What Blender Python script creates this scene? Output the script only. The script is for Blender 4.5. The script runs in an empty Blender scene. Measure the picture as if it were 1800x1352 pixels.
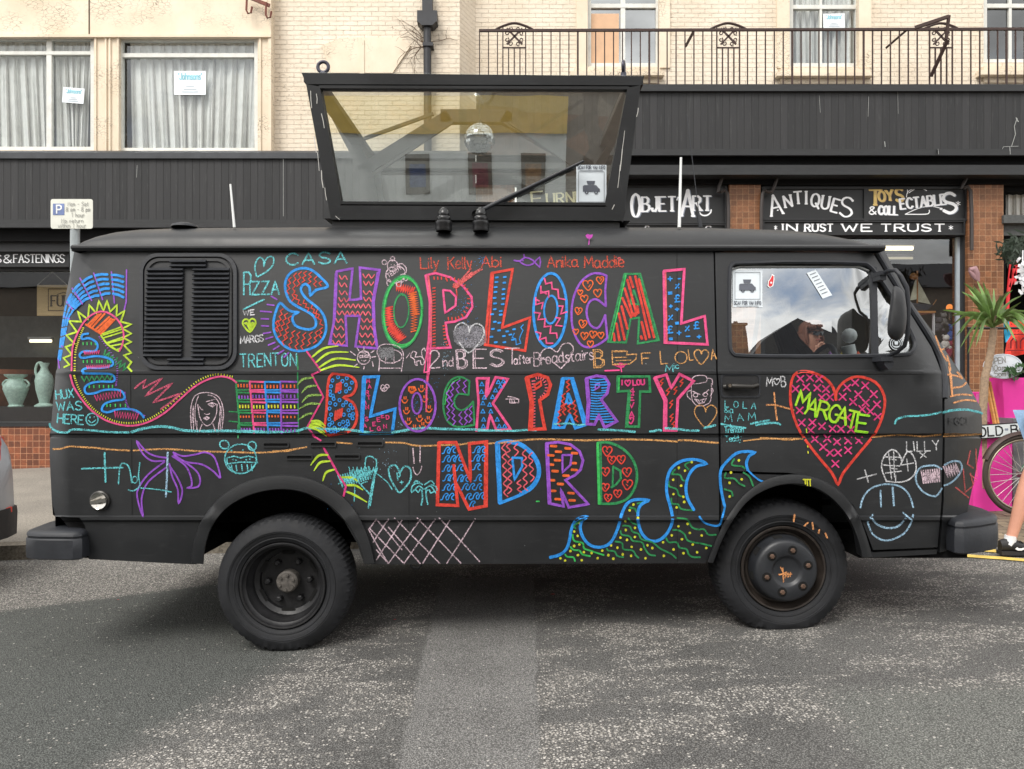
import bpy, bmesh, math, random
from mathutils import Vector, Matrix
random.seed(7)
sc = bpy.context.scene
COL = sc.collection
# ------------------------------------------------------------------ camera, sky, sun, exposure
F = 1300.0            # focal length in photo pixels (photo 1800 wide)
CZ = 1.246            # eye height above the road under the front wheel
cam_d = bpy.data.cameras.new("camera"); cam = bpy.data.objects.new("camera", cam_d); COL.objects.link(cam)
cam_d.sensor_width = 36; cam_d.lens = F/1800*36; cam_d.clip_start = .05; cam_d.clip_end = 500
cam.location = (0, 0, CZ); cam.rotation_euler = (math.radians(90), 0, 0)
sc.camera = cam
SUN_EL, SUN_AZ = math.radians(50), math.radians(212)     # azimuth from +Y, clockwise
w = bpy.data.worlds.new("World"); sc.world = w; w.use_nodes = True
nt = w.node_tree; nt.nodes.clear()
def nd(nt, t, ins=None, **kw):
    n = nt.nodes.new(t)
    for k, v in kw.items(): setattr(n, k, v)
    for k, v in (ins or {}).items():
        if isinstance(v, bpy.types.NodeSocket): nt.links.new(v, n.inputs[k])
        else: n.inputs[k].default_value = v
    return n
sky = nd(nt, 'ShaderNodeTexSky', sky_type='NISHITA', sun_disc=False, sun_elevation=SUN_EL, sun_rotation=SUN_AZ, air_density=1.2, dust_density=2.0)
tc = nd(nt, 'ShaderNodeTexCoord')
sep = nd(nt, 'ShaderNodeSeparateXYZ', {0: tc.outputs['Generated']})
zz_ = nd(nt, 'ShaderNodeMath', {0: sep.outputs[2], 1: .22}, operation='ADD')
zz_ = nd(nt, 'ShaderNodeMath', {0: zz_.outputs[0], 1: .05}, operation='MAXIMUM')
dv = nd(nt, 'ShaderNodeVectorMath', {0: tc.outputs['Generated']}, operation='SCALE')
inv = nd(nt, 'ShaderNodeMath', {0: 1.0, 1: zz_.outputs[0]}, operation='DIVIDE'); nt.links.new(inv.outputs[0], dv.inputs['Scale'])
ns = nd(nt, 'ShaderNodeTexNoise', {'Vector': dv.outputs[0], 'Scale': 2.3, 'Detail': 8, 'Roughness': .58, 'Distortion': .3})
cov = nd(nt, 'ShaderNodeMapRange', {'Value': ns.outputs[0], 'From Min': .27, 'From Max': .45})
ns2 = nd(nt, 'ShaderNodeTexNoise', {'Vector': dv.outputs[0], 'Scale': 3.1, 'Detail': 6, 'Roughness': .55})
clc = nd(nt, 'ShaderNodeMapRange', {'Value': ns2.outputs[0], 'From Min': .3, 'From Max': .7, 'To Min': 5.0, 'To Max': 13.0})
clv = nd(nt, 'ShaderNodeVectorMath', {0: (1.0, .985, .96)}, operation='SCALE'); nt.links.new(clc.outputs[0], clv.inputs['Scale'])
mx = nd(nt, 'ShaderNodeMix', data_type='RGBA'); nt.links.new(cov.outputs[0], mx.inputs[0]); nt.links.new(sky.outputs[0], mx.inputs[6]); nt.links.new(clv.outputs[0], mx.inputs[7])
bg = nd(nt, 'ShaderNodeBackground', {'Color': mx.outputs[2], 'Strength': .13})
nd(nt, 'ShaderNodeOutputWorld', {0: bg.outputs[0]})
sun_d = bpy.data.lights.new("sun", 'SUN'); sun_d.energy = 1.9; sun_d.angle = math.radians(24); sun_d.color = (1, .96, .9)
sun = bpy.data.objects.new("sun", sun_d); COL.objects.link(sun)
sdir = Vector((math.sin(SUN_AZ)*math.cos(SUN_EL), math.cos(SUN_AZ)*math.cos(SUN_EL), math.sin(SUN_EL)))
sun.rotation_euler = sdir.to_track_quat('Z', 'Y').to_euler(); sun.location = (0, -5, 20)
sc.view_settings.view_transform = 'Standard'; sc.view_settings.look = 'None'
sc.view_settings.exposure = 0.72; sc.view_settings.gamma = 1
# ------------------------------------------------------------------ helpers
def lin(c):
    return tuple((x/255/12.92 if x <= 10 else ((x/255+.055)/1.055)**2.4) for x in c)
def W(px, py, D): return Vector(((px-900)*D/F, D, CZ-(py-676)*D/F))
def G(x): return .036*(x-1.4)                    # road surface height
def PV(x, y): return G(x)+.12+.03*(y-5.9)        # pavement surface height

class MB:
    def __init__(s): s.v = []; s.f = []; s.m = []
    def add(s, vs, fs, m=0):
        b = len(s.v); s.v += [tuple(p) for p in vs]
        for f in fs: s.f.append([b+i for i in f]); s.m.append(m)
    def poly(s, pts, m=0): s.add(pts, [list(range(len(pts)))], m)
    def box(s, x0, x1, y0, y1, z0, z1, m=0):
        s.add([(x, y, z) for z in (z0, z1) for y in (y0, y1) for x in (x0, x1)],
              [(0,2,3,1),(4,5,7,6),(0,1,5,4),(2,6,7,3),(0,4,6,2),(1,3,7,5)], m)
    def pbox(s, px0, py0, px1, py1, D0, D1, m=0):
        a = W(px0, py1, D0); b = W(px1, py0, D0); s.box(a.x, b.x, D0, D1, a.z, b.z, m)
    def obox(s, c, ax, ay, az, m=0):             # oriented box, half-axis vectors
        c = Vector(c); vs = [c+ax*i+ay*j+az*k for k in (-1,1) for j in (-1,1) for i in (-1,1)]
        s.add(vs, [(0,2,3,1),(4,5,7,6),(0,1,5,4),(2,6,7,3),(0,4,6,2),(1,3,7,5)], m)
    def bar(s, a, b, wx, wy, m=0):               # square bar from a to b; wy measured along world Y-ish
        a = Vector(a); b = Vector(b); d = (b-a); u = d.cross(Vector((0,1,0)))
        if u.length < 1e-6: u = Vector((1,0,0))
        u.normalize(); v = u.cross(d).normalized()
        s.obox((a+b)/2, u*wx/2, v*wy/2, d/2, m)
    def tube(s, pts, r, n=8, m=0, cap=True, closed=False):
        pts = [Vector(p) for p in pts]; rs = r if isinstance(r, (list, tuple)) else [r]*len(pts)
        N = len(pts); rings = []; up = None
        for i, p in enumerate(pts):
            if closed: t = pts[(i+1) % N]-pts[i-1]
            else: t = pts[min(i+1, N-1)]-pts[max(i-1, 0)]
            t.normalize()
            if up is None:
                up = Vector((0,0,1)) if abs(t.z) < .9 else Vector((1,0,0))
            u = t.cross(up); u = u.normalized() if u.length > 1e-6 else t.orthogonal().normalized()
            v = u.cross(t); up = v
            rings.append([p+(u*math.cos(2*math.pi*k/n)+v*math.sin(2*math.pi*k/n))*rs[i] for k in range(n)])
        fs = []; M = N if closed else N-1
        for i in range(M):
            j = (i+1) % N
            for k in range(n): fs.append((i*n+k, i*n+(k+1) % n, j*n+(k+1) % n, j*n+k))
        if cap and not closed: fs += [tuple(range(n))[::-1], tuple((N-1)*n+k for k in range(n))]
        s.add([q for rg in rings for q in rg], fs, m)
    def lathe(s, prof, c, axis=(0,0,1), n=32, m=0, fn=None):   # prof: (radius, along axis)
        ax = Vector(axis).normalized(); u = ax.orthogonal().normalized()
        if abs(ax.y) > .9: u = Vector((1,0,0))
        v = ax.cross(u); c = Vector(c); vs = []; fs = []
        for i, (r, h) in enumerate(prof):
            for k in range(n):
                a = 2*math.pi*k/n; rr = r*(fn(i, k) if fn else 1)
                vs.append(c+ax*h+(u*math.cos(a)+v*math.sin(a))*rr)
        for i in range(len(prof)-1):
            for k in range(n): fs.append((i*n+k, i*n+(k+1) % n, (i+1)*n+(k+1) % n, (i+1)*n+k))
        s.add(vs, fs, m)
    def ball(s, c, r, n=12, m=0, sc=(1,1,1)):
        vs = []; fs = []; R = n//2
        for i in range(R+1):
            t = math.pi*i/R
            for k in range(n):
                a = 2*math.pi*k/n
                vs.append((c[0]+r*sc[0]*math.sin(t)*math.cos(a), c[1]+r*sc[1]*math.sin(t)*math.sin(a), c[2]+r*sc[2]*math.cos(t)))
        for i in range(R):
            for k in range(n): fs.append((i*n+k, (i+1)*n+k, (i+1)*n+(k+1) % n, i*n+(k+1) % n))
        s.add(vs, fs, m)
    def prism(s, poly, d, m=0):                   # polygon (3d points) pushed along vector d
        n = len(poly); d = Vector(d); a = [Vector(p) for p in poly]
        s.add(a+[p+d for p in a], [tuple(range(n)), tuple(range(2*n-1, n-1, -1))]+[(i, i+n, (i+1) % n+n, (i+1) % n) for i in range(n)], m)
    def build(s, name, mats, parent=None, smooth=None, loc=None, fix=True):
        me = bpy.data.meshes.new(name)
        off = Vector((0,0,0))
        if parent is None:
            if loc is None:
                xs = [p[0] for p in s.v]; ys = [p[1] for p in s.v]; zs = [p[2] for p in s.v]
                loc = ((min(xs)+max(xs))/2, (min(ys)+max(ys))/2, min(zs))
            off = Vector(loc)
        me.from_pydata([tuple(Vector(p)-off) for p in s.v], [], s.f)
        for mt in (mats if isinstance(mats, (list, tuple)) else [mats]): me.materials.append(mt)
        me.polygons.foreach_set('material_index', s.m)
        if fix:
            bm = bmesh.new(); bm.from_mesh(me); bmesh.ops.recalc_face_normals(bm, faces=bm.faces); bm.to_mesh(me); bm.free()
        if smooth:
            me.shade_smooth(); me.set_sharp_from_angle(angle=math.radians(smooth))
        me.update()
        o = bpy.data.objects.new(name, me); COL.objects.link(o)
        if parent is None: o.location = off
        else: attach(o, parent)
        return o
def attach(o, parent):
    o.parent = parent
    if parent.parent is None: o.matrix_parent_inverse = Matrix.Translation(-parent.location)
def thing(name, label, cat, loc, group=None):
    o = bpy.data.objects.new(name, None); COL.objects.link(o); o.location = loc; o.empty_display_size = .1
    return tag(o, label, cat, group)
def tag(o, label, cat=None, group=None, kind=None):
    if label: o['label'] = label
    if cat: o['category'] = cat
    if group: o['group'] = group
    if kind: o['kind'] = kind
    return o
def copy_thing(src, loc, label=None):
    def cp(o, par):
        c = o.copy(); COL.objects.link(c)
        if par: c.parent = par
        for ch in o.children: cp(ch, c)
        return c
    r = cp(src, None); r.location = loc
    if label: r['label'] = label
    return r
def smoothp(pts, k=5, closed=False):
    P = [Vector(p) for p in pts]; n = len(P); out = []
    for i in range(n if closed else n-1):
        if closed: a, b, c, d = P[i-1], P[i], P[(i+1) % n], P[(i+2) % n]
        else: a, b, c, d = P[max(i-1, 0)], P[i], P[i+1], P[min(i+2, n-1)]
        for j in range(k):
            t = j/k
            out.append(.5*((2*b)+(c-a)*t+(2*a-5*b+4*c-d)*t*t+(3*b-a-3*c+d)*t**3))
    out.append(P[0] if closed else P[-1])
    return out
# ------------------------------------------------------------------ materials
def newmat(name):
    m = bpy.data.materials.new(name); m.use_nodes = True; m.node_tree.nodes.clear(); return m, m.node_tree
def out(nt, sh, bump=None): nd(nt, 'ShaderNodeOutputMaterial', {0: sh})
def math_(nt, op, a, b=0.0, c=None):
    d = {0: a, 1: b}
    if c is not None: d[2] = c
    return nd(nt, 'ShaderNodeMath', d, operation=op).outputs[0]
def noise(nt, vec, scale, det=4, rough=.55, dist=0):
    return nd(nt, 'ShaderNodeTexNoise', {'Vector': vec, 'Scale': scale, 'Detail': det, 'Roughness': rough, 'Distortion': dist}).outputs[0]
def rng(nt, v, a, b, c=0.0, d=1.0):
    return nd(nt, 'ShaderNodeMapRange', {'Value': v, 'From Min': a, 'From Max': b, 'To Min': c, 'To Max': d}).outputs[0]
def mixc(nt, f, a, b, bt='MIX'):
    n = nd(nt, 'ShaderNodeMix', data_type='RGBA', blend_type=bt)
    for i, v in ((0, f), (6, a), (7, b)):
        if isinstance(v, bpy.types.NodeSocket): nt.links.new(v, n.inputs[i])
        else: n.inputs[i].default_value = (*v, 1) if isinstance(v, tuple) and len(v) == 3 else v
    return n.outputs[2]
def pos(nt, scale=(1,1,1)):
    p = nd(nt, 'ShaderNodeNewGeometry').outputs['Position']
    if scale == (1,1,1): return p
    return nd(nt, 'ShaderNodeVectorMath', {0: p, 1: scale}, operation='MULTIPLY').outputs[0]
def bsdf(nt, col, rough=.6, metal=0.0, bump=None, bstr=.3, bdist=.01, spec=.5, **kw):
    d = {'Roughness': rough, 'Metallic': metal, 'Specular IOR Level': spec}
    d['Base Color'] = (*col, 1) if isinstance(col, tuple) else col
    d.update(kw)
    if bump is not None:
        d['Normal'] = nd(nt, 'ShaderNodeBump', {'Height': bump, 'Strength': bstr, 'Distance': bdist}).outputs[0]
    return nd(nt, 'ShaderNodeBsdfPrincipled', d).outputs[0]
_mc = {}
def M(name, rgb=None, rough=.6, metal=0.0, var=.25, scale=9.0, bump=.15, spec=.5, stretch=(1,1,1), fine=60.0):
    """plain material with worn colour variation and a light bump"""
    if name in _mc: return _mc[name]
    m, nt = newmat(name); p = pos(nt, stretch)
    c = lin(rgb)
    n1 = noise(nt, p, scale, 6, .65); n2 = noise(nt, p, fine, 3)
    f = rng(nt, n1, .3, .7)
    col = mixc(nt, f, tuple(x*(1-var) for x in c), tuple(min(1, x*(1+var)) for x in c))
    r = rng(nt, n1, .3, .7, max(.02, rough-.08), min(1, rough+.08))
    out(nt, bsdf(nt, col, r, metal, n2, bump, .004, spec)); _mc[name] = m
    return m
def glass(name, tint, refl=.1, fres=1.0, rough=.0):
    if name in _mc: return _mc[name]
    m, nt = newmat(name)
    lw = nd(nt, 'ShaderNodeFresnel', {'IOR': 1.5}).outputs[0]
    f = math_(nt, 'MULTIPLY', math_(nt, 'ADD', math_(nt, 'MULTIPLY', lw, fres), refl), math_(nt, 'SUBTRACT', 1.0, nd(nt, 'ShaderNodeNewGeometry').outputs['Backfacing']))
    t = nd(nt, 'ShaderNodeBsdfTransparent', {0: (*tint, 1)}).outputs[0]
    b = nd(nt, 'ShaderNodeBump', {'Height': noise(nt, pos(nt), 1.3, 2), 'Strength': .04, 'Distance': .02}).outputs[0]
    g = nd(nt, 'ShaderNodeBsdfGlossy', {'Color': (.92, .95, .97, 1), 'Roughness': rough, 'Normal': b}).outputs[0]
    out(nt, nd(nt, 'ShaderNodeMixShader', {0: f, 1: t, 2: g}).outputs[0]); _mc[name] = m
    return m
def emis(name, rgb, s):
    if name in _mc: return _mc[name]
    m, nt = newmat(name); out(nt, nd(nt, 'ShaderNodeEmission', {0: (*lin(rgb), 1), 1: s}).outputs[0]); _mc[name] = m
    return m
def m_vanblack():
    m, nt = newmat('matte_black_paint'); p = pos(nt)
    n1 = noise(nt, p, 2.2, 6, .6); n2 = noise(nt, p, 260, 2); n3 = noise(nt, pos(nt, (3, 3, 14)), 3, 5, .7)
    c = mixc(nt, rng(nt, n1, .3, .7), (.0098, .0106, .0122), (.0158, .0168, .0186))
    c = mixc(nt, rng(nt, n3, .55, .8, 0, .5), c, (.036, .037, .040)); c = mixc(nt, rng(nt, noise(nt, pos(nt, (2, 2, .5)), 6, 6, .75), .6, .75, 0, .4), c, (.042, .042, .043))                 # wiped chalk dust
    sp = rng(nt, noise(nt, p, 55, 2, .5), .77, .79)                               # specks of dried paint
    c = mixc(nt, math_(nt, 'MULTIPLY', sp, rng(nt, noise(nt, p, 1.7, 2), .55, .65)), c, (.25, .26, .27))
    out(nt, bsdf(nt, c, rng(nt, n1, .3, .7, .38, .58), 0, n2, .12, .002, .45)); return m
BLACK = m_vanblack()
def m_brick_cream():
    m, nt = newmat('cream_painted_brick'); P = nd(nt, 'ShaderNodeNewGeometry').outputs['Position']
    s = nd(nt, 'ShaderNodeSeparateXYZ', {0: P}); wob = noise(nt, P, 5, 3)
    xx = math_(nt, 'ADD', s.outputs[0], math_(nt, 'MULTIPLY', s.outputs[1], .8))
    v = nd(nt, 'ShaderNodeCombineXYZ', {0: xx, 1: math_(nt, 'ADD', s.outputs[2], math_(nt, 'MULTIPLY', wob, .012))}).outputs[0]
    b = nd(nt, 'ShaderNodeTexBrick', {'Vector': v, 'Scale': 1.0, 'Brick Width': .225, 'Row Height': .075, 'Mortar Size': .006, 'Mortar Smooth': .5, 'Color1': (1,1,1,1), 'Color2': (.75,.75,.75,1), 'Mortar': (0,0,0,1)})
    n1 = noise(nt, P, 1.1, 6, .65); n2 = noise(nt, P, 22, 5, .7)
    c = mixc(nt, rng(nt, n1, .3, .7), lin((213, 198, 177)), lin((231, 220, 203)))
    c = mixc(nt, math_(nt, 'MULTIPLY', b.outputs['Fac'], rng(nt, n2, .45, .7, .0, .75)), c, lin((165, 144, 120)))
    pk = math_(nt, 'MULTIPLY', rng(nt, noise(nt, pos(nt, (1, 1, 2.2)), 13, 7, .78), .565, .62), rng(nt, noise(nt, P, 1.3, 3), .52, .64))
    c = mixc(nt, math_(nt, 'MULTIPLY', pk, .6), c, lin((118, 100, 84)))
    h = math_(nt, 'ADD', math_(nt, 'MULTIPLY', b.outputs['Fac'], -.8), math_(nt, 'MULTIPLY', n2, .7))
    out(nt, bsdf(nt, c, .8, 0, h, .9, .02, .25)); return m
def m_render_cream():
    m, nt = newmat('cracked_cream_render'); P = nd(nt, 'ShaderNodeNewGeometry').outputs['Position']
    n1 = noise(nt, P, 1.3, 6, .65); n2 = noise(nt, pos(nt, (1, 1, .35)), 9, 6, .75)
    vo = nd(nt, 'ShaderNodeTexVoronoi', {'Vector': nd(nt, 'ShaderNodeVectorMath', {0: P, 1: (11, 11, 24)}, operation='MULTIPLY').outputs[0], 'Scale': 1.0}, feature='DISTANCE_TO_EDGE').outputs['Distance']
    crack = math_(nt, 'MULTIPLY', rng(nt, vo, .0, .05, 1, 0), rng(nt, noise(nt, P, 2.0, 4), .5, .6))
    c = mixc(nt, rng(nt, n1, .3, .7), lin((210, 194, 171)), lin((227, 214, 194)))
    c = mixc(nt, rng(nt, n2, .58, .78, 0, .35), c, lin((182, 160, 136)))
    c = mixc(nt, math_(nt, 'MULTIPLY', crack, .8), c, lin((80, 66, 50)))
    out(nt, bsdf(nt, c, .8, 0, n2, .3, .01, .25)); return m
def m_boards():
    m, nt = newmat('black_stained_boards'); P = nd(nt, 'ShaderNodeNewGeometry').outputs['Position']
    s = nd(nt, 'ShaderNodeSeparateXYZ', {0: P})
    u = math_(nt, 'DIVIDE', s.outputs[0], .108); fr = math_(nt, 'FRACT', u); fl = math_(nt, 'FLOOR', u)
    wn = nd(nt, 'ShaderNodeTexWhiteNoise', {'W': fl}, noise_dimensions='1D').outputs[0]
    st = noise(nt, pos(nt, (14, 14, 1.2)), 2.2, 6, .7)
    c = mixc(nt, wn, (.019, .0195, .021), (.030, .030, .032))
    c = mixc(nt, rng(nt, st, .55, .8, 0, .5), c, (.08, .079, .078))
    c = mixc(nt, rng(nt, noise(nt, pos(nt, (30, 30, 1.5)), 1.5, 5, .8), .73, .77, 0, .5), c, (.25, .245, .24))
    seam = rng(nt, math_(nt, 'ABSOLUTE', math_(nt, 'SUBTRACT', fr, .5)), .45, .485)
    c = mixc(nt, seam, c, (.008, .008, .008))
    out(nt, bsdf(nt, c, .62, 0, math_(nt, 'SUBTRACT', math_(nt, 'MULTIPLY', st, .3), seam), .5, .008, .35)); return m
def m_tiles(name, c1, c2, mort, size=.095):
    m, nt = newmat(name); P = nd(nt, 'ShaderNodeNewGeometry').outputs['Position']
    s = nd(nt, 'ShaderNodeSeparateXYZ', {0: P})
    v = nd(nt, 'ShaderNodeCombineXYZ', {0: math_(nt, 'ADD', s.outputs[0], s.outputs[1]), 1: s.outputs[2]}).outputs[0]
    b = nd(nt, 'ShaderNodeTexBrick', {'Vector': v, 'Scale': 1.0, 'Brick Width': size, 'Row Height': size, 'Mortar Size': .0035, 'Mortar Smooth': .2, 'Bias': 0.0, 'Color1': (*lin(c1), 1), 'Color2': (*lin(c2), 1), 'Mortar': (*lin(mort), 1)}, offset=0.0, squash=1.0)
    n2 = noise(nt, P, 35, 5, .7)
    c = mixc(nt, rng(nt, n2, .35, .7, 0, .55), b.outputs['Color'], lin((72, 46, 34)))
    out(nt, bsdf(nt, c, rng(nt, n2, .3, .7, .35, .6), 0, math_(nt, 'MULTIPLY', b.outputs['Fac'], -1), .5, .006, .4)); return m
def m_asphalt():
    m, nt = newmat('worn_asphalt'); P = nd(nt, 'ShaderNodeNewGeometry').outputs['Position']
    s = nd(nt, 'ShaderNodeSeparateXYZ', {0: P}); X, Y = s.outputs[0], s.outputs[1]
    wob = math_(nt, 'MULTIPLY', math_(nt, 'SUBTRACT', noise(nt, P, 1.5, 5, .6), .5), .5)
    wob2 = math_(nt, 'MULTIPLY', math_(nt, 'SUBTRACT', noise(nt, P, 9, 4, .6), .5), .05)
    def step(v, a, wd): return rng(nt, v, a-wd, a+wd)
    g1 = noise(nt, P, 190, 2, .5); g2 = noise(nt, P, 70, 3, .6)
    g0 = nd(nt, 'ShaderNodeTexVoronoi', {'Vector': P, 'Scale': 150.0}).outputs['Distance']
    grain = math_(nt, 'MULTIPLY', rng(nt, g1, .3, .7, .6, 1.4), rng(nt, g0, .1, .6, 1.45, .45))
    base = mixc(nt, rng(nt, noise(nt, P, .9, 5, .6), .35, .65), (.115, .113, .109), (.172, .169, .162))
    # newer greenish-dark tarmac on the left, cut by a diagonal edge
    dl = math_(nt, 'ADD', math_(nt, 'ADD', X, math_(nt, 'MULTIPLY', Y, -.35)), wob)
    left = math_(nt, 'SUBTRACT', 1.0, step(dl, -2.35, .12))
    d2 = math_(nt, 'ADD', math_(nt, 'ADD', math_(nt, 'MULTIPLY', X, -.42), Y), wob2)
    farl = step(d2, 5.93, .05)
    left = math_(nt, 'MULTIPLY', left, math_(nt, 'SUBTRACT', 1.0, farl))
    base = mixc(nt, left, base, (.120, .126, .119))
    # trench repair strip running away from the viewer
    xs = math_(nt, 'ADD', X, wob2)
    strip = math_(nt, 'MULTIPLY', step(math_(nt, 'ADD', xs, math_(nt, 'MULTIPLY', Y, .035)), -.305, .012), math_(nt, 'SUBTRACT', 1.0, step(math_(nt, 'SUBTRACT', xs, math_(nt, 'MULTIPLY', Y, .02)), .045, .008)))
    strip = math_(nt, 'MULTIPLY', strip, math_(nt, 'SUBTRACT', 1.0, step(Y, 5.0, .02)))
    base = mixc(nt, strip, base, mixc(nt, rng(nt, noise(nt, P, 3, 4), .35, .65), (.205, .201, .194), (.25, .245, .237)))
    # pale square patch on the right in front
    pr = math_(nt, 'MULTIPLY', step(math_(nt, 'ADD', X, math_(nt, 'MULTIPLY', Y, -.10)), .95, .06), math_(nt, 'SUBTRACT', 1.0, step(math_(nt, 'ADD', Y, wob2), 3.02, .08)))
    base = mixc(nt, math_(nt, 'MULTIPLY', pr, .8), base, (.19, .195, .18))
    # rubbed-through white aggregate
    vo = nd(nt, 'ShaderNodeTexVoronoi', {'Vector': P, 'Scale': 84.0, 'Randomness': 1.0}, feature='F1')
    chip = rng(nt, vo.outputs['Distance'], .34, .46, 1, 0)
    rnd = nd(nt, 'ShaderNodeSeparateColor', {0: vo.outputs['Color']}).outputs[0]
    big = noise(nt, pos(nt, (.8, 1.6, 1)), 1.9, 7, .68, .4)
    dens = math_(nt, 'MULTIPLY', rng(nt, big, .45, .57, .05, 1.0), rng(nt, noise(nt, pos(nt, (1, 2.5, 1)), 7, 4, .6), .35, .6, .45, 1.0))
    keep = math_(nt, 'SUBTRACT', 1.0, math_(nt, 'MAXIMUM', math_(nt, 'MAXIMUM', strip, math_(nt, 'MULTIPLY', left, .97)), math_(nt, 'MULTIPLY', pr, .9)))
    dens = math_(nt, 'MULTIPLY', dens, keep)
    dens = math_(nt, 'MAXIMUM', dens, math_(nt, 'MULTIPLY', farl, math_(nt, 'MULTIPLY', math_(nt, 'SUBTRACT', 1.0, step(X, -1.9, .3)), .85)))
    on = math_(nt, 'MULTIPLY', math_(nt, 'LESS_THAN', rnd, math_(nt, 'MULTIPLY', dens, .92)), chip)
    on = math_(nt, 'MAXIMUM', on, math_(nt, 'MULTIPLY', chip, math_(nt, 'LESS_THAN', rnd, .02)))
    chipc = mixc(nt, nd(nt, 'ShaderNodeSeparateColor', {0: vo.outputs['Color']}).outputs[1], (.30, .28, .25), (.58, .55, .51))
    base = mixc(nt, math_(nt, 'MULTIPLY', dens, .5), base, (.25, .238, .22))
    g = nd(nt, 'ShaderNodeVectorMath', {0: base}, operation='SCALE'); nt.links.new(grain, g.inputs['Scale'])
    c = mixc(nt, math_(nt, 'MULTIPLY', on, .9), g.outputs[0], chipc)
    stain = rng(nt, noise(nt, pos(nt, (1, 1.8, 1)), 1.6, 5, .6), .66, .74, 0, .55)
    c = mixc(nt, stain, c, (.035, .034, .033))
    spl = rng(nt, noise(nt, P, 6.2, 2, .4), .775, .785)
    c = mixc(nt, math_(nt, 'MULTIPLY', spl, .75), c, lin((225, 70, 70)))
    out(nt, bsdf(nt, c, .85, 0, math_(nt, 'ADD', math_(nt, 'SUBTRACT', g1, g0), math_(nt, 'MULTIPLY', g2, .8)), .8, .008, .3)); return m
def m_ground(name, c1, c2, gs=120):
    m, nt = newmat(name); P = nd(nt, 'ShaderNodeNewGeometry').outputs['Position']
    g = noise(nt, P, gs, 2); n1 = noise(nt, P, 1.2, 6, .65)
    c = mixc(nt, rng(nt, n1, .3, .7), lin(c1), lin(c2))
    gg = nd(nt, 'ShaderNodeVectorMath', {0: c}, operation='SCALE'); nt.links.new(rng(nt, g, .3, .7, .6, 1.4), gg.inputs['Scale'])
    out(nt, bsdf(nt, gg.outputs[0], .85, 0, g, .4, .005, .25)); return m
def m_pavers():
    m, nt = newmat('brown_block_paving'); P = nd(nt, 'ShaderNodeNewGeometry').outputs['Position']
    mp = nd(nt, 'ShaderNodeMapping', {'Vector': P, 'Rotation': (0, 0, .18)}).outputs[0]
    b = nd(nt, 'ShaderNodeTexBrick', {'Vector': mp, 'Scale': 1.0, 'Brick Width': .2, 'Row Height': .1, 'Mortar Size': .005, 'Color1': (*lin((150, 134, 112)), 1), 'Color2': (*lin((112, 100, 86)), 1), 'Mortar': (*lin((70, 64, 56)), 1)})
    n2 = noise(nt, P, 40, 4, .7)
    c = mixc(nt, rng(nt, n2, .35, .7, 0, .4), b.outputs['Color'], lin((84, 76, 66)))
    out(nt, bsdf(nt, c, .85, 0, math_(nt, 'SUBTRACT', n2, b.outputs['Fac']), .5, .006, .25)); return m
def m_chalk(rgb, kind):
    """kind 'p': paint pen, nearly opaque; 'c': wax chalk that skips over the grain of the paint"""
    key = f"{'pen' if kind == 'p' else 'chalk'}_{rgb[0]}_{rgb[1]}_{rgb[2]}"
    if key in _mc: return _mc[key]
    m, nt = newmat('paint_pen' if kind == 'p' else 'wax_chalk'); P = pos(nt)
    n = noise(nt, P, 30, 4, .6); c = lin(rgb)
    col = mixc(nt, rng(nt, n, .3, .7), tuple(x*.58 for x in c), tuple(min(1, x*.92+.01) for x in c))
    d = bsdf(nt, col, .65, 0, None, spec=.25)
    t = nd(nt, 'ShaderNodeBsdfTransparent').outputs[0]
    if kind == 'p': f = math_(nt, 'MULTIPLY', rng(nt, noise(nt, P, 90, 5, .75), .3, .52, .55, 1.0), rng(nt, noise(nt, P, 9, 4, .6), .3, .5, .8, 1.0))
    else: f = math_(nt, 'MULTIPLY', rng(nt, noise(nt, P, 170, 4, .8), .38, .55), rng(nt, n, .25, .5, .55, 1.0))
    out(nt, nd(nt, 'ShaderNodeMixShader', {0: f, 1: t, 2: d}).outputs[0]); _mc[key] = m
    return m
CREAM_BRICK = m_brick_cream(); CREAM = m_render_cream(); BOARDS = m_boards()
TILE_O = m_tiles('orange_brown_tiles', (150, 100, 66), (112, 74, 48), (176, 138, 104), .09)
TILE_L = m_tiles('brown_plinth_tiles', (150, 88, 60), (104, 62, 46), (205, 150, 115), .095)
RUBBER = M('tyre_rubber', (29, 30, 33), .72, 0, .3, 14, .3, .35)
TRIM = M('black_plastic_trim', (37, 39, 44), .55, 0, .25, 7, .25, .4)
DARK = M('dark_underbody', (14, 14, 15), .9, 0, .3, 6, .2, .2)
STEEL = M('dark_steel_rim', (30, 30, 32), .5, .3, .35, 12, .3)
WHITEP = M('white_gloss_paint', (214, 216, 216), .45, 0, .1, 5, .1)
CHROME = M('chrome', (200, 196, 190), .18, 1.0, .15, 5, .05)
IRON = M('rusty_dark_iron', (62, 46, 42), .7, .2, .4, 20, .4)
BLKWOOD = M('black_painted_timber', (34, 35, 37), .5, 0, .35, 5, .3, .45, (1, 1, 5))
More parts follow.
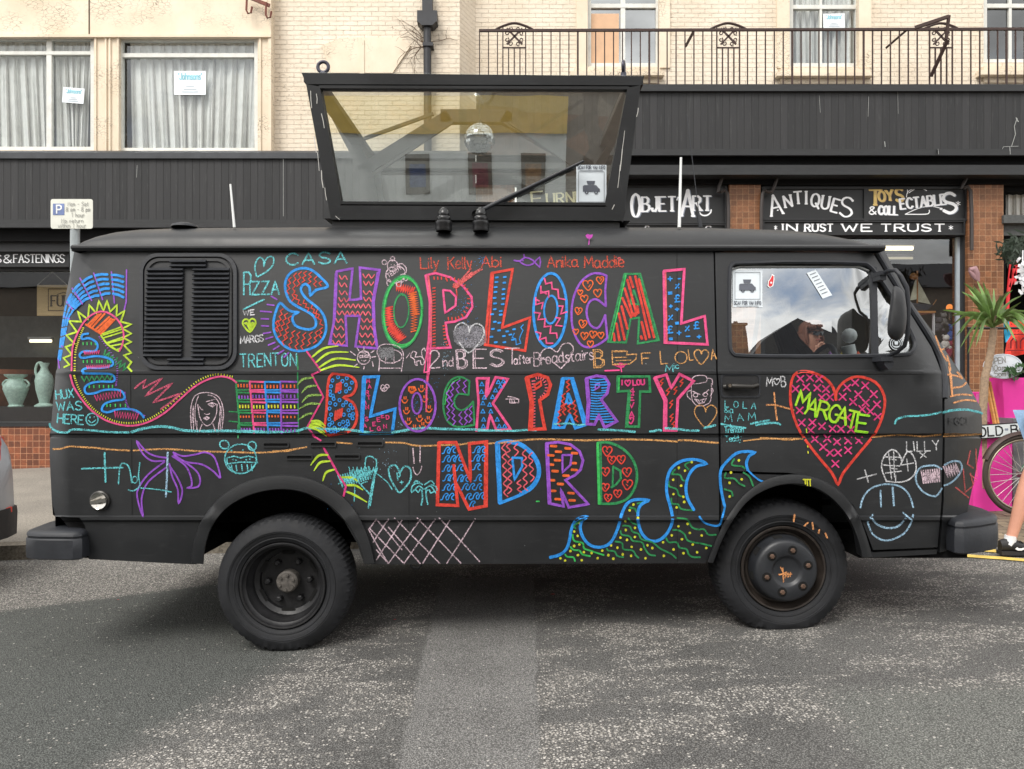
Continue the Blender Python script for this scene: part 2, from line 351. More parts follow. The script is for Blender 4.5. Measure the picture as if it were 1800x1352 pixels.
# ------------------------------------------------------------------ strokes and lettering (ribbons that lie on a surface)
FONT = {
'A':'0,0 2,6 4,0|.8,2.2 3.2,2.2','B':'0,0 0,6 2.4,6 3.4,5.2 3.2,3.8 2.2,3.2 0,3.2|2.2,3.2 3.8,2.4 3.8,.9 2.6,0 0,0','C':'3.8,5 2.6,6 1.2,5.7 .2,4.2 0,3 .3,1.4 1.4,.2 2.8,0 3.9,.9',
'D':'0,0 0,6 2,6 3.6,4.8 4,3 3.5,1.2 2,0 0,0','E':'3.6,6 0,6 0,0 3.7,0|0,3.1 2.8,3.1','F':'3.6,6 0,6 0,0|0,3.1 2.8,3.1','G':'3.8,5 2.6,6 1.2,5.7 .2,4.2 0,3 .3,1.4 1.4,.2 2.8,0 3.9,.9 3.9,2.7 2.4,2.7',
'H':'0,0 0,6|4,0 4,6|0,3.1 4,3.1','I':'1,0 1,6','J':'3,6 3,1.4 2,0 .8,.1 0,1.2','K':'0,0 0,6|3.8,6 0,2.8|1.2,3.8 4,0','L':'0,6 0,0 3.6,0','M':'0,0 .5,6 2.4,1.8 4.3,6 4.8,0','N':'0,0 0,6 4,0 4,6',
'O':'2,6 .6,5.2 0,3 .6,.8 2,0 3.4,.8 4,3 3.4,5.2 2,6','P':'0,0 0,6 2.4,6 3.6,5.2 3.6,3.6 2.4,2.8 0,2.8','Q':'2,6 .6,5.2 0,3 .6,.8 2,0 3.4,.8 4,3 3.4,5.2 2,6|2.4,1.6 4.2,-.8','R':'0,0 0,6 2.4,6 3.6,5.2 3.6,3.8 2.4,3 0,3|1.8,3 4,0',
'S':'3.6,5.2 2.4,6 1,5.8 .2,4.7 .8,3.5 3,2.6 3.8,1.4 3,.3 1.6,0 0,.9','T':'0,6 4,6|2,6 2,0','U':'0,6 0,1.6 1,.2 2.4,0 3.6,.6 4,1.8 4,6','V':'0,6 2,0 4,6','W':'0,6 1.3,0 2.6,4.6 3.9,0 5.2,6','X':'0,0 4,6|0,6 4,0','Y':'0,6 2,3 4,6|2,3 2,0','Z':'0,6 3.8,6 0,0 4,0',
'a':'3,3.2 1.4,3.9 .2,2.6 .3,.8 1.4,0 2.8,1|3,3.8 3,.4 3.6,0','b':'0,6 0,0|0,2.4 1.4,3.8 2.9,2.6 2.8,.8 1.4,0 0,.8','c':'3,3.2 1.6,3.8 .2,2.6 .3,.8 1.6,0 3,.6','d':'3,6 3,0|3,2.6 1.6,3.8 .2,2.4 .4,.6 1.6,0 3,1','e':'.2,1.9 3,2.1 2.6,3.4 1.4,3.9 .2,2.6 .3,.8 1.6,0 3,.6','f':'2.4,5.6 1.4,6 .9,5 .9,0|0,3.4 2,3.4','h':'0,6 0,0|0,2.4 1.6,3.8 2.8,2.8 2.8,0','i':'.6,3.7 .6,.4 1,0|.6,5 .7,5.3','k':'0,6 0,0|2.6,3.8 0,1.6 2.8,0','l':'.4,5.8 .3,.6 1,0',
'm':'0,0 0,3.8|0,2.6 1.2,3.8 2,2.8 2,0|2,2.6 3.2,3.8 4,2.8 4,0','n':'0,0 0,3.8|0,2.4 1.6,3.8 2.8,2.8 2.8,0','o':'1.5,3.8 .3,3 .1,1.6 .6,.3 1.6,0 2.8,.8 3,2.2 2.4,3.4 1.5,3.8','p':'0,3.8 0,-1.8|0,2.4 1.4,3.8 2.9,2.6 2.8,.8 1.4,0 0,.8','r':'0,0 0,3.8|0,2.2 1.2,3.6 2.2,3.6','s':'2.4,3.3 1.2,3.9 .2,3 1,2.1 2.4,1.2 1.8,.1 .6,0 0,.5','t':'1,5.4 1,.6 2,0|0,3.8 2.2,3.8','u':'0,3.8 0,1 1,0 2.4,.6|2.6,3.8 2.6,0','w':'0,3.8 .9,0 1.9,3 2.9,0 3.8,3.8','y':'0,3.8 1.4,.4|3,3.8 1,-1.6 0,-1.8',
'0':'2,6 .6,5.2 0,3 .6,.8 2,0 3.4,.8 4,3 3.4,5.2 2,6','1':'0,4.8 1.2,6 1.2,0','2':'0,4.8 1,6 2.6,6 3.6,4.8 3.2,3.4 0,0 4,0','4':'2.8,0 2.8,6 0,2 4,2','5':'3.6,6 .4,6 .2,3.4 2,3.8 3.6,2.8 3.6,1.2 2.2,0 0,.6','8':'2,3.2 .5,4.2 .7,5.6 2,6 3.3,5.6 3.5,4.2 2,3.2 .2,2 .4,.5 2,0 3.6,.5 3.8,2 2,3.2',
'&':'4,0 .8,4.4 1,5.7 2.2,6 2.8,5 .4,2.4 .2,.9 1.4,0 2.8,.5 4,2.4','-':'.4,2.6 3,2.6','+':'2,.8 2,5|0,3 4,3','=':'0,2 3.4,2|0,4 3.4,4','%':'0,.4 3.4,5.6|.6,5 .9,4.4|2.6,1.6 3,1',"'":'.6,6 .2,4.6','.':'.4,0 .6,.3','*':'1.5,1.2 1.5,4.8|0,2 3,4|0,4 3,2','~':'0,3 4,3|2,4.2 2.2,4.7|2,1.2 2.2,1.7',
'#':'3.2,5 2.4,6 1.2,5.6 1,4 1,.4|0,3 2.6,3|0,0 3.4,.2','@':'2,0 .2,3.4 .2,5 1.2,5.8 2,4.6 2.8,5.8 3.9,5 3.8,3.4 2,0',
}
def parse(s): return [tuple(float(c) for c in q.split(',')) for q in s.split()]
FONT = {k: [parse(t) for t in v.split('|')] for k, v in FONT.items()}
ZM = {'4': (0, 400, 3.38), '5': (400, 430, 3.913), '6': (840, 430, 3.977), '7': (1240, 420, 3.214), '8': (0, 740, 3.073),
      'a': (480, 740, 3.75), 'b': (920, 740, 3.75), 'c': (1340, 640, 2.817), 'p': (0, 0, 1.0), 't': (1080, 0, 2.5), 's': (1080, 300, 4.737), 'u': (1400, 300, 4.5)}
_sk = [0]
class Draw:
    def __init__(s, surf, eps=.0017): s.surf = surf; s.mb = MB(); s.mats = []; s.eps = eps
    def mi(s, mat):
        if mat not in s.mats: s.mats.append(mat)
        return s.mats.index(mat)
    def ribbon(s, pts, wds, mat, cap=True):       # pts in photo pixels
        P = [Vector((p[0], p[1])) for p in pts]
        Q = [P[0]]; Wd = [wds[0] if isinstance(wds, list) else wds]
        for i in range(1, len(P)):
            d = (P[i]-P[i-1]).length
            if d < .15: continue
            n = max(1, int(d/5.5)); w0 = Wd[-1]; w1 = wds[i] if isinstance(wds, list) else wds
            st = Q[-1]
            for k in range(1, n+1): Q.append(st.lerp(P[i], k/n)); Wd.append(w0+(w1-w0)*k/n)
        if len(Q) < 2: return
        N = len(Q); L = []; R = []
        for i in range(N):
            t1 = (Q[i]-Q[i-1]).normalized() if i else (Q[1]-Q[0]).normalized()
            t2 = (Q[i+1]-Q[i]).normalized() if i < N-1 else t1
            t = t1+t2
            t = t.normalized() if t.length > .2 else t1
            nn = Vector((-t.y, t.x)); k = min(1.5, 1/max(.5, abs(nn.dot(Vector((-t1.y, t1.x))))))
            h = Wd[i]/2*k*(1+random.uniform(-.07, .07))
            L.append(Q[i]+nn*h); R.append(Q[i]-nn*h)
        if cap:
            a = (Q[0]-Q[1]).normalized()*Wd[0]*.3; b = (Q[-1]-Q[-2]).normalized()*Wd[-1]*.3
            n0 = (L[0]-R[0])*.25; n1 = (L[-1]-R[-1])*.25
            L.insert(0, Q[0]+a+n0); R.insert(0, Q[0]+a-n0); L.append(Q[-1]+b+n1); R.append(Q[-1]+b-n1); N += 2
        _sk[0] += 1; e = s.eps+(_sk[0] % 23)*.00009
        vs = []
        for i in range(N):
            ee = e+(i % 7)*.00001
            for q in (L[i], R[i]):
                D = s.surf(q.x, q.y)-ee; vs.append(W(q.x, q.y, D))
        s.mb.add(vs, [(2*i, 2*i+1, 2*i+3, 2*i+2) for i in range(N-1)], s.mi(mat))
    def s_(s, z, mat, w, pts, closed=False, smooth=0):
        ox, oy, k = ZM[z]
        P = [(ox+x/k, oy+y/k) for x, y in (parse(pts) if isinstance(pts, str) else pts)]
        if smooth: P = [tuple(q) for q in smoothp(P, smooth, closed)]
        elif closed: P = P+[P[0]]
        s.ribbon(P, w, mat); return s
    def dot(s, z, mat, r, pts):
        ox, oy, k = ZM[z]
        for x, y in (parse(pts) if isinstance(pts, str) else pts):
            cx, cy = ox+x/k, oy+y/k; _sk[0] += 1; e = s.eps+(_sk[0] % 23)*.00009; a0 = random.random()
            q = [(cx+r*math.cos(a0+i*math.pi/3)*random.uniform(.8, 1.1), cy+r*math.sin(a0+i*math.pi/3)*random.uniform(.8, 1.2)) for i in range(6)]
            s.mb.add([W(x, y, s.surf(x, y)-e) for x, y in q], [tuple(range(6))], s.mi(mat))
        return s
    def fill(s, z, mat, pts):
        ox, oy, k = ZM[z]; _sk[0] += 1; e = s.eps+(_sk[0] % 23)*.00009
        q = [(ox+x/k, oy+y/k) for x, y in (parse(pts) if isinstance(pts, str) else pts)]
        s.mb.add([W(x, y, s.surf(x, y)-e) for x, y in q], [tuple(range(len(q)))], s.mi(mat)); return s
    def ring(s, z, mat, w, c, rx, ry=None, rot=0.0, n=20, a0=0.0, a1=6.4):
        ry = ry or rx
        pts = []
        for i in range(n+1):
            a = a0+(a1-a0)*i/n; x = rx*math.cos(a); y = ry*math.sin(a)
            pts.append((c[0]+x*math.cos(rot)-y*math.sin(rot), c[1]+x*math.sin(rot)+y*math.cos(rot)))
        return s.s_(z, mat, w, pts)
    def zz(s, z, mat, w, a, b, n, amp, smooth=0):
        a = Vector(a); b = Vector(b); t = (b-a)/n; u = Vector((-t.y, t.x)).normalized()*amp
        pts = [a+t*i+u*(1 if i % 2 else -1) for i in range(n+1)]
        return s.s_(z, mat, w, [tuple(p) for p in pts], False, smooth)
    def heart(s, z, mat, w, c, k):
        pts = [(0,-.35),(.12,-.75),(.5,-.95),(.9,-.7),(.95,-.2),(.6,.4),(0,1),(-.6,.4),(-.95,-.2),(-.9,-.7),(-.5,-.95),(-.12,-.75),(0,-.35)]
        r = random.uniform(-.15, .15)
        return s.s_(z, mat, w, [(c[0]+k*(x*math.cos(r)-y*math.sin(r)), c[1]+k*(x*math.sin(r)+y*math.cos(r))) for x, y in pts], False, 3)
    def text(s, z, mat, w, txt, a, b, h, gap=1.1, jit=.0, serif=0.0, thin=1.0, arc=0.0, lean=0.0, mono=False):
        """letters on the baseline a->b (zoom units), cap height h"""
        ox, oy, k = ZM[z]; a = Vector(a); b = Vector(b)
        ext = []
        for ch in txt:
            if ch == ' ': ext.append((0, 2.4)); continue
            xs = [p[0] for st in FONT[ch] for p in st]; ext.append((min(xs), max(xs)))
        tot = sum(e[1]-e[0] for e in ext)+gap*(len(txt)-1); L = (b-a).length; t = (b-a)/L; n = Vector((t.y, -t.x)); u = L/max(tot, .1); x = 0
        for ch, e in zip(txt, ext):
            if ch != ' ':
                jx, jy, jr = random.uniform(-jit, jit), random.uniform(-jit, jit), random.uniform(-jit, jit)*.3
                hh = h
                for st in FONT[ch]:
                    P = []
                    for px, py in st:
                        gx = (x+px-e[0]+jx+jr*py+lean*py)*u; gy = (py+jy)*hh/6
                        if arc: gy += arc*math.sin(math.pi*min(1, max(0, gx/L)))
                        q = a+t*gx+n*gy; P.append((ox+q.x/k, oy+q.y/k))
                    cur = ch in 'CGOQSJUBDPR0258&abcdeghmnopqrsuy@' and len(P) > 3 and serif == 0 and ch not in 'BDPR'
                    if ch in 'OQCGSU&' and len(P) > 4: P = [tuple(q) for q in smoothp(P, 4)]
                    elif cur: P = [tuple(q) for q in smoothp(P, 3)]
                    if thin != 1.0:
                        wl = []
                        for i in range(len(P)):
                            q0 = P[max(i-1, 0)]; q1 = P[min(i+1, len(P)-1)]; dx = abs(q1[0]-q0[0]); dy = abs(q1[1]-q0[1]); f = dy/max(1e-6, math.hypot(dx, dy))
                            wl.append(w*(thin+(1-thin)*f))
                        if len(P) < 8:                      # straight letters: each segment its own width
                            for i in range(len(P)-1):
                                dx = abs(P[i+1][0]-P[i][0]); dy = abs(P[i+1][1]-P[i][1]); f = dy/max(1e-6, math.hypot(dx, dy))
                                s.ribbon([P[i], P[i+1]], w*(thin+(1-thin)*f), mat)
                        else: s.ribbon(P, wl, mat)
                    else: s.ribbon(P, w, mat)
                    if serif:
                        for q, q2 in ((P[0], P[1]), (P[-1], P[-2])):
                            if abs(q[1]-q2[1]) > abs(q[0]-q2[0])*.6: s.ribbon([(q[0]-serif, q[1]), (q[0]+serif, q[1])], w*.55, mat)
            x += e[1]-e[0]+gap
        return s
    def build(s, name, parent, label=None):
        o = s.mb.build(name, s.mats, parent, fix=False)
        if label: o['label'] = label
        return o
# ------------------------------------------------------------------ the ground
KERB = [(-40, 6.12), (-4, 6.08), (1.9, 5.98), (2.7, 5.74), (3.3, 5.42), (3.9, 5.0), (5.2, 4.0), (9, 1.0), (20, -8)]
def kh(x): return .12 if x < 2.0 else max(.02, .12-(x-2.0)*.1)
def PV(x, y): return G(x)+kh(x)+.03*max(-1.0, min(5.9, y-5.9))
def interp(x, tab):
    if x <= tab[0][0]: return tab[0][1]
    for (a, b), (c, d) in zip(tab, tab[1:]):
        if x <= c: return b+(d-b)*(x-a)/(c-a)
    return tab[-1][1]
def kerb_y(x): return interp(x, KERB)
m = MB(); nx, ny = 40, 30
for i in range(nx):
    for j in range(ny):
        x0, x1 = -60+120*i/nx, -60+120*(i+1)/nx; y0, y1 = -45+90*j/ny, -45+90*(j+1)/ny
        m.poly([(x0, y0, G(x0)), (x1, y0, G(x1)), (x1, y1, G(x1)), (x0, y1, G(x0))])
tag(m.build('road', m_asphalt(), loc=(0, 0, 0), fix=False), 'worn grey asphalt road with speckled white patches', kind='structure')
xs = [-40, -20, -10, -7, -5, -4, -3, -2, -1, 0, 1, 1.6, 2.0, 2.35, 2.7, 3.0, 3.3, 3.6, 3.9, 4.5, 5.2, 7, 9, 14, 20]
def pave(x0, x1, name, mat, label):
    m = MB(); X = [x for x in xs if x0 <= x <= x1]
    for a, b in zip(X, X[1:]):
        for j in range(8):
            t0, t1 = j/8, (j+1)/8
            def P(x, t): y = kerb_y(x)+.13+(16-kerb_y(x)-.13)*t; return (x, y, PV(x, y))
            m.poly([P(a, t0), P(b, t0), P(b, t1), P(a, t1)])
    tag(m.build(name, mat, loc=(0, 0, 0), fix=False), label, kind='structure')
pave(-40, 2.0, 'pavement', m_ground('grey_tarmac_pavement', (136, 130, 121), (118, 113, 106), 90), 'grey tarmac pavement in front of the shops')
pave(2.0, 20, 'pavement_blocks', m_pavers(), 'brown block paving outside the shop door')
def strip_mesh(off0, off1, z0f, z1f, name, mat, label):
    m = MB()
    for a, b in zip(xs, xs[1:]):
        def P(x, o, zf): y = kerb_y(x)+o; return (x, y, zf(x, y))
        m.poly([P(a, off0, z0f), P(b, off0, z0f), P(b, off1, z1f), P(a, off1, z1f)])
    return m
m = strip_mesh(0, .012, lambda x, y: G(x)-.05, lambda x, y: PV(x, y)-.008, '', None, '')
m2 = strip_mesh(.012, .13, lambda x, y: PV(x, y)-.008, lambda x, y: PV(x, y), '', None, '')
m.add(m2.v, m2.f)
tag(m.build('kerb', m_ground('worn_kerb_stone', (128, 120, 108), (92, 88, 80), 45), loc=(0, 0, 0), fix=False), 'worn stone kerb along the pavement', kind='structure')
YEL = M('worn_yellow_road_paint', (208, 180, 92), .8, 0, .3, 9, .4)
def line(o0, o1):
    m = MB(); X = [2.9+.1*i for i in range(60)]
    for a, b in zip(X, X[1:]):
        m.poly([(x, kerb_y(x)-o, G(x)+.006) for x, o in ((a, o0), (b, o0), (b, o1), (a, o1))])
    return m
m = line(.22, .10); m2 = line(.47, .37); m.add(m2.v, m2.f)
tag(m.build('yellow_lines', YEL, loc=(0, 0, 0), fix=False), 'faded double yellow lines at the kerb', kind='structure')
# ------------------------------------------------------------------ the shop building
DL, DBAY, DR, DF, DG = 11.8, 11.62, 12.3, 11.0, 11.45
bld = thing('shop_building', 'cream painted brick building with black shopfront behind the van', 'building', (0, 11.6, PV(0, 11.6)))
def wall(mb, px0, py0, px1, py1, D, holes=(), rev=.16, m=0):
    X = sorted({px0, px1, *[h[0] for h in holes], *[h[2] for h in holes]}); Y = sorted({py0, py1, *[h[1] for h in holes], *[h[3] for h in holes]})
    for a, b in zip(X, X[1:]):
        for c, d in zip(Y, Y[1:]):
            if any(h[0] <= a and b <= h[2] and h[1] <= c and d <= h[3] for h in holes): continue
            mb.poly([W(a, d, D), W(b, d, D), W(b, c, D), W(a, c, D)], m)
    dv = Vector((0, rev, 0))
    for h in holes:
        c = [W(h[0], h[3], D), W(h[2], h[3], D), W(h[2], h[1], D), W(h[0], h[1], D)]
        for i in range(4): a, b = c[i], c[(i+1) % 4]; mb.poly([a, b, b+dv, a+dv], m)
WL = [(-75, 64, 165, 264), (209, 66, 453, 266)]; WR = [(1033, -150, 1159, 117), (1388, -150, 1510, 117), (1729, -150, 1850, 110)]
m = MB(); wall(m, 475, -380, 808, 300, DL)
a0, a1 = W(808, -380, DL), W(808, 300, DL); b0, b1 = W(836, -380, DR), W(836, 300, DR)
m.poly([a1, b1, b0, a0]); wall(m, 836, -380, 2300, 240, DR, WR)
m.build('brick_wall', CREAM_BRICK, bld, fix=False)
m = MB(); wall(m, -700, -380, 476, 268, DBAY, WL, .1)
e0, e1 = W(476, -380, DBAY), W(476, 268, DBAY); m.poly([e1, e1+Vector((0, .3, 0)), e0+Vector((0, .3, 0)), e0])
for x in (165.8, 184, 191, 205.5, 455.5, 471): m.pbox(x, 66, x+3, 265, DBAY-.025, DBAY+.01)
m.pbox(-700, 60, 476, 65, DBAY-.05, DBAY+.01); m.pbox(155.5, -380, 157.5, 60, DBAY-.006, DBAY+.01, 1); m.pbox(472, -380, 476.5, 268, DBAY-.03, DBAY+.02)
m.build('rendered_bay', [CREAM, M('dark_gap', (70, 58, 44), .9)], bld, fix=False)
# blocked up arch and roof
m = MB(); m.prism([W(565, 80, DL-.03), W(582, 128, DL-.03), W(690, 128, DL-.03), W(722, 80, DL-.03), W(700, 66, DL-.03), W(600, 66, DL-.03)], (0, .05, 0))
m.pbox(632, 70, 640, 140, DL-.045, DL); m.build('brick_arch', CREAM, bld)
m = MB(); m.poly([W(-700, -380, DL+.1), W(2300, -380, DL+.1), W(2300, -520, DL+6), W(-700, -520, DL+6)]); m.pbox(-700, -395, 2300, -380, DL-.2, DL+.5)
m.build('roof', M('grey_slate', (84, 86, 90), .7), bld)
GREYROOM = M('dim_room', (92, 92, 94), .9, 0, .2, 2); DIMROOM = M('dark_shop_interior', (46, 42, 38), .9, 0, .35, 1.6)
CURT = M('white_net_curtain', (214, 211, 204), .9, 0, .1, 8, .2); WINF = M('white_window_frame', (208, 208, 202), .5, 0, .12, 8, .2)
GL_UP = glass('window_glass', (.92, .94, .95), .05, .8)
def curtain(parent, px0, py0, px1, py1, D, folds, amp=.045, slant=0.0, gap=()):
    mb = MB(); n = folds*8; ph = [random.uniform(0, 6.3) for _ in range(4)]
    vs = []
    for j in range(9):
        v = j/8
        for i in range(n+1):
            u = i/n; x = px0+(px1-px0)*u+slant*v*math.sin(u*5+ph[2])*8
            d = amp*(math.sin(u*folds*6.28+ph[0]+v*.8*math.sin(u*9+ph[1]))+.5*math.sin(u*folds*2.7*6.28+ph[1]))*(.5+.7*v)
            y = py0+(py1-py0)*v
            vs.append(W(x, y, D+d))
    fs = [(j*(n+1)+i, j*(n+1)+i+1, (j+1)*(n+1)+i+1, (j+1)*(n+1)+i) for j in range(8) for i in range(n)]
    mb.add(vs, fs); return mb.build('curtain', CURT, parent, smooth=80, fix=False)
def window(r, D, bars_x=(), bars_y=(), fw=5, gl=None, curt=None, room=.9):
    x0, y0, x1, y1 = r; mb = MB()
    mb.pbox(x0, y0, x0+fw, y1, D-.03, D+.05); mb.pbox(x1-fw, y0, x1, y1, D-.03, D+.05)
    mb.pbox(x0+fw, y0, x1-fw, y0+fw, D-.028, D+.05); mb.pbox(x0+fw, y1-fw, x1-fw, y1, D-.028, D+.05)
    for b, bw in bars_x: mb.pbox(b-bw/2, y0+fw, b+bw/2, y1-fw, D-.026, D+.045)
    for b, bw in bars_y: mb.pbox(x0+fw, b-bw/2, x1-fw, b+bw/2, D-.032, D+.04)
    f = mb.build('window', WINF, bld)
    g = MB(); g.pbox(x0+fw-1, y0+fw-1, x1-fw+1, y1-fw+1, D+.012, D+.018); g.build('pane', gl or GL_UP, f)
    rm = MB(); a = W(x0-10, y1+10, D+.11); b = W(x1+10, y0-10, D+.11); rm.box(a.x, b.x, D+.11, D+.11+room, a.z, b.z)
    rm.f.pop(2); rm.m.pop(2); rm.build('room', GREYROOM, f, fix=False)
    for c in (curt or ()): curtain(f, *c)
    return f
D1 = DBAY+.09
window((-75, 64, 165, 264), D1, [(86, 9)], [(93, 6)], 6, None, [(-70, 74, 84, 262, D1+.10, 9, .045, 1.2), (96, 74, 160, 262, D1+.11, 5, .04, 1.0)])
window((209, 66, 453, 266), D1, [], [(97, 7)], 6, None, [(229, 72, 452, 264, D1+.11, 12, .05, 1.0)])
D2 = DR+.14
GL_SKY = glass('sky_reflecting_window_glass', (.6, .66, .72), .34, 1.0)
fA = window(WR[0], D2, [(1095, 8)], [(10, 7)], 6, GL_SKY)
fB = window(WR[1], D2, [(1443, 4)], [(12, 7)], 6, GL_UP, [(1392, -140, 1506, 112, D2+.11, 8, .05, .4)])
fC = window(WR[2], D2, [(1776, 5)], [(10, 7)], 6, glass('dark_window_glass', (.42, .43, .46), .10, 1.0))
m = MB(); m.pbox(1036, 24, 1088, 113, D2-.012, D2+.01); m.prism([W(1090, 114, D2+.06), W(1108, 114, D2+.06), W(1092, 95, D2+.06)], (0, .01, 0)); m.build('boarding', M('tan_hardboard', (204, 166, 134), .7, 0, .1, 5), fA)
for r in ((1003, 118, 1168, 132, 1010, 1160), (1366, 120, 1536, 133, 1372, 1530), (1724, 116, 1900, 131, 1730, 1900)):
    m = MB(); m.pbox(r[0], r[1]+7, r[2], r[3], DR-.14, DR+.05); m.pbox(r[4], r[1], r[5], r[1]+7, DR-.09, DR+.05); m.pbox(r[4], r[3], r[5], r[3]+14, DR-.03, DR+.05); m.build('window_sill', CREAM, bld)
for x0, x1 in ((1366, 1388), (1510, 1532), (1013, 1033), (1159, 1178)):
    m = MB(); m.pbox(x0, -380, x1, 119, DR-.03, DR+.03); m.build('window_surround', CREAM, bld)
# drainpipe with hopper
m = MB(); D = DL-.12
m.pbox(733, 18, 768, 38, D-.1, D+.1); m.prism([W(735, 38, D-.1), W(766, 38, D-.1), W(760, 44, D-.1), W(741, 44, D-.1)], (0, .2, 0)); m.tube([W(751, 40, D), W(752, 270, D)], .062, 12); m.pbox(742, -20, 760, 18, D-.06, D+.06)
m.pbox(743, 74, 761, 80, D-.08, D+.1)
m.build('drainpipe', M('black_cast_iron', (40, 41, 45), .45, .2, .3, 8), bld, smooth=40)
# fascias, soffit, cornice
m = MB(); m.pbox(-700, 276, 836, 386, DF, DF+.05, 0); m.pbox(-700, 386, 836, 400, DF-.03, DF+.05, 1); m.prism([W(-700, 265, DF+.5), W(836, 265, DF+.5), W(836, 276, DF-.04), W(-700, 276, DF-.04)], (0, 0, -.02), 2)
m.pbox(-700, 268, 836, 276, DF-.04, DF+.03, 2); m.pbox(-700, 400, 836, 424, DF+.1, DF+.3, 3); m.pbox(-700, 424, 836, 442, DF+.2, DF+.4, 1)
m.build('fascia', [BOARDS, BLKWOOD, M('lead_flashing', (58, 60, 64), .55, .2, .3, 6), DARK], bld)
m = MB(); m.pbox(837, 160, 2300, 262, DF, DF+.05, 0); m.pbox(837, 262, 2300, 273, DF-.03, DF+.05, 1); m.pbox(837, 148, 2300, 160, DF-.05, DF+.05, 1); a = W(837, 150, DF); b = W(2300, 150, DF); m.box(a.x, b.x, DF+.05, DR, a.z-.1, a.z-.02, 2)
m.pbox(837, 273, 2300, 290, DF+.12, DF+.3, 3); m.pbox(837, 290, 2300, 302, DF+.02, DF+.3, 1); m.pbox(837, 302, 2300, 307, DF-.03, DF+.3, 1); m.pbox(837, 307, 2300, 324, DF+.22, DF+.4, 3)
m.build('fascia', [BOARDS, BLKWOOD, M('flat_roof_felt', (70, 70, 72), .9), DARK], bld)
DRIP = M('white_paint_drip', (150, 152, 150), .7)
for pts, w_ in ((((1788, 208), (1783, 222), (1785, 236), (1778, 258)), 1.6), (((1786, 207), (1790, 214)), 2.2), (((1762, 262), (1764, 258), (1790, 257)), 1.0), (((1775, 258), (1776, 271)), 1.2), (((1555, 249), (1556, 258)), 2.0), (((1527, 170), (1526, 205)), .8), (((1440, 168), (1442, 198)), .7), (((1578, 160), (1579, 200)), .6), (((1649, 262), (1650, 271)), 1.4), (((498, 280), (498, 380)), .9), (((241, 291), (240, 312)), .8)):
    dd_ = Draw(lambda x, y: DF-.052 if (y < 160 or y > 262) else DF-.001, .002); dd_.ribbon(pts, w_*.7, DRIP); dd_.build('paint_drip', bld)
# bare creeper round the downpipe
m = MB(); rs = random.Random(21)
def twig(p, a, n, r):
    pts = [p]
    for i in range(n): a += rs.uniform(-.5, .5); p = (p[0]+math.cos(a)*7, p[1]+math.sin(a)*7, p[2]+rs.uniform(-.02, .02)); pts.append(p)
    m.tube([W(x, y, min(d, DL-.03)) for x, y, d in pts], [r*(1-.7*i/n) for i in range(n+1)], 4)
    return pts
for a0_ in (-2.6, -2.2, -1.9, -1.3, -2.9, -.9, 2.6, 2.9, 2.3):
    q = twig((748+rs.uniform(-4, 4), 82+rs.uniform(-8, 8), DL-.08), a0_, rs.randint(5, 9), .008)
    for p in q[2:-1]:
        if rs.random() < .6: twig(p, a0_+rs.choice((-.9, .9)), rs.randint(2, 4), .004)
tag(m.build('creeper', M('bare_brown_twig', (104, 84, 66), .9)), 'bare twiggy creeper growing round the black downpipe on the cream wall', 'plant')
# tiled pillars and plinth
for x0, x1 in ((1282, 1337), (1702, 1764), (815, 905)): m = MB(); m.pbox(x0, 322, x1, 900, DG-.2, DG+.2); m.build('tiled_pillar', TILE_O, bld)
m = MB(); m.pbox(-700, 750, 800, 840, DG-.12, DG+.2); m.build('plinth', TILE_L, bld)
for q in ((905, 1282), (1337, 1702)): m = MB(); m.pbox(q[0], 690, q[1], 880, DG-.05, DG+.2); m.build('plinth', M('dark_red_timber', (120, 74, 48), .6, 0, .3, 8), bld)
# shop window frames + glass + interiors
GL_SH = glass('shop_window_glass', (.85, .86, .87), .09, 1.0)
def shopwin(x0, y0, x1, y1, fw, mat, name='shop_window', white_r=0):
    mb = MB(); D = DG
    mb.pbox(x0-fw, y0-fw, x0, y1+fw, D-.06, D+.06); mb.pbox(x1, y0-fw, x1+fw, y1+fw, D-.06, D+.06); mb.pbox(x0, y0-fw, x1, y0, D-.058, D+.06); mb.pbox(x0, y1, x1, y1+fw, D-.058, D+.06)
    if white_r: mb.pbox(x1-white_r, y0, x1, y1, D-.03, D+.04, 1)
    f = mb.build(name, [mat, M('galvanised_frame', (176, 186, 194), .4, .2, .1, 6)], bld)
    g = MB(); g.pbox(x0, y0, x1-white_r, y1, D+.004, D+.012); g.build('pane', GL_SH, f)
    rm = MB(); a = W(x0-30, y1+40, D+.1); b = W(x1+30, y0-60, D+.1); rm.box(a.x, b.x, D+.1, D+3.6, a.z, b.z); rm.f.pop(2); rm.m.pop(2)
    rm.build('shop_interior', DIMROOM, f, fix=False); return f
fl = shopwin(-420, 476, 800, 742, 8, BLKWOOD)
f1 = shopwin(912, 424, 1275, 690, 7, BLKWOOD)
f2 = shopwin(1345, 416, 1693, 690, 8, BLKWOOD, white_r=10)
for q in ((1693.5, 1702), (1337, 1344), (1276, 1282)): m = MB(); m.pbox(q[0], 322, q[1], 880, DG-.12, DG+.1); m.build('pilaster', BLKWOOD, bld)
m = MB(); m.pbox(-420, 742.5, 800, 750, DG-.14, DG+.06); m.build('window_sill', BLKWOOD, bld)
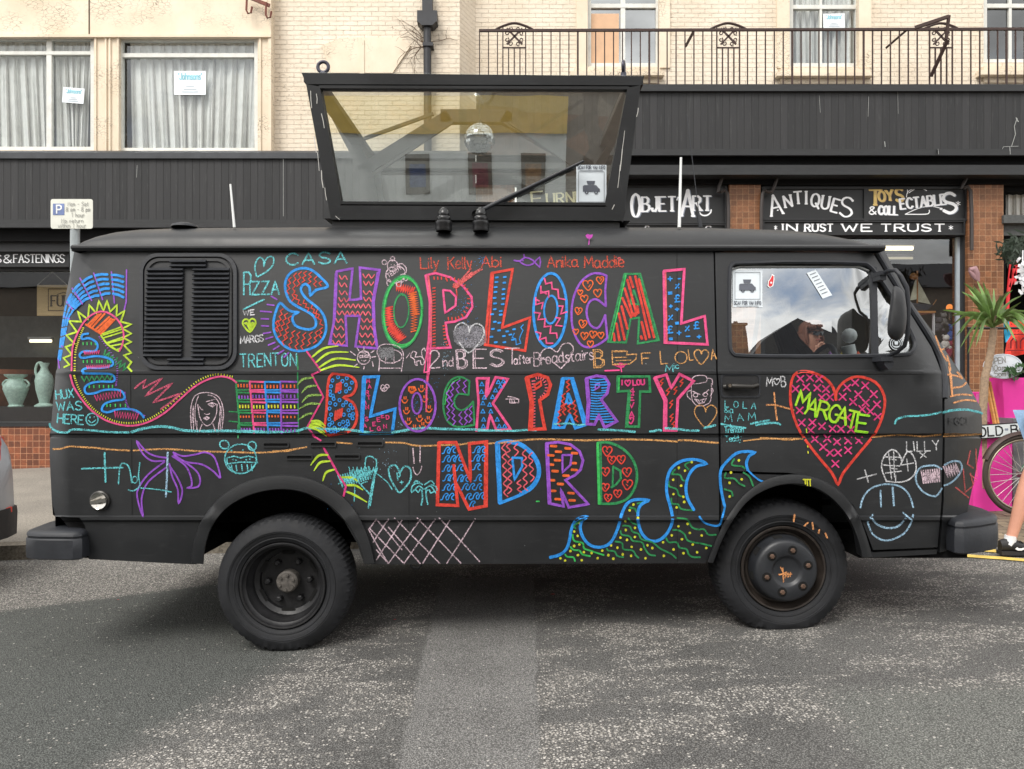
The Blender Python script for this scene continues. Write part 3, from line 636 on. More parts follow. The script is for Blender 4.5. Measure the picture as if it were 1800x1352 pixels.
# doorway to the right of the tiles
m = MB(); m.pbox(1765, 322, 2300, 336, DG-.1, DG+.3, 0); m.pbox(1764.5, 378, 2300, 392, DG-.25, DG+.2, 1); m.pbox(1764.5, 392, 2300, 414, DG-.15, DG+.2, 1); m.pbox(1765, 414, 2300, 420, DG-.1, DG+.2, 0)
m.pbox(1764.5, 322, 1768, 900, DG-.05, DG+.2, 0)
dw = m.build('doorway', [DARK, M('grey_weathered_lintel', (74, 76, 76), .8, 0, .4, 20)], bld)
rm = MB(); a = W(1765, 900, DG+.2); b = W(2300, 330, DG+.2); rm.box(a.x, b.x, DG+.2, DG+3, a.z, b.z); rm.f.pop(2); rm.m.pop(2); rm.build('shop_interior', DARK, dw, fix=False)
curtain(dw, 1766, 336, 1830, 380, DG+.12, 5, .03)
# balcony railing with scroll panels
m = MB(); DRl = DF+.12
m.bar(W(842, 54, DRl), W(2200, 50, DRl), .035, .035)
x = 843; scr = [880, 1256, 1630]
while x < 2100:
    if not any(sx-2 < x < sx+52 for sx in scr): m.bar(W(x, 54, DRl), W(x, 150, DRl), .016 if int(x/15.7) % 8 else .028, .016)
    x += 15.7
rail = m.build('balcony_railing', IRON, bld)
for sx in scr:
    s_ = MB()
    s_.tube([W(px, py, DRl) for px, py in smoothp([(sx-10, 53), (sx+4, 46), (sx+24, 41), (sx+44, 46), (sx+58, 53)], 5)], .018, 6)
    for q in ((sx+4, 47, sx+4, 150), (sx+44, 47, sx+44, 150), (sx+4, 84, sx+44, 84), (sx+14, 84, sx+14, 150), (sx+24, 84, sx+24, 150), (sx+34, 84, sx+34, 150)): s_.bar(W(q[0], q[1], DRl), W(q[2], q[3], DRl), .018, .018)
    for q in ((sx+11, 50, sx+38, 78), (sx+38, 50, sx+11, 78)): s_.bar(W(q[0], q[1], DRl), W(q[2], q[3], DRl), .025, .018)
    for ix in (-1, 1):
        for iy in (-1, 1):
            for (cx, cy) in ((sx+24+ix*13, 64+iy*6), (sx+24+ix*7, 64+iy*13)):
                s_.tube([W(cx+4.2*math.cos(t)*(1-.09*i), cy+4.2*math.sin(t)*(1-.09*i), DRl) for i, t in enumerate([k*.9+ix for k in range(8)])], .009, 5)
    s_.build('scroll_panel', IRON, rail, smooth=50)
m = MB(); m.bar(W(1608, 49, DRl-.1), W(1668, 29, DRl-.35), .045, .045); m.bar(W(1668, 27, DRl-.35), W(1663, 70, DRl-.3), .035, .035); m.bar(W(1666, 70, DRl-.3), W(1636, 135, DRl-.02), .045, .03); m.build('bent_arm', IRON, rail)
for q in ((1595, 52, 1558, 84), (1219, 56, 1205, 82)): m = MB(); m.bar(W(q[0], q[1], DRl), W(q[2], q[3], DRl+.5), .03, .03); m.build('railing_stay', IRON, rail)
# loose bracket with hooks high on the wall
m = MB(); m.bar(W(434, -6, DBAY-.1), W(474, 10, DBAY-.1), .05, .03)
for hx, hy in ((434, 6), (468, 14)): m.tube([W(px, py, DBAY-.12) for px, py in ((hx, hy-10), (hx-1, hy+12), (hx+2, hy+18), (hx+7, hy+17), (hx+9, hy+6))], .016, 6)
tag(m.build('iron_bracket', M('red_rusted_iron', (112, 64, 52), .7, .2), smooth=50), 'rusty iron bracket with two hooks high on the cream wall', 'bracket')
# conduit pipes framing the signs
D = DG-.26
for pts in (((1180, 291), (1272, 291), (1272, 305), (1262, 338), (1279, 340), (1280, 420)), ((1434, 290), (1367, 291), (1368, 305), (1356, 338), (1340, 340), (1338, 420)), ((1634, 290), (1700, 290), (1702, 306), (1690, 332), (1706, 336), (1708, 440))):
    m = MB(); m.tube([W(px, py, D) for px, py in smoothp(pts, 3)], .026, 6); m.build('conduit', M('black_painted_conduit', (50, 44, 42), .5), bld, smooth=50)
# ------------------------------------------------------------------ signs on the shop front
SIGNW = M('sign_white_enamel', (240, 241, 244), .5, 0, .08, 20); SIGNS = M('sign_grey_shadow', (128, 136, 150), .5); SIGNY = M('sign_gold_enamel', (226, 196, 120), .5); SIGNT = M('sign_tan_shadow', (168, 132, 96), .5)
SBOARD = M('sign_black_board', (26, 27, 29), .5, 0, .25, 3, .1)
def sign(r, label, fw=4, D=DG-.14, name='shop_sign', frame=True):
    x0, y0, x1, y1 = r; mb = MB(); mb.pbox(x0, y0, x1, y1, D, D+.05)
    o = mb.build(name, SBOARD); tag(o, label, 'sign')
    if frame:
        mb = MB(); mb.pbox(x0, y0-fw, x1, y0, D-.03, D+.05); mb.pbox(x0, y1, x1, y1+fw, D-.03, D+.05); mb.pbox(x0-fw, y0-fw, x0, y1+fw, D-.028, D+.05); mb.pbox(x1, y0-fw, x1+fw, y1+fw, D-.028, D+.05)
        f = mb.build('sign_frame', BLKWOOD); f.parent = o; f.matrix_parent_inverse = Matrix.Translation(-o.location); f.location = f.location
        # child meshes keep world coordinates
        f.matrix_parent_inverse = Matrix.Translation(-o.location)
    return o, Draw(lambda px, py: D, .002)
def shadowed(d, z, w, txt, a, b, h, c1, c2, off=5, **kw):
    st = random.getstate(); d.text(z, c2, w, txt, (a[0]+off, a[1]+off*.6), (b[0]+off, b[1]+off*.6), h, **kw)
    random.setstate(st); d.eps += .003; d.text(z, c1, w, txt, a, b, h, **kw); d.eps -= .003
def letter(o, d, name='sign_lettering'):
    l = d.mb.build(name, d.mats, None, loc=(0, 0, 0), fix=False); l.parent = o; l.matrix_parent_inverse = Matrix.Translation(-o.location)
o, d = sign((1101, 328, 1274, 390), "black sign reading OBJET D'ART with ornate white letters")
shadowed(d, 's', 5.4, 'O', (143, 385), (212, 385), 190, SIGNW, SIGNS, 8, thin=.35)
shadowed(d, 's', 4.8, 'BJET', (232, 340), (510, 335), 118, SIGNW, SIGNS, 7, serif=3.0, thin=.5, gap=1.3)
shadowed(d, 's', 2.0, "'", (520, 330), (530, 330), 110, SIGNW, SIGNS, 4)
shadowed(d, 's', 5.6, 'A', (555, 375), (655, 378), 215, SIGNW, SIGNS, 8, serif=3.0, thin=.5)
shadowed(d, 's', 4.8, 'RT', (655, 330), (805, 330), 118, SIGNW, SIGNS, 7, serif=3.0, thin=.5, gap=1.3)
d.s_('s', SIGNW, 2.5, '700,340 730,370 770,372 800,350 806,325', False, 4)
letter(o, d)
o, d = sign((1344, 332, 1519, 384), 'black sign reading ANTIQUES in arched white letters')
D_ = lambda x, y: (x, y)
for ch, ax, ay, bx, by, h in (('A',690,950,742,938,88),('N',752,912,782,906,50),('T',792,896,826,893,52),('I',843,896,850,896,54),('Q',862,905,898,910,56),('U',908,915,938,920,56),('E',950,928,978,936,58),('S',988,948,1040,956,84)):
    d.text('t', SIGNW, 4.3, ch, (ax, ay), (bx, by), h, serif=2.2 if ch not in 'QS' else 0, thin=.6)
d.text('t', SIGNW, 2, '.', (716, 925), (720, 925), 40)
letter(o, d)
o, d = sign((1527, 332, 1697, 384), 'black sign reading TOYS & COLLECTABLES in gold and white')
shadowed(d, 'u', 5.6, 'T', (570, 270), (675, 270), 118, SIGNY, SIGNT, 5, serif=3, thin=.6)
shadowed(d, 'u', 4.5, 'OY', (655, 245), (765, 230), 78, SIGNY, SIGNT, 5, serif=2, thin=.6)
shadowed(d, 'u', 4.6, 'S', (790, 245), (845, 240), 100, SIGNY, SIGNT, 5)
d.text('u', SIGNW, 2.4, '&', (578, 345), (630, 345), 58)
shadowed(d, 'u', 4.2, 'COLL', (650, 345), (800, 350), 66, SIGNW, SIGNS, 5, serif=1.6, thin=.6)
shadowed(d, 'u', 4.2, 'ECTABLE', (825, 305), (1185, 265), 80, SIGNW, SIGNS, 5, serif=1.6, thin=.6)
shadowed(d, 'u', 5.4, 'S', (1165, 338), (1268, 330), 155, SIGNW, SIGNS, 6)
d.s_('u', SIGNW, 1.4, '860,345 960,300 1060,282 1150,300', False, 4); d.s_('u', SIGNW, 1.6, '860,345 1020,345 1050,330 1050,312', False, 4); d.s_('u', SIGNW, 1.4, '870,210 880,170 920,145 980,138 1030,158', False, 4); d.s_('u', SIGNW, 1.4, '880,180 875,130'); d.s_('u', SIGNW, 1.4, '890,175 945,140')
d.text('u', SIGNW, 1.2, '*', (1262, 290), (1295, 290), 60); d.text('u', SIGNW, 1.2, '*', (1135, 318), (1155, 318), 30)
letter(o, d)
o, d = sign((1344, 390, 1694, 410), 'narrow black board reading IN RUST WE TRUST in wide white letters', 3)
for t_, x0, x1 in (('*', 1361, 1366), ('IN', 1376, 1401), ('RUST', 1415, 1464), ('WE', 1480, 1533), ('TRUST', 1549, 1660), ('*', 1668, 1675)):
    d.text('p', SIGNW, 3.1 if t_ != '*' else 1.2, t_, (x0, 406.5), (x1, 406.5), 12.5, serif=2.2 if t_ != '*' else 0, thin=.75, gap=1.6)
letter(o, d)
o, d = sign((1101, 396, 1274, 414), 'narrow black board with white letters just above the van roof', 3)
d.text('p', SIGNW, 2.4, 'S', (1134, 410), (1141, 410), 13); d.text('p', SIGNW, 2.4, 'G', (1240, 410), (1250, 410), 13); letter(o, d)
o, d = sign((912, 330, 1090, 384), 'black sign with cream FURNITURE lettering seen through the rooftop glass')
d.text('p', M('sign_cream_enamel', (226, 220, 176), .5), 4.0, 'F', (936, 362), (956, 360), 24, serif=2, thin=.5); d.text('p', M('sign_cream_enamel', (226, 220, 176), .5), 3.6, 'URNITURE', (962, 360), (1082, 352), 19, serif=2, thin=.6, gap=1.4); letter(o, d)
o, d = sign((-320, 446, 118, 466), 'narrow black board reading & FASTENINGS in white letters', 3)
d.text('p', SIGNW, 1.9, '&', (7, 462), (20, 462), 13.5); d.text('p', SIGNW, 2.1, 'FASTENINGS', (24, 461.5), (113, 461.5), 14, serif=1.6, thin=.7, gap=1.0)
d.text('p', SIGNW, 2.1, 'S', (-8, 461.5), (2, 461.5), 13); letter(o, d)
# paper notices taped in the windows
PAPER = M('white_paper', (222, 228, 232), .8, 0, .05, 5); TEAL = M('teal_ink', (136, 192, 206), .8); GREYI = M('grey_ink', (160, 172, 182), .8)
def notice(cx, cy, w_, h_, rot, D, label):
    mb = MB(); c = W(cx, cy, D); k = D/F; mb.obox(c, Vector((math.cos(rot), 0, -math.sin(rot)))*w_*k/2, Vector((0, .003, 0)), Vector((math.sin(rot), 0, math.cos(rot)))*h_*k/2)
    o = mb.build('paper_notice', PAPER); tag(o, label, 'notice')
    d = Draw(lambda px, py: D-.003, .002); q = lambda u, v: (cx+(u*math.cos(rot)-v*math.sin(rot))*w_/2, cy+(u*math.sin(rot)+v*math.cos(rot))*h_/2)
    d.text('p', TEAL, w_*.035, "'Johnsons'", q(-.72, -.3), q(.72, -.3), h_*.26)
    for v, l in ((.3, .25), (.52, .4), (.74, .5)): d.s_('p', GREYI, 1.0, [q(-l, v), q(l, v)])
    letter(o, d, 'notice_text')
notice(334, 146, 56, 42, 0, D1-.012, 'white paper notice in the middle of the wide curtained window')
notice(129, 168, 38, 27, .08, D1-.012, 'small tilted white notice in the narrow left window')
notice(1466, 37, 38, 26, -.02, D2-.012, 'white paper notice in the sash window above the balcony')
# ------------------------------------------------------------------ the van: its side is a depth map over the photo's side view (real metres)
YC = 4.69
van = thing('delivery_van', 'matte black van covered in colourful chalk drawings with a glass box on its roof', 'van', (0.1, YC, G(.1)))
PROF = [(430, .105), (441, .098), (560, .045), (640, .016), (650, .012), (653, .000), (657, .0), (659, .004), (700, .002), (762, .002), (764.5, .02), (768, .02), (770.5, .004), (800, .0), (850, .0), (906, .003), (909, -.012), (914, -.012), (918, .006), (950, .012), (995, .03)]
FRONT = [(434, 1553), (526, 1598), (590, 1644), (672, 1700), (719, 1725), (762, 1727), (840, 1713), (905, 1699), (965, 1690)]
REAR = [(436, 131), (533, 113), (660, 97.5), (757, 89), (764, 87), (770, 88), (800, 87), (880, 91), (905, 93), (985, 96)]
def SD(px, py):
    off = interp(py, PROF)
    t = max(0.0, min(1.0, 1-(interp(py, FRONT)-px)/72)); off += (.20 if py > 655 else .10+.1*max(0, (py-560)/95)) * t*t
    r = max(0.0, min(1.0, 1-(px-interp(py, REAR))/34)); off += .085*r*r
    return 3.70+off
def SV(px, py, o=0.0): return W(px, py, SD(px, py)+o)
def rrect(x0, y0, x1, y1, r, n=5):
    pts = []
    for cx, cy, a in ((x1-r, y0+r, -90), (x1-r, y1-r, 0), (x0+r, y1-r, 90), (x0+r, y0+r, 180)):
        for i in range(n+1):
            t = math.radians(a+90*i/n); pts.append((cx+r*math.cos(t), cy+r*math.sin(t)))
    return pts
def panel(mb, poly, holes=(), o=0.0, edge=.03, gx=36, m=0, far=False, surf=SV):
    """fill a polygon of photo-pixel points, cut it on the body's creases, lay it on the body surface, fold its rim inwards"""
    bm = bmesh.new(); es = []
    for loop in (poly, *holes):
        vs = [bm.verts.new((x, y, 0)) for x, y in loop]
        es += [bm.edges.new((vs[i], vs[(i+1) % len(vs)])) for i in range(len(vs))]
    bmesh.ops.triangle_fill(bm, edges=es, use_beauty=True, use_dissolve=False)
    x0 = min(p[0] for p in poly); x1 = max(p[0] for p in poly); y0 = min(p[1] for p in poly); y1 = max(p[1] for p in poly)
    cuts = [((0, c, 0), (0, 1, 0)) for c, _ in PROF if y0 < c < y1]
    cuts += [((0, y, 0), (0, 1, 0)) for y in (475, 510, 600, 680, 725, 785, 825, 870, 930, 970) if y0 < y < y1]
    cuts += [((x, 0, 0), (1, 0, 0)) for x in [x0+gx*i for i in range(1, int((x1-x0)/gx)+1)]+[92, 95, 98, 102, 106, 112, 119, 126]+[1600, 1625, 1645, 1660, 1672, 1684, 1694, 1702, 1709, 1715, 1720] if x0 < x < x1]
    for co, no in cuts:
        bmesh.ops.bisect_plane(bm, geom=bm.verts[:]+bm.edges[:]+bm.faces[:], plane_co=co, plane_no=no, dist=1e-4)
    bm.verts.index_update()
    rim = [(e.verts[0].index, e.verts[1].index) for e in bm.edges if len(e.link_faces) == 1]
    V = [surf(v.co.x, v.co.y, o) for v in bm.verts]; Fc = [[v.index for v in f.verts] for f in bm.faces]
    for i, f in enumerate(bm.faces):
        if f.normal.z > 0: Fc[i].reverse()
    n = len(V)
    if edge:
        V += [v+Vector((0, edge, 0)) for v in V]; Fc += [[a, b, b+n, a+n] for a, b in rim]
    bm.free()
    if far: V = [Vector((v.x, 2*YC-v.y, v.z)) for v in V]; Fc = [f[::-1] for f in Fc]
    mb.add(V, Fc, m)
ARCH_R = [(345, 992), (349, 965), (360, 930), (380, 900), (410, 876), (445, 862), (495, 859), (535, 866), (575, 886), (605, 915), (628, 955), (640, 992)]
ARCH_F = [(1247, 990), (1256, 960), (1270, 930), (1290, 897), (1320, 870), (1350, 856), (1390, 851), (1430, 857), (1465, 876), (1492, 905), (1507, 935), (1514, 976)]
rear_edge = [(x, y) for y, x in REAR]
poly_body = [(1254, 441), (131, 441)] + [p for p in rear_edge if p[1] > 441 and p[1] < 980] + [(97, 908), (140, 910), (150, 925), (156, 983), (335, 992)] + ARCH_R + [(650, 992), (1240, 990)] + [(1256, 960), (1264, 942), (1264, 826), (1262, 700), (1259, 655)]
poly_body = [p for p in poly_body if not (p[0] in (93, 96) and p[1] >= 905)]
poly_front = [(1541, 441), (1553, 436), (1598, 526), (1644, 590), (1700, 672), (1725, 719), (1727, 762), (1713, 840), (1699, 905), (1694, 930), (1668, 968), (1652, 971), (1659, 880), (1661, 770), (1660, 655), (1642, 608), (1596, 535)]
# door sits over the front wheel arch
door_out = [(1257, 444), (1534, 444), (1592, 538), (1637, 610), (1656, 657), (1657, 770), (1655, 880), (1648, 962), (1535, 967), (1519, 925), (1500, 888), (1470, 858), (1430, 838), (1385, 831), (1340, 830), (1268, 827), (1266, 700), (1262, 655)]
poly_sill = [(1268, 831), (1340, 834), (1385, 835), (1430, 842), (1467, 862), (1496, 891), (1515, 927), (1531, 971), (1648, 966), (1646, 974), (1520, 981)] + ARCH_F[::-1] + [(1252, 985), (1268, 938)]
WINH = rrect(1283, 462, 1535, 628, 16)
QWIN = [(1540, 484), (1546, 486), (1575, 535), (1600, 585), (1608, 604), (1606, 615), (1596, 622), (1540, 624)]
WINALL = [(1296, 461), (1516, 461), (1530, 468), (1545, 487), (1580, 540), (1606, 592), (1610, 606), (1606, 617), (1592, 626), (1296, 627), (1286, 620), (1282, 608), (1282, 474), (1286, 465)]
for _ in range(2): WINALL = [q for i in range(len(WINALL)) for q in ((WINALL[i][0]*.75+WINALL[(i+1) % len(WINALL)][0]*.25, WINALL[i][1]*.75+WINALL[(i+1) % len(WINALL)][1]*.25), (WINALL[i][0]*.25+WINALL[(i+1) % len(WINALL)][0]*.75, WINALL[i][1]*.25+WINALL[(i+1) % len(WINALL)][1]*.75))]
body = MB()
for far in (False, True):
    panel(body, poly_body, (), 0, .05, far=far); panel(body, poly_front, (), 0, .05, far=far)
    panel(body, poly_sill, (), .004, .05, far=far)
# inner skin closes the gaps and keeps the load space dark
shell = [(1250, 445), (140, 445), (98, 750), (98, 900), (160, 975), (335, 984)] + [(x-4, y-6) for x, y in ARCH_R[1:-1]] + [(650, 984), (1240, 984)] + [(x-2, y-7) for x, y in ARCH_F[1:-1]] + [(1525, 970), (1660, 960), (1690, 900), (1716, 760), (1712, 720), (1640, 600), (1550, 450)]
for far in (False, True): panel(body, shell, (WINALL,), .035, 0, 60, 1, far=far)
# rear end, front end, floor
def loft(pts, m, bulge=0.0, sgn=-1):
    n = 8; V = []
    for px, py in pts:
        a = SV(px, py); 
        for j in range(n+1):
            t = j/n; V.append((a.x+sgn*bulge*math.sin(math.pi*t)**.6, a.y+(2*YC-2*a.y)*t, a.z))
    body.add(V, [(i*(n+1)+j, i*(n+1)+j+1, (i+1)*(n+1)+j+1, (i+1)*(n+1)+j) for i in range(len(pts)-1) for j in range(n)], m)
loft([(x, y) for x, y in [(131, 440)]+rear_edge[1:-1]+[(97, 908), (98, 980)]], 0, .05, -1)
loft([(1725, 719), (1727, 762), (1713, 840), (1699, 905), (1690, 968)], 0, .06, 1)
zf = W(900, 985, 3.75).z; xa, xb = W(110, 900, 3.75).x, W(1690, 900, 3.85).x
arch_cut = [(W(340, 0, 3.75).x, W(645, 0, 3.75).x), (W(1245, 0, 3.75).x, W(1518, 0, 3.75).x)]
segs = [(xa, arch_cut[0][0]), (arch_cut[0][1], arch_cut[1][0]), (arch_cut[1][1], xb)]
for a, b in segs: body.box(a, b, 3.80, 2*YC-3.80, zf, zf+.06, 1)
for a, b in arch_cut:
    body.box(a, b, 4.25, 2*YC-4.25, zf, zf+.45, 1); body.box(a, b, 3.76, 2*YC-3.76, zf+.47, zf+.5, 1)
bx_ = W(1262, 0, 3.8).x; body.box(bx_, bx_+.03, 3.86, 2*YC-3.86, zf+.06, 1.93, 1)
vbody = body.build('body', [BLACK, DARK], van, smooth=35, fix=False)
# chassis, axles, exhaust
m = MB()
for y in (4.25, 5.1): m.box(-2.2, 2.2, y, y+.07, zf-.015, zf+.10)
for x, z in ((-1.17, None), (1.40, None)): m.tube([(x, 3.95, G(x)+.335), (x, 2*YC-3.95, G(x)+.335)], .045, 10)
m.ball((-1.17, YC, G(-1.17)+.335), .15, 12); m.tube([(-.6, 4.5, zf-.08), (.9, 4.5, zf-.1), (1.4, 4.6, zf-.1)], .04, 8); m.box(-.4, .5, 4.45, 4.85, zf-.12, zf-.01)
m.tube([SV(721, 993), SV(726, 998), SV(736, 999), SV(741, 993)], .006, 6)
m.build('chassis', DARK, van, smooth=40)
# wheel arch flares
def flare(outer, inner, o, name):
    mb = MB(); A = smoothp(outer, 4); B = smoothp(inner, 4); V = []
    for a, b in zip(A, B):
        for t, dd in ((0, .0), (.06, -o), (.5, -o-.006), (.94, -o-.004), (1, .0), (1.0, .16)):
            q = a.lerp(b, t); V.append(SV(q.x, q.y, dd))
    k = 6; mb.add(V, [(i*k+j, i*k+j+1, (i+1)*k+j+1, (i+1)*k+j) for i in range(len(A)-1) for j in range(k-1)])
    n = len(A)
    for i in (0, n-1): mb.poly([V[i*k+j] for j in range(k)])
    mb.build(name, BLACK, van, smooth=50)
flare([(336, 990), (340, 955), (354, 915), (385, 876), (425, 850), (465, 838), (505, 835), (548, 842), (592, 864), (625, 897), (648, 945), (659, 990)],
      [(358, 992), (361, 962), (372, 928), (395, 897), (425, 877), (460, 865), (500, 861), (538, 868), (574, 886), (603, 913), (627, 950), (641, 992)], .028, 'wheel_arch')
flare([(1243, 988), (1258, 950), (1276, 913), (1305, 873), (1340, 846), (1375, 835), (1415, 835), (1450, 846), (1482, 868), (1508, 903), (1524, 945), (1534, 979)],
      [(1254, 990), (1268, 953), (1287, 917), (1314, 882), (1345, 862), (1378, 852), (1412, 852), (1443, 863), (1470, 884), (1493, 914), (1508, 950), (1515, 980)], .02, 'wheel_arch')
# roof skin and drip rail
ROOF = [(131, 434), (136, 428), (142, 423), (150, 416), (165, 409), (190, 403.5), (225, 400.5), (300, 398.5), (500, 397.5), (900, 397), (1250, 398), (1400, 401.5), (1450, 406), (1490, 413), (1520, 421), (1538, 429), (1551, 434.5)]
zg = SV(900, 436).z; V = []; K = 24; RD = SD(900, 432)+.01; hw = YC-RD
for px, ry in ROOF:
    h = max(.004, .205*(438-ry)/(438-397)); X = (px-900)*3.86/F
    for j in range(K+1):
        u = -math.cos(math.pi*j/K); V.append((X, YC+hw*u, zg+h*(1-abs(u)**2.5)**.4))
m = MB(); m.add(V, [(i*(K+1)+j, i*(K+1)+j+1, (i+1)*(K+1)+j+1, (i+1)*(K+1)+j) for i in range(len(ROOF)-1) for j in range(K)])
m.build('roof', BLACK, van, smooth=45)
m = MB(); x0, x1 = W(129, 0, 3.79).x, W(1553, 0, 3.79).x; zt, zb = W(0, 430.5, 3.78).z, W(0, 441.5, 3.79).z
for y0, y1 in ((3.765, RD+.03), (2*YC-RD-.03, 2*YC-3.765)):
    m.prism([(x0, y0, zb+.012), (x0, y0+.012, zb), (x0, y1, zb), (x0, y1, zt), (x0, y0+.012, zt), (x0, y0, zt-.01)], (x1-x0, 0, 0))
m.box(x0-.01, x0+.06, 3.79, 2*YC-3.79, zb, zt-.004); m.box(x1-.08, x1-.004, 3.79, 2*YC-3.79, zb, zt-.006)
m.build('drip_rail', BLACK, van)
# windscreen
def lf(pts, name, mat, n=8, dx=.0):
    V = []
    for px, py in pts:
        a = SV(px, py)
        for j in range(n+1): t = j/n; V.append((a.x+dx+.05*math.sin(math.pi*t), a.y+(2*YC-2*a.y)*t, a.z))
    mb = MB(); mb.add(V, [(i*(n+1)+j, i*(n+1)+j+1, (i+1)*(n+1)+j+1, (i+1)*(n+1)+j) for i in range(len(pts)-1) for j in range(n)])
    return mb.build(name, mat, van, smooth=40)
GLC = glass('cab_glass', (.70, .74, .74), .30, 1.2); GLF = glass('far_cab_glass', (.78, .82, .82), .05, 1.0)
lf([(1553, 438), (1598, 526), (1644, 590), (1700, 672), (1724, 717)], 'windscreen', GLF)
# black windscreen rubber edge visible from the side
m = MB(); m.tube([SV(x, y, -.004) for x, y in smoothp([(1541, 444), (1595, 533), (1640, 604), (1659, 652), (1661, 700)], 4)], .014, 6); m.build('windscreen_seal', TRIM, van, smooth=50)
# cab doors
def make_door(far):
    mb = MB(); panel(mb, door_out, (WINALL,), -.004, .03, far=far)
    dr = mb.build('cab_door', BLACK, van, smooth=35, fix=False)
    fl = (lambda p: Vector((p.x, 2*YC-p.y, p.z))) if far else (lambda p: p)
    s = MB(); loop = smoothp(WINALL, 1, True)
    s.tube([fl(SV(x, y, -.004)) for x, y in loop[:-1]], .011, 6, closed=True)
    s.bar(fl(SV(1535, 470, .004)), fl(SV(1538, 626, .004)), .028, .02)
    s.build('window_seal', TRIM, dr, smooth=50)
    g = MB(); G_ = lambda x, y, o=.012: fl(SV(x, y, o))
    gp = WINALL
    panel(g, [p for p in gp], (), .02, 0, far=far); g.build('window_glass', GLF if far else GLC, dr, fix=False, smooth=60)
    return dr
door = make_door(False); make_door(True)
m = MB(); m.tube([SV(1286, 474, .012), SV(1300, 469, .012), SV(1510, 469, .012), SV(1527, 476, .012)], .005, 4); m.build('window_channel', M('grey_felt', (150, 152, 152), .9), door)
# door handle in its recess
m = MB(); panel(m, rrect(1267, 657, 1337, 699, 7), (rrect(1270, 660, 1334, 696, 6),), -.009, .012); m.build('handle_surround', TRIM, door, fix=False, smooth=40)
m = MB(); panel(m, rrect(1270, 660, 1334, 696, 6), (), -.0055, 0); m.build('handle_recess', M('dark_recess_plastic', (22, 22, 24), .7), door, fix=False)
m = MB(); m.tube([SV(1272, 680, -.012), SV(1285, 679, -.03), SV(1322, 680, -.03), SV(1332, 677, -.012)], [.012, .014, .011, .01], 10); m.lathe([(0, -.02), (.012, -.02), (.014, 0)], SV(1281, 678, -.035), (0, 1, 0), 14); m.build('door_handle', M('worn_black_metal', (52, 50, 48), .35, .4), door, smooth=40)
m = MB(); m.lathe([(0, -.003), (.008, -.003), (.008, .006)], SV(1283, 678, -.054), (0, 1, 0), 12); m.build('lock', CHROME, door)
# wing mirror on its tubular arm
mi = MB(); O = smoothp([(1571, 504), (1580, 505), (1589, 515), (1593, 535), (1594, 560), (1590, 585), (1581, 597), (1569, 597), (1561, 588), (1560, 570), (1564, 540), (1567, 518)], 3, True)[:-1]
cx, cy = 1577, 552; V = []
for k, (s_, dd) in enumerate(((1.0, .05), (1.0, .0), (.96, -.025), (.8, -.045), (.5, -.055))):
    for q in O: V.append(W(cx+(q.x-cx)*s_, cy+(q.y-cy)*s_, 3.52+dd))
n = len(O); mi.add(V, [(i*n+k, i*n+(k+1) % n, (i+1)*n+(k+1) % n, (i+1)*n+k) for i in range(4) for k in range(n)]+[tuple(range(4*n, 5*n)), tuple(range(n))[::-1]])
mir = mi.build('wing_mirror', M('black_mirror_shell', (30, 31, 34), .6, 0, .2, 8), door, smooth=60)
m = MB(); m.tube([W(x, y, d) for x, y, d in [(1549, 483, 3.77), (1562, 476, 3.66), (1574, 475, 3.60), (1583, 484, 3.58), (1594, 505, 3.57), (1597, 540, 3.57), (1596, 585, 3.57), (1590, 608, 3.58), (1578, 618, 3.62), (1560, 627, 3.70)]], .0105, 8)
m.build('mirror_arm', TRIM, mir, smooth=60)
m = MB(); m.pbox(1548, 476, 1562, 483, 3.70, 3.80); m.pbox(1547, 483, 1558, 492, 3.71, 3.80); m.build('mirror_bracket', TRIM, mir); m = MB(); m.pbox(1549, 627, 1570, 635, 3.62, 3.72); m.prism([W(1553, 635, 3.63), W(1572, 635, 3.63), W(1570, 644, 3.63), W(1562, 650, 3.63), W(1555, 642, 3.63)], (0, .08, 0)); m.build('mirror_bracket', TRIM, mir)
# cab interior
sx = W(1330, 0, 4.2).x
for y in (4.05, 4.95):
    m = MB()
    m.box(sx-.1, sx+.45, y, y+.5, 1.0, 1.12); m.prism([(sx-.12, y, 1.1), (sx+.02, y, 1.1), (sx-.04, y, 1.38), (sx-.13, y, 1.38)], (0, .5, 0))
    m.build('seat', M('dark_seat_cloth', (50, 50, 54), .9), van)
m = MB(); m.box(1.95, 2.35, 3.95, 2*YC-3.95, 1.05, 1.30); m.prism([(1.75, 4.05, 1.05), (1.95, 4.05, 1.32), (1.95, 4.05, 1.0)], (0, 1.2, 0)); m.build('dashboard', M('dark_dashboard', (36, 36, 38), .6), van)
m = MB(); c = Vector((1.72, 4.2, 1.27)); t1 = Vector((.35, 0, .94)); t2 = Vector((0, 1, 0)); m.tube([c+t1*.21*math.cos(a)+t2*.21*math.sin(a) for a in [k*math.pi/12 for k in range(24)]], .014, 8, closed=True); m.tube([c, c+Vector((.25, 0, -.25))], .025, 8); m.bar(c-t2*.2, c+t2*.2, .03, .02); m.build('steering_wheel', TRIM, van, smooth=60)
m = MB(); m.tube([(2.03, 4.45, 1.30), (2.03, 4.45, 1.44), (2.02, 4.45, 1.48)], .04, 12); m.ball((2.03, 4.45, 1.54), .045, 12); m.ball((2.12, 4.3, 1.34), .04, 10); m.build('dashboard_figure', M('white_plastic_figure', (220, 222, 224), .5), van, smooth=60)
m = MB()
for i, x in enumerate((2.02, 2.1, 2.2)): m.lathe([(0, .16), (.02, .13), (.06, 0), (0, 0)], (x, 4.7, 1.30), (0, 0, 1), 10, m=i % 3)
m.build('dashboard_flowers', [M('purple_felt', (150, 96, 170), .8), M('yellow_felt', (206, 190, 90), .8), M('red_felt', (196, 90, 70), .8)], van, smooth=50)
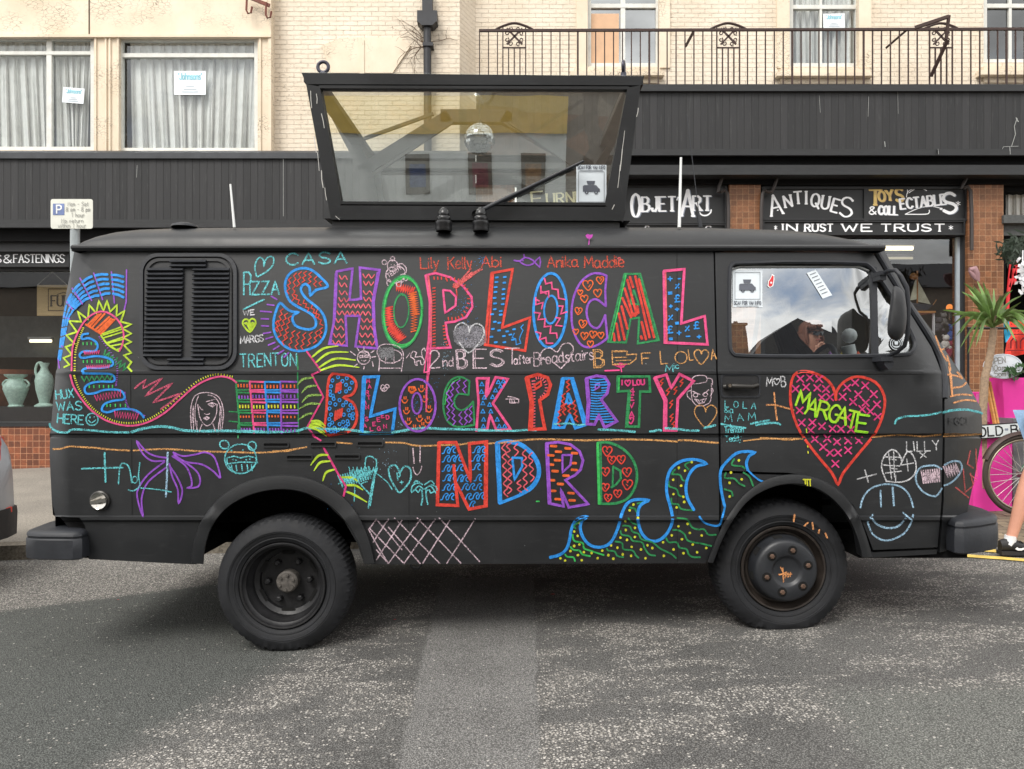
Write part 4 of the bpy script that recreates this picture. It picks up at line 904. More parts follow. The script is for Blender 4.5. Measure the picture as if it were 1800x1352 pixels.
# louvred side panel
m = MB(); panel(m, rrect(245, 445, 416, 650, 32, 8), (rrect(251, 451, 410, 644, 28, 8),), -.016, .016, 60)
lv = m.build('louvre_panel', TRIM, van, fix=False, smooth=50)
m = MB(); panel(m, rrect(252, 452, 409, 643, 27, 8), (), -.003, 0, 40); panel(m, rrect(254, 454, 407, 641, 26, 8), (rrect(259, 459, 402, 636, 23, 8),), -.011, .010, 60); m.build('louvre_backing', M('louvre_black_panel', (28, 29, 32), .6), lv, fix=False, smooth=50)
m = MB()
def slat(x0, x1, y):
    a, b = W(x0, y, SD(x0, y)-.004), W(x1, y, SD(x1, y)-.004); h = 6.4*3.75/F
    m.prism([a, a+Vector((0, -.006, 0)), a+Vector((0, -.024, -h*.75)), a+Vector((0, -.018, -h)), a+Vector((0, -.002, -h*.85))], b-a)
for i in range(20):
    y = 471+i*7.9; s_ = i*.33; slat(261-s_, 324-s_*.5, y); slat(341-s_*.4, 405-s_*.5, y)
slat(301, 364, 456.5); slat(301, 364, 464); slat(297, 360, 628.5); slat(297, 360, 636)
m.build('louvre_slats', TRIM, lv)
# small vents below the waist groove
for r in ((461, 777, 508, 787), (502, 799, 550, 809), (544, 776, 591, 786), (586, 798, 633, 808), (626, 775, 674, 785)):
    m = MB(); panel(m, rrect(*r, 3), (rrect(r[0]+2.5, r[1]+2.5, r[2]-2.5, r[3]-2.5, 1.5),), -.008, .01); v = m.build('side_vent', BLACK, van, fix=False)
    m = MB(); panel(m, rrect(r[0]+2, r[1]+2, r[2]-2, r[3]-2, 1.5), (), -.0022, 0)  # flat dark panel, its colour stands for the shade inside the vent recess
    m.build('vent_shade_panel', DARK, v, fix=False)
# filler cap
m = MB(); c = SV(177, 880); m.lathe([(.05, .004), (.05, -.012), (.043, -.016)], c, (0, 1, 0), 28); cap = m.build('filler_cap', M('worn_black_metal', (52, 50, 48), .35, .4), van, smooth=40)
m = MB(); m.lathe([(.043, -.012), (.040, -.022), (.022, -.012), (0, -.010)], c, (0, 1, 0), 28); m.obox(c+Vector((0, -.02, .0)), Vector((.038, 0, .008)), Vector((0, .008, 0)), Vector((-.002, 0, .008))); m.build('cap_face', CHROME, cap, smooth=40)
# bumpers
def bumper(name, plan, z0, z1, lift=0.0):
    n = len(plan); mb = MB(); V = []; c = Vector((sum(p[0] for p in plan)/n, sum(p[1] for p in plan)/n))
    H = z1-z0; lv_ = [(0, .02), (.06, .0), (.30, -.002), (.70, 0), (.74, .005), (.78, .005), (.82, .001), (.90, .004), (.97, .014), (1, .032)]
    for t, ins in lv_:
        for i, p in enumerate(plan):
            P = Vector(p); a = (P-Vector(plan[i-1])).normalized(); b = (Vector(plan[(i+1) % n])-P).normalized(); d = (a+b).normalized(); nn = Vector((-d.y, d.x))
            q = P+nn*ins; V.append((q.x, q.y, z0+H*t+lift*(q.x-plan[0][0])))
    mb.add(V, [(i*n+k, i*n+(k+1) % n, (i+1)*n+(k+1) % n, (i+1)*n+k) for i in range(len(lv_)-1) for k in range(n)]+[tuple(range(n)), tuple(range((len(lv_)-1)*n, len(lv_)*n))])
    return mb.build(name, TRIM, van, smooth=38)
def X_(px, D): return (px-900)*D/F
fy = lambda y: 2*YC-y
xl = X_(46, 3.70); xr = X_(141, 3.64)
bumper('rear_bumper', [(xr, 3.72), (xr, 3.655), (xr-.03, 3.63), (xl+.10, 3.64), (xl+.03, 3.66), (xl, 3.70), (xl-.03, 3.9), (xl-.04, YC), (xl-.03, fy(3.9)), (xl, fy(3.70)), (xl+.10, fy(3.64)), (xr, fy(3.655)), (xr, fy(3.72)), (xl+.16, fy(3.86)), (xl+.14, YC), (xl+.16, 3.86)][::-1], W(0, 984, 3.66).z, W(0, 933, 3.66).z)
xl = X_(1676, 3.72); xr = X_(1751, 3.86)
bumper('front_bumper', [(xl, 3.78), (xl, 3.71), (xl+.03, 3.685), (xl+.12, 3.70), (xr-.07, 3.75), (xr-.01, 3.83), (xr+.03, 4.0), (xr+.06, YC), (xr+.03, fy(4.0)), (xr-.01, fy(3.83)), (xl+.12, fy(3.70)), (xl, fy(3.71)), (xl, fy(3.78)), (xr-.12, fy(4.0)), (xr-.08, YC), (xr-.12, 4.0)], W(0, 974, 3.72).z, W(0, 914, 3.72).z, .05)
a = SV(97, 850)
for y in (3.83, fy(3.83)-.09): m = MB(); m.box(a.x-.035, a.x+.03, y, y+.09, W(0, 890, 3.8).z, W(0, 785, 3.8).z); m.build('tail_light', M('red_lens', (200, 60, 44), .3), van)
b = SV(1700, 800)
for y in (4.12, fy(4.12)): m = MB(); m.lathe([(.0, .02), (.09, .02), (.1, 0), (.1, -.1)], (b.x+.08, y, b.z), (1, 0, 0), 24); m.build('headlight', M('lamp_glass', (190, 195, 200), .15), van, smooth=40)
# wheels
def wheel(name, cx, yface, R, gz, rear):
    cz = gz+R-(.040 if not rear else .016); C = Vector((cx, yface, cz)); NT = 192
    t = MB()
    def lugs(i, k): return 1-(.014 if (i in (4, 5, 9, 10) and k % 4 == 0) else 0)
    prof = [(.213, .020), (.222, .002), (.236, -.006), (.238, -.010), (.242, -.011), (.245, -.009), (.25, -.012), (R-.080, -.015), (R-.078, -.019), (R-.0755, -.0195), (R-.075, -.016), (R-.070, -.018), (R-.062, -.016), (R-.030, .0), (R-.012, .018), (R-.003, .045), (R, .075), (R, .125), (R-.003, .155), (R-.012, .185), (R-.05, .21), (.25, .215), (.213, .19)]
    prof = [(r, h) for r, h in prof]
    def lug2(i, k): return 1-(.022 if (i in (13, 14, 15, 16, 17, 18) and (k+2*(i % 2)) % 4 == 0) else 0)
    t.lathe(prof, C, (0, 1, 0), NT, fn=lug2)
    for gi in (.07, .10, .13): pass
    gl = G(cx)
    V = []
    for p in t.v:
        g = G(p[0])+.001
        if p[2] < g+.05:                              # the tyre sags onto the road
            d = (g+.05-p[2])/.05
            z = p[2] if p[2] > g else g
            V.append((p[0], p[1]-(.012*min(1, d) if p[1] < yface+.09 else 0), z))
        else: V.append(p)
    t.v = V
    root = None
    ty = t.build(name, RUBBER, van, smooth=30)
    r = MB()
    if rear:
        r.lathe([(.214, .018), (.217, .0), (.213, -.006), (.205, -.004), (.200, .012), (.190, .02), (.185, .05), (.176, .06), (.172, .09), (.150, .105), (.146, .125), (.10, .13), (.0, .13)], C, (0, 1, 0), 48)
        rim = r.build('rim', STEEL, ty, smooth=40)
        h = MB(); h.lathe([(.055, .13), (.055, .075), (.048, .068), (0, .066)], C, (0, 1, 0), 28)
        for k in range(6): a = k*math.pi/3+.4; h.lathe([(0, .058), (.008, .058), (.008, .07)], C+Vector((.037*math.cos(a), 0, .037*math.sin(a))), (0, 1, 0), 6)
        h.build('hub', M('dusty_hub_steel', (84, 80, 76), .7, .2, .5, 60, .4), ty, smooth=35)
        for k in range(6):
            b = MB(); a = k*math.pi/3+.05; b.lathe([(0, .09), (.010, .09), (.016, .095), (.016, .13)], C+Vector((.108*math.cos(a), 0, .108*math.sin(a))), (0, 1, 0), 6); b.build('wheel_nut', STEEL, ty, smooth=30)
        for k in range(6):
            a = k*math.pi/3+.52; L = [(a-.22, .158), (a-.24, .148), (a-.2, .140), (a+.2, .140), (a+.24, .148), (a+.22, .158)]
            s = MB(); s.poly([C+Vector((q*math.cos(w_), .098, q*math.sin(w_))) for w_, q in L]); s.build('rim_slot', M('black_hole', (4, 4, 4), 1.0), ty)
    else:
        r.lathe([(.214, .018), (.217, .0), (.213, -.006), (.205, -.004), (.198, .014), (.190, .022), (.182, .04), (.172, .04), (.165, .0), (.160, -.012), (.152, -.02), (.148, -.024)], C, (0, 1, 0), 56)
        rim = r.build('rim', M('rusty_black_rim', (46, 40, 36), .5, .2, .4, 16), ty, smooth=40)
        h = MB(); h.lathe([(.172, .03), (.160, -.03), (.152, -.045), (.140, -.052), (.082, -.055), (.074, -.05), (.066, -.040), (.062, -.038), (0, -.036)], C, (0, 1, 0), 56)
        h.build('hub_cover', M('dark_hub_cover', (36, 38, 42), .45, .1, .2, 10), ty, smooth=40)
        for k in range(6):
            s = MB(); b = MB(); a = k*math.pi/3+.28; cc = C+Vector((.108*math.cos(a), 0, .108*math.sin(a)))
            s.lathe([(.0, -.0555), (.024, -.0555)], cc, (0, 1, 0), 18); s.build('nut_hole', M('black_hole', (4, 4, 4), 1.0), ty); b.lathe([(0, -.066), (.009, -.066), (.013, -.062), (.013, -.054)], cc, (0, 1, 0), 6); b.build('wheel_nut', M('rusty_nut', (92, 72, 60), .6, .4, .4, 40), ty, smooth=30)
        for k in range(8):
            a = k*math.pi/4+.2; s = MB(); s.poly([C+Vector((q*math.cos(w_), dd, q*math.sin(w_))) for w_, q, dd in ((a-.14, .1635, -.021), (a-.12, .171, .018), (a+.12, .171, .018), (a+.14, .1635, -.021))]); s.build('cover_slot', M('black_hole', (4, 4, 4), 1.0), ty)
    return ty
gz_f, gz_r = G(1.40), G(-1.17)
wf = wheel('wheel', X_(1379, 3.76), 3.775, .347, G(X_(1379, 3.76)), False)
wr = wheel('wheel', X_(496, 3.70), 3.705, .345, G(X_(496, 3.70)), True)
def mirror_copy(src, dy, flip):
    def cp(o, par):
        c = o.copy(); COL.objects.link(c); c.parent = par
        for ch in o.children: cp(ch, c)
        return c
    c = cp(src, van)
    c.scale = (1, -1 if flip else 1, 1); c.location = (0, 2*YC+dy if flip else dy, 0); return c
mirror_copy(wf, 0, True); mirror_copy(wr, 0, True)
mirror_copy(wr, .25, False); mirror_copy(wr, -.25, True)
# rooftop glass box: a tapered lantern that leans outwards
HD0, HD1 = 3.98, 3.87                       # depth of the near pane at its foot and its head
def HP(px, py, o=0.0):                        # a point on the near pane plane
    t = (390-py)/(390-130); return W(px, py, HD0+(HD1-HD0)*t+o)
def HB(px, py, o=0.0):                        # the matching back pane, seen through the front one
    p = HP(px, py); return Vector((p.x*.96, 2*4.68-p.y, p.z))
fr = MB()
def slab(q, th=.07, fn=HP): A = [fn(x, y) for x, y in q]; fr.prism(A, (0, th if fn is HP else -th, 0))
OUT = [(530, 128), (1133, 134), (1095, 391), (582, 386)]; INN = [(562, 152), (1103, 154), (1063, 360), (600, 358)]
for fn in (HP, HB):
    slab([OUT[0], OUT[1], (1126, 150), (538, 148)], .10, fn); slab([(538, 148), INN[0], INN[3], (582, 386)], .075, fn); slab([INN[1], (1126, 150), (1095, 391), INN[2]], .075, fn)
    slab([(577, 361), (1099, 364), (1095, 388), (582, 386)], .085, fn)
    slab([(560, 150), (1106, 152), (1102, 157), (563, 155)], .05, fn); slab([(600, 354), (1063, 356), (1064, 361), (600, 359)], .05, fn)
a = HP(530, 128); b = HP(1133, 134); c = HB(1133, 134); d_ = HB(530, 128)
for p, q, s_ in ((a, d_, 1), (b, c, -1)): fr.prism([p+Vector((0, .04, -.03)), p+Vector((s_*.09, .04, -.03)), q+Vector((s_*.09, -.04, -.03)), q+Vector((0, -.04, -.03))], (0, 0, .032))
a = HP(584, 384); b = HP(1093, 388); c = HB(1093, 388); d_ = HB(584, 384)
for p, q in ((a, d_), (b, c)): fr.bar(p+Vector((0, 0, .03)), q+Vector((0, 0, .03)), .06, .09)
for p0, p1 in ((530, 582), (1133, 1095)):    # corner posts of the end panes
    pass
a0 = HP(582, 396); a1 = HP(1090, 397); b1 = HB(1090, 397); b0 = HB(582, 396)
fr.prism([a0+Vector((0, .02, -.03)), a1+Vector((0, .02, -.03)), b1+Vector((0, -.02, -.03)), b0+Vector((0, -.02, -.03))], (0, 0, .055))
hat = fr.build('glass_lantern', BLACK, van)
GLH = glass('lantern_glass', (.97, .98, .96), .25, 1.0)
m = MB(); m.prism([HP(x, y, .03) for x, y in INN], (0, .006, 0)); m.build('front_pane', GLH, hat)
m = MB(); m.prism([HB(x, y)+Vector((0, -.03, 0)) for x, y in INN], (0, -.006, 0)); m.build('rear_pane', glass('clear_pane', (.95, .96, .94), .03, .7), hat)
for q in ((534, 150, 584, 384), (1130, 152, 1094, 386)):
    m = MB(); m.poly([HP(q[0], q[1], .05), HB(q[0], q[1])+Vector((0, -.05, 0)), HB(q[2], q[3])+Vector((0, -.05, 0)), HP(q[2], q[3], .05)]); m.build('end_pane', glass('clear_pane', (.95, .96, .94), .03, .7), hat)
m = MB(); bk = 4.95
def K(px, py): return W(px, py, bk)
for p, q in (((577, 172), (643, 298)), ((643, 298), (790, 206)), ((775, 206), (900, 206)), ((885, 206), (1030, 292)), ((1030, 292), (1108, 175)), ((640, 290), (660, 372)), ((1030, 285), (1048, 372))): m.bar(K(*p), K(*q), .085, .06)
for p, q in (((648, 312), (795, 215)), ((895, 215), (1022, 300)), ((640, 244), (762, 200))): m.bar(W(*p, 4.8), W(*q, 4.8), .02, .02)
m.build('bracing', M('dark_grey_steel_tube', (34, 34, 36), .5, 0, .2, 8), hat)
m = MB(); a = HP(532, 129, .01); b = HP(1131, 135, .01); c = HB(1131, 135); d_ = HB(532, 129); m.prism([a, b, c, d_], (0, 0, .008)); m.build('unseen_clear_lid', glass('clear_pane', (.95, .96, .94), .03, .7), hat)  # unseen lid, made clear to let daylight into the box
for px, d, n_ in ((568, 3.9, 0), (1096, 3.95, 1)):
    m = MB(); c = W(px, 118, d); u = Vector((1, 0, 0)) if not n_ else Vector((.25, .97, 0))
    m.tube([c+u*.028*math.cos(k*math.pi/10)+Vector((0, 0, .028*math.sin(k*math.pi/10))) for k in range(20)], .0095, 8, closed=True); m.tube([c+Vector((0, 0, -.03)), c+Vector((0, 0, -.06))], .016, 8); m.build('lifting_eye', M('dark_galvanised_eye', (66, 66, 76), .35, .5), hat, smooth=60)
m = MB(); m.tube([HP(838, 374, -.05), HP(872, 357, -.035), HP(1026, 283, -.03)], [.012, .011, .006], 8); m.bar(HP(885, 356, -.024), HP(1018, 288, -.02), .012, .012); m.lathe([(.02, 0), (.02, .06)], HP(836, 376, -.03), (0, 1, 0), 12); m.build('wiper', TRIM, hat, smooth=50)
m = MB(); 
rng_ = random.Random(3)
for x0, y0, x1, y1 in [(546, 160, 548, 190), (552, 240, 556, 268), (558, 268, 561, 300), (565, 300, 568, 330), (571, 330, 574, 352), (556, 165, 557, 182), (1122, 190, 1119, 205), (1098, 230, 1094, 262), (1094, 262, 1090, 300), (1080, 360, 1076, 368), (1090, 290, 1086, 330), (565, 200, 570, 225), (590, 380, 597, 386)]:
    d0 = Draw(lambda px, py: HP(px, py).y, .003); d0.ribbon([(x0, y0), ((x0+x1)/2+rng_.uniform(-1, 1), (y0+y1)/2), (x1, y1)], rng_.uniform(.8, 1.6), 0); m.add(d0.mb.v, d0.mb.f)
m.build('chipped_paint', M('bare_grey_metal', (190, 188, 184), .6), hat, fix=False)
# rubber roof vents, aerials
m0 = None
for px in (780, 845):
    m = MB(); c = W(px, 407, 3.84); m.lathe([(.040, 0), (.044, .012), (.042, .03), (.046, .036), (.044, .05), (.034, .056), (.037, .066), (.034, .075), (.027, .08), (.03, .088), (.028, .096), (.022, .112), (.014, .118), (.013, .124), (0, .124)], c, (0, 0, 1), 24)
    m.build('roof_grommet', M('glossy_black_rubber', (26, 26, 28), .35), van, smooth=50)
for p, q, r, mt in (((405, 324, 3.96), (412, 400, 3.94), .0075, WHITEP), ((1197, 277, 3.96), (1194, 400, 3.94), .009, WHITEP)):
    m = MB(); m.tube([W(*p), W(*q)], [r*.7, r], 8); m.build('aerial', mt, van)
m = MB(); m.tube([W(1207, 200, 4.3), W(1224, 340, 4.28), W(1228, 372, 4.28)], .0025, 5); m.tube([W(1227, 372, 4.28), W(1231, 400, 4.28)], [.008, .014], 8); m.build('aerial', TRIM, van)
m = MB(); m.lathe([(.07, 0), (.065, .012), (.03, .024), (0, .026)], W(325, 400, 4.0), (0, 0, 1), 20); m.build('roof_vent', TRIM, van, smooth=50)
# moulded badge letters on the nose
d = Draw(SD, .004); d.text('p', BLACK, 2.2, 'FGCI', (1670, 747), (1700, 746), 12); d.build('nose_badge', van)
# stickers on glass
STK = M('pale_grey_sticker', (206, 214, 220), .6, 0, .06, 8); INK = M('dark_sticker_ink', (84, 88, 98), .7)
def sticker(r, surf, pname, par, lettering, rot=0.0):
    x0, y0, x1, y1 = r; d = Draw(surf, .004); d.fill('p', STK, [(x0, y0), (x1, y0), (x1, y1), (x0, y1)]); d.eps = .0065
    h = y1-y0; w_ = x1-x0
    if lettering == 'b': ty = y1-3.6
    else: ty = y0+8.2
    d.text('p', INK, 1.15, 'SCAN FOR VAN INFO', (x0+2.5, ty-1), (x1-2.5, ty-1), 6, gap=1.2); d.s_('p', INK, .8, [(x0+7, ty+1.8), (x1-7, ty+1.8)])
    cx, cy = (x0+x1)/2, (y0+y1)/2+(6 if lettering == 't' else -4); k = w_/64
    van_ = [(-18, 8), (-18, -4), (-15, -6), (10, -6), (15, 0), (18, 2), (18, 8)]
    d.fill('p', INK, [(cx+x*k, cy+y*k) for x, y in van_])
    d.fill('p', INK, [(cx-8*k, cy-7*k), (cx-10*k, cy-15*k), (cx+8*k, cy-15*k), (cx+6*k, cy-7*k)])
    d.s_('p', INK, .7, [(x0+4, y0+(12 if lettering == 't' else 4)), (x1-4, y0+(12 if lettering == 't' else 4)), (x1-4, y1-(4 if lettering == 't' else 14)), (x0+4, y1-(4 if lettering == 't' else 14))], True); d.ring('p', INK, 2.0, (cx-10*k, cy+9*k), 3*k, n=10); d.ring('p', INK, 2.0, (cx+10*k, cy+9*k), 3*k, n=10)
    d.build(pname, par)
sticker((1288, 475, 1340, 540), lambda x, y: SD(x, y)+.02, 'van_sticker', door, 'b')
sticker((1013, 290, 1066, 359), lambda x, y: HP(x, y, .03).y, 'van_sticker', hat, 't')
d = Draw(lambda x, y: SD(x, y)+.02, .004); d.fill('p', STK, [(1418, 480), (1434, 474), (1463, 519), (1446, 525)]); d.eps = .006
for i in range(7): d.s_('p', INK, 1.0, [(1424+i*3.4, 483+i*5.6), (1434+i*3.4, 479+i*5.6)])
d.build('leaflet', door)
d = Draw(lambda x, y: SD(x, y)+.02, .004); d.fill('p', M('white_sticker_edge', (232, 232, 232), .6), [(1357, 482), (1361, 484), (1361, 493), (1359, 503), (1353, 506), (1349, 503), (1350, 494), (1354, 489)]); d.eps = .006; d.fill('p', M('red_sticker', (196, 44, 48), .6), [(1357.5, 484), (1360, 485.5), (1359.5, 493), (1357.5, 502), (1353.5, 504), (1351, 502), (1351.5, 495), (1355, 489.5)]); d.dot('p', STK, 2, '1355.5,497'); d.build('bottle_sticker', door)
d = Draw(lambda x, y: SD(x, y)+.02, .004); d.fill('p', M('black_sticker', (26, 26, 28), .6), [(1575.5+12*math.cos(t*.42), 604+12*math.sin(t*.42)) for t in range(15)]); d.eps = .006; d.ring('p', STK, 1.2, (1575.5, 604), 10.4); d.ring('p', STK, 1.0, (1575.5, 604), 7); d.fill('p', STK, [(1572, 600), (1579, 600), (1578, 606), (1573, 606)]); d.s_('p', STK, 1.4, '1571,609 1580,609'); d.build('round_sticker', door)
# ------------------------------------------------------------------ chalk and paint-pen drawings, each a part of the panel it is on
def P_(r, g, b): return m_chalk((r, g, b), 'p')
def C_(r, g, b): return m_chalk((r, g, b), 'c')
blue, purp, green, grn2 = P_(45, 150, 236), P_(150, 82, 200), P_(44, 140, 82), P_(60, 190, 92)
pink, hot, red, orng, lime = P_(236, 84, 142), P_(222, 62, 130), P_(222, 66, 52), P_(236, 104, 44), P_(186, 218, 52)
rose, yell = P_(232, 96, 112), P_(216, 216, 50)
cyan, pale, tan, white, sky_, peach, salm, olive = C_(112, 214, 222), C_(226, 200, 212), C_(226, 166, 100), C_(222, 222, 226), C_(172, 210, 238), C_(240, 166, 106), C_(232, 104, 104), C_(150, 190, 90)
def dr(): return Draw(SD)
# ---- S
d = dr()
d.s_('5', blue, 4.4, '690,288 640,225 580,176 520,162 460,177 415,215 396,270 402,330 430,390 490,432 550,462 590,492 608,530 600,568 560,584 510,576 465,555 446,512 456,482 487,466 440,460 400,436 362,402 335,452 316,530 322,600 355,665 420,715 490,732 560,720 620,690 660,640 678,580 670,510 640,455 590,410 540,370 506,320 512,286 540,272 565,300 570,350 610,312', True, 3)
for a, b, n in (((430, 225), (415, 340), 6), ((465, 195), (450, 390), 9), ((500, 185), (485, 290), 5), ((535, 182), (520, 262), 5), ((570, 190), (562, 270), 5), ((605, 220), (600, 290), 4), ((640, 250), (635, 282), 2), ((455, 320), (500, 420), 6), ((520, 385), (560, 455), 5), ((575, 420), (620, 510), 6), ((610, 450), (650, 560), 6), ((375, 440), (345, 590), 8), ((405, 470), (355, 640), 9), ((430, 490), (380, 690), 10), ((455, 590), (425, 710), 6), ((490, 600), (470, 722), 6), ((530, 605), (510, 722), 6), ((575, 600), (555, 700), 5), ((615, 590), (600, 680), 5), ((645, 570), (635, 640), 4), ((340, 520), (335, 600), 4), ((410, 600), (400, 660), 3)):
    d.zz('5', red, 1.7, a, b, n, 9)
d.build('chalk_letter', van)
# ---- H
d = dr(); d.s_('5', purp, 4.2, '750,185 860,165 838,380 870,380 918,372 910,158 1045,175 1005,390 1010,560 1030,715 880,700 910,490 812,490 820,695 700,682 735,520 745,350', True)
d.s_('5', purp, 2.5, '742,200 728,520 712,670'); d.s_('5', purp, 2.2, '1030,190 995,390 1000,560 1018,690')
for x0, y, x1 in ((768,225,825),(768,275,822),(768,330,825),(765,378,835),(760,420,985),(752,470,985),(745,522,798),(735,572,800),(728,625,805),(722,672,805),(930,215,1010),(935,265,1005),(932,330,998),(935,375,990),(920,520,1000),(915,570,1000),(908,622,1005),(905,675,1012)):
    d.zz('5', rose, 1.9, (x0, y), (x1, y+4), max(3, int((x1-x0)/17)), 13, 3)
d.build('chalk_letter', van)
# ---- O
d = dr()
for k, (rx, ry, mt, w_) in enumerate(((138, 250, green, 3.2), (130, 240, grn2, 2.6), (124, 246, green, 2.2), (134, 228, grn2, 1.8))): d.ring('5', mt, w_, (1203+k*2, 462), rx, ry, .06, 26, -1.4, 5.0)
d.ring('5', green, 2.6, (1195, 455), 52, 116, .04); d.ring('5', green, 1.8, (1193, 455), 46, 108, .04, 20, 2, 5)
for a, b, n, am in (((1105, 430), (1115, 560), 16, 30), ((1115, 560), (1200, 655), 18, 34), ((1160, 290), (1280, 320), 16, 26), ((1270, 330), (1290, 480), 20, 28), ((1285, 480), (1280, 600), 13, 18)): d.zz('5', orng if a[0] > 1250 else red, 2.6, a, b, n, am)
d.build('chalk_letter', van)
# ---- P with drip
d = dr(); d.s_('5', pink, 4.0, '1365,212 1430,196 1530,225 1620,285 1678,360 1684,430 1640,500 1560,530 1500,538 1510,620 1535,708 1375,715 1388,640 1392,400 1362,212'); d.s_('5', rose, 3.5, '1380,215 1402,400 1396,700')
d.s_('5', pink, 3.6, '1482,312 1530,318 1572,360 1568,420 1497,470', True)
pth = [(1420, 300+i*21) for i in range(20)]
for x, y in pth: d.s_('5', red, 2.0, [(x-9, y), (x+9, y-3)])
for x, y in [(1490, 560), (1490, 582), (1492, 604), (1494, 626), (1497, 650), (1500, 672), (1512, 690)]: d.s_('5', red, 2.0, [(x-8, y), (x+8, y-2)])
for i in range(14):
    a = -1.9+i*.235; d.s_('5', red, 2.0, [(1545+105*math.cos(a), 375+130*math.sin(a)), (1545+122*math.cos(a), 375+150*math.sin(a))])
for x in (1420, 1445, 1470, 1500): d.s_('5', red, 2, [(x, 222), (x+2, 240)])
for x in (1520, 1545, 1570): d.s_('5', red, 2, [(x, 520), (x-2, 500)])
for pts in ('1384,560 1376,860 1366,1000 1366,1150', '1402,640 1390,860 1372,960 1368,1120', '1376,700 1352,875', '1395,700 1385,872 1350,880'): d.s_('5', pink, 2.2, pts)
for i in range(9): d.s_('5', salm, 2.4, [(1560+random.uniform(-14, 14), 285+random.uniform(-12, 14)), (1660+random.uniform(0, 110), 215-random.uniform(0, 50))])
d.s_('5', red, 2, '1572,290 1578,350'); d.fill('5', red, '1545,290 1575,265 1600,262 1595,290 1575,305')
d.build('chalk_letter', van)
# ---- L
d = dr(); d.s_('6', red, 4.4, '95,200 243,172 170,582 365,510 330,742 50,700', True); d.s_('6', red, 3, '108,205 72,690')
for x, y in parse('133,230 188,227 130,262 185,267 125,298 180,312 123,332 178,347 117,373 178,378 120,412 173,417 118,452 160,465 100,487 160,490 118,540 150,547 105,590 148,600 205,607 253,592 95,645 182,640 228,630 245,665 125,683 185,683'): d.s_('6', blue, 3.2, [(x-9, y+1), (x+9, y-1)])
d.s_('6', blue, 1.6, '318,560 300,580 315,600 296,640 290,660 300,690 268,700 265,660 240,650 255,620')
d.build('chalk_letter', van)
# ---- O
d = dr(); d.ring('6', blue, 4.6, (505, 460), 116, 260, .03, 30, -1.5, 4.9); d.ring('6', blue, 3.4, (510, 455), 47, 98, .05)
for p in ('465,235 475,275 515,265 520,310 560,315 565,375 610,385', '440,290 440,340 495,325 495,370', '405,370 405,420 455,405 445,450', '395,475 435,480 420,525 470,520 465,575 510,570 505,620 550,620 555,655', '405,610 440,620 430,665 475,650 480,690 525,690', '565,430 595,430 580,485 622,470', '545,510 575,515 545,565 590,570', '440,325 480,345', '400,380 430,395'): d.s_('6', pink, 2.6, p)
d.build('chalk_letter', van)
# ---- C
d = dr(); d.s_('6', purp, 3.8, '900,218 850,202 790,207 720,262 672,360 655,470 665,590 710,688 770,718 840,700 905,655', False, 4); d.s_('6', purp, 3.8, '905,655 890,492'); d.s_('6', purp, 3.8, '890,492 860,560 825,585 780,552 760,470 780,402 830,383 895,432', False, 4); d.s_('6', purp, 3.8, '895,432 890,320 900,218')
for x, y, k in ((770,285,36),(855,250,26),(715,335,18),(838,340,28),(745,380,26),(703,465,25),(733,555,28),(685,610,19),(745,640,26),(805,630,25),(860,635,22),(787,695,22)): d.heart('6', orng, 2.0, (x, y), k)
for x, y in ((780, 290), (862, 248), (738, 560), (748, 648), (705, 470), (808, 640)): d.s_('6', orng, 1.8, [(x-6, y+8), (x+6, y-10)])
d.build('chalk_letter', van)
# ---- A
d = dr(); d.s_('6', green, 3.6, '1025,205 1135,205 1265,668 1118,692 1128,510 1068,520 1035,685 910,680', True); d.s_('6', grn2, 2.4, '1035,215 930,670'); d.s_('6', green, 2.4, '1125,215 1248,660'); d.s_('6', green, 3.4, '1090,318 1065,412 1125,420', True)
for p in ('950,620 956,672', '968,550 990,670', '985,480 1026,665', '1004,430 1045,590', '1010,372 1072,510', '1026,305 1085,500', '1045,245 1110,490', '1062,225 1086,300', '1100,220 1200,650', '1115,430 1122,480', '1125,240 1232,650', '1145,540 1175,665', '1140,640 1148,660', '1180,440 1218,600', '1090,480 1100,500'): d.s_('6', red, 4.2, p)
d.build('chalk_letter', van)
# ---- L
d = dr(); d.s_('6', pink, 4.6, '1300,185 1443,172 1422,552 1585,500 1605,698 1308,685', True); d.s_('6', rose, 2.6, '1312,195 1322,680')
for ch, x, y, s_ in (('+',1345,240,40),('-',1408,238,20),('%',1395,292,36),('=',1345,340,34),('#',1395,378,48),('+',1350,432,30),('~',1393,453,34),('%',1348,512,40),('#',1345,595,48),('=',1393,550,30),('%',1465,588,40),('#',1530,565,48),('+',1408,618,38),('-',1470,640,36),('~',1547,645,36),('=',1350,660,28)):
    d.text('6', blue, 2.4, ch, (x-s_*.38, y+s_*.5), (x+s_*.38, y+s_*.45), s_)
d.build('chalk_letter', van)
# ---- B
d = dr(); d.s_('5', red, 4.6, '700,912 780,895 850,908 884,950 878,1000 850,1035 800,1052 860,1085 888,1150 884,1220 850,1275 780,1300 672,1300 680,1150', True, 3)
for i in range(4): d.s_('5', red, 3.4, [(752+i*9, 960-i*4), (744+i*12, 1018-i*7)]); d.s_('5', red, 3.4, [(744+i*15, 1145-i*6), (738+i*14, 1210-i*8)])
for x, y in parse('760,912 722,935 820,920 790,940 855,950 712,975 815,965 705,1010 840,990 725,1040 770,1012 815,1010 708,1035 705,1090 730,1062 770,1070 815,1085 742,1100 845,1105 702,1128 795,1105 860,1125 712,1170 832,1140 863,1165 800,1170 840,1175 700,1200 825,1215 860,1195 700,1240 720,1225 770,1235 795,1220 830,1235 735,1260 760,1275 790,1265 815,1250 690,1275 712,1285 740,1288'): d.ring('5', blue, 1.7, (x, y), 10, 11, 0, 8)
d.build('chalk_letter', van)
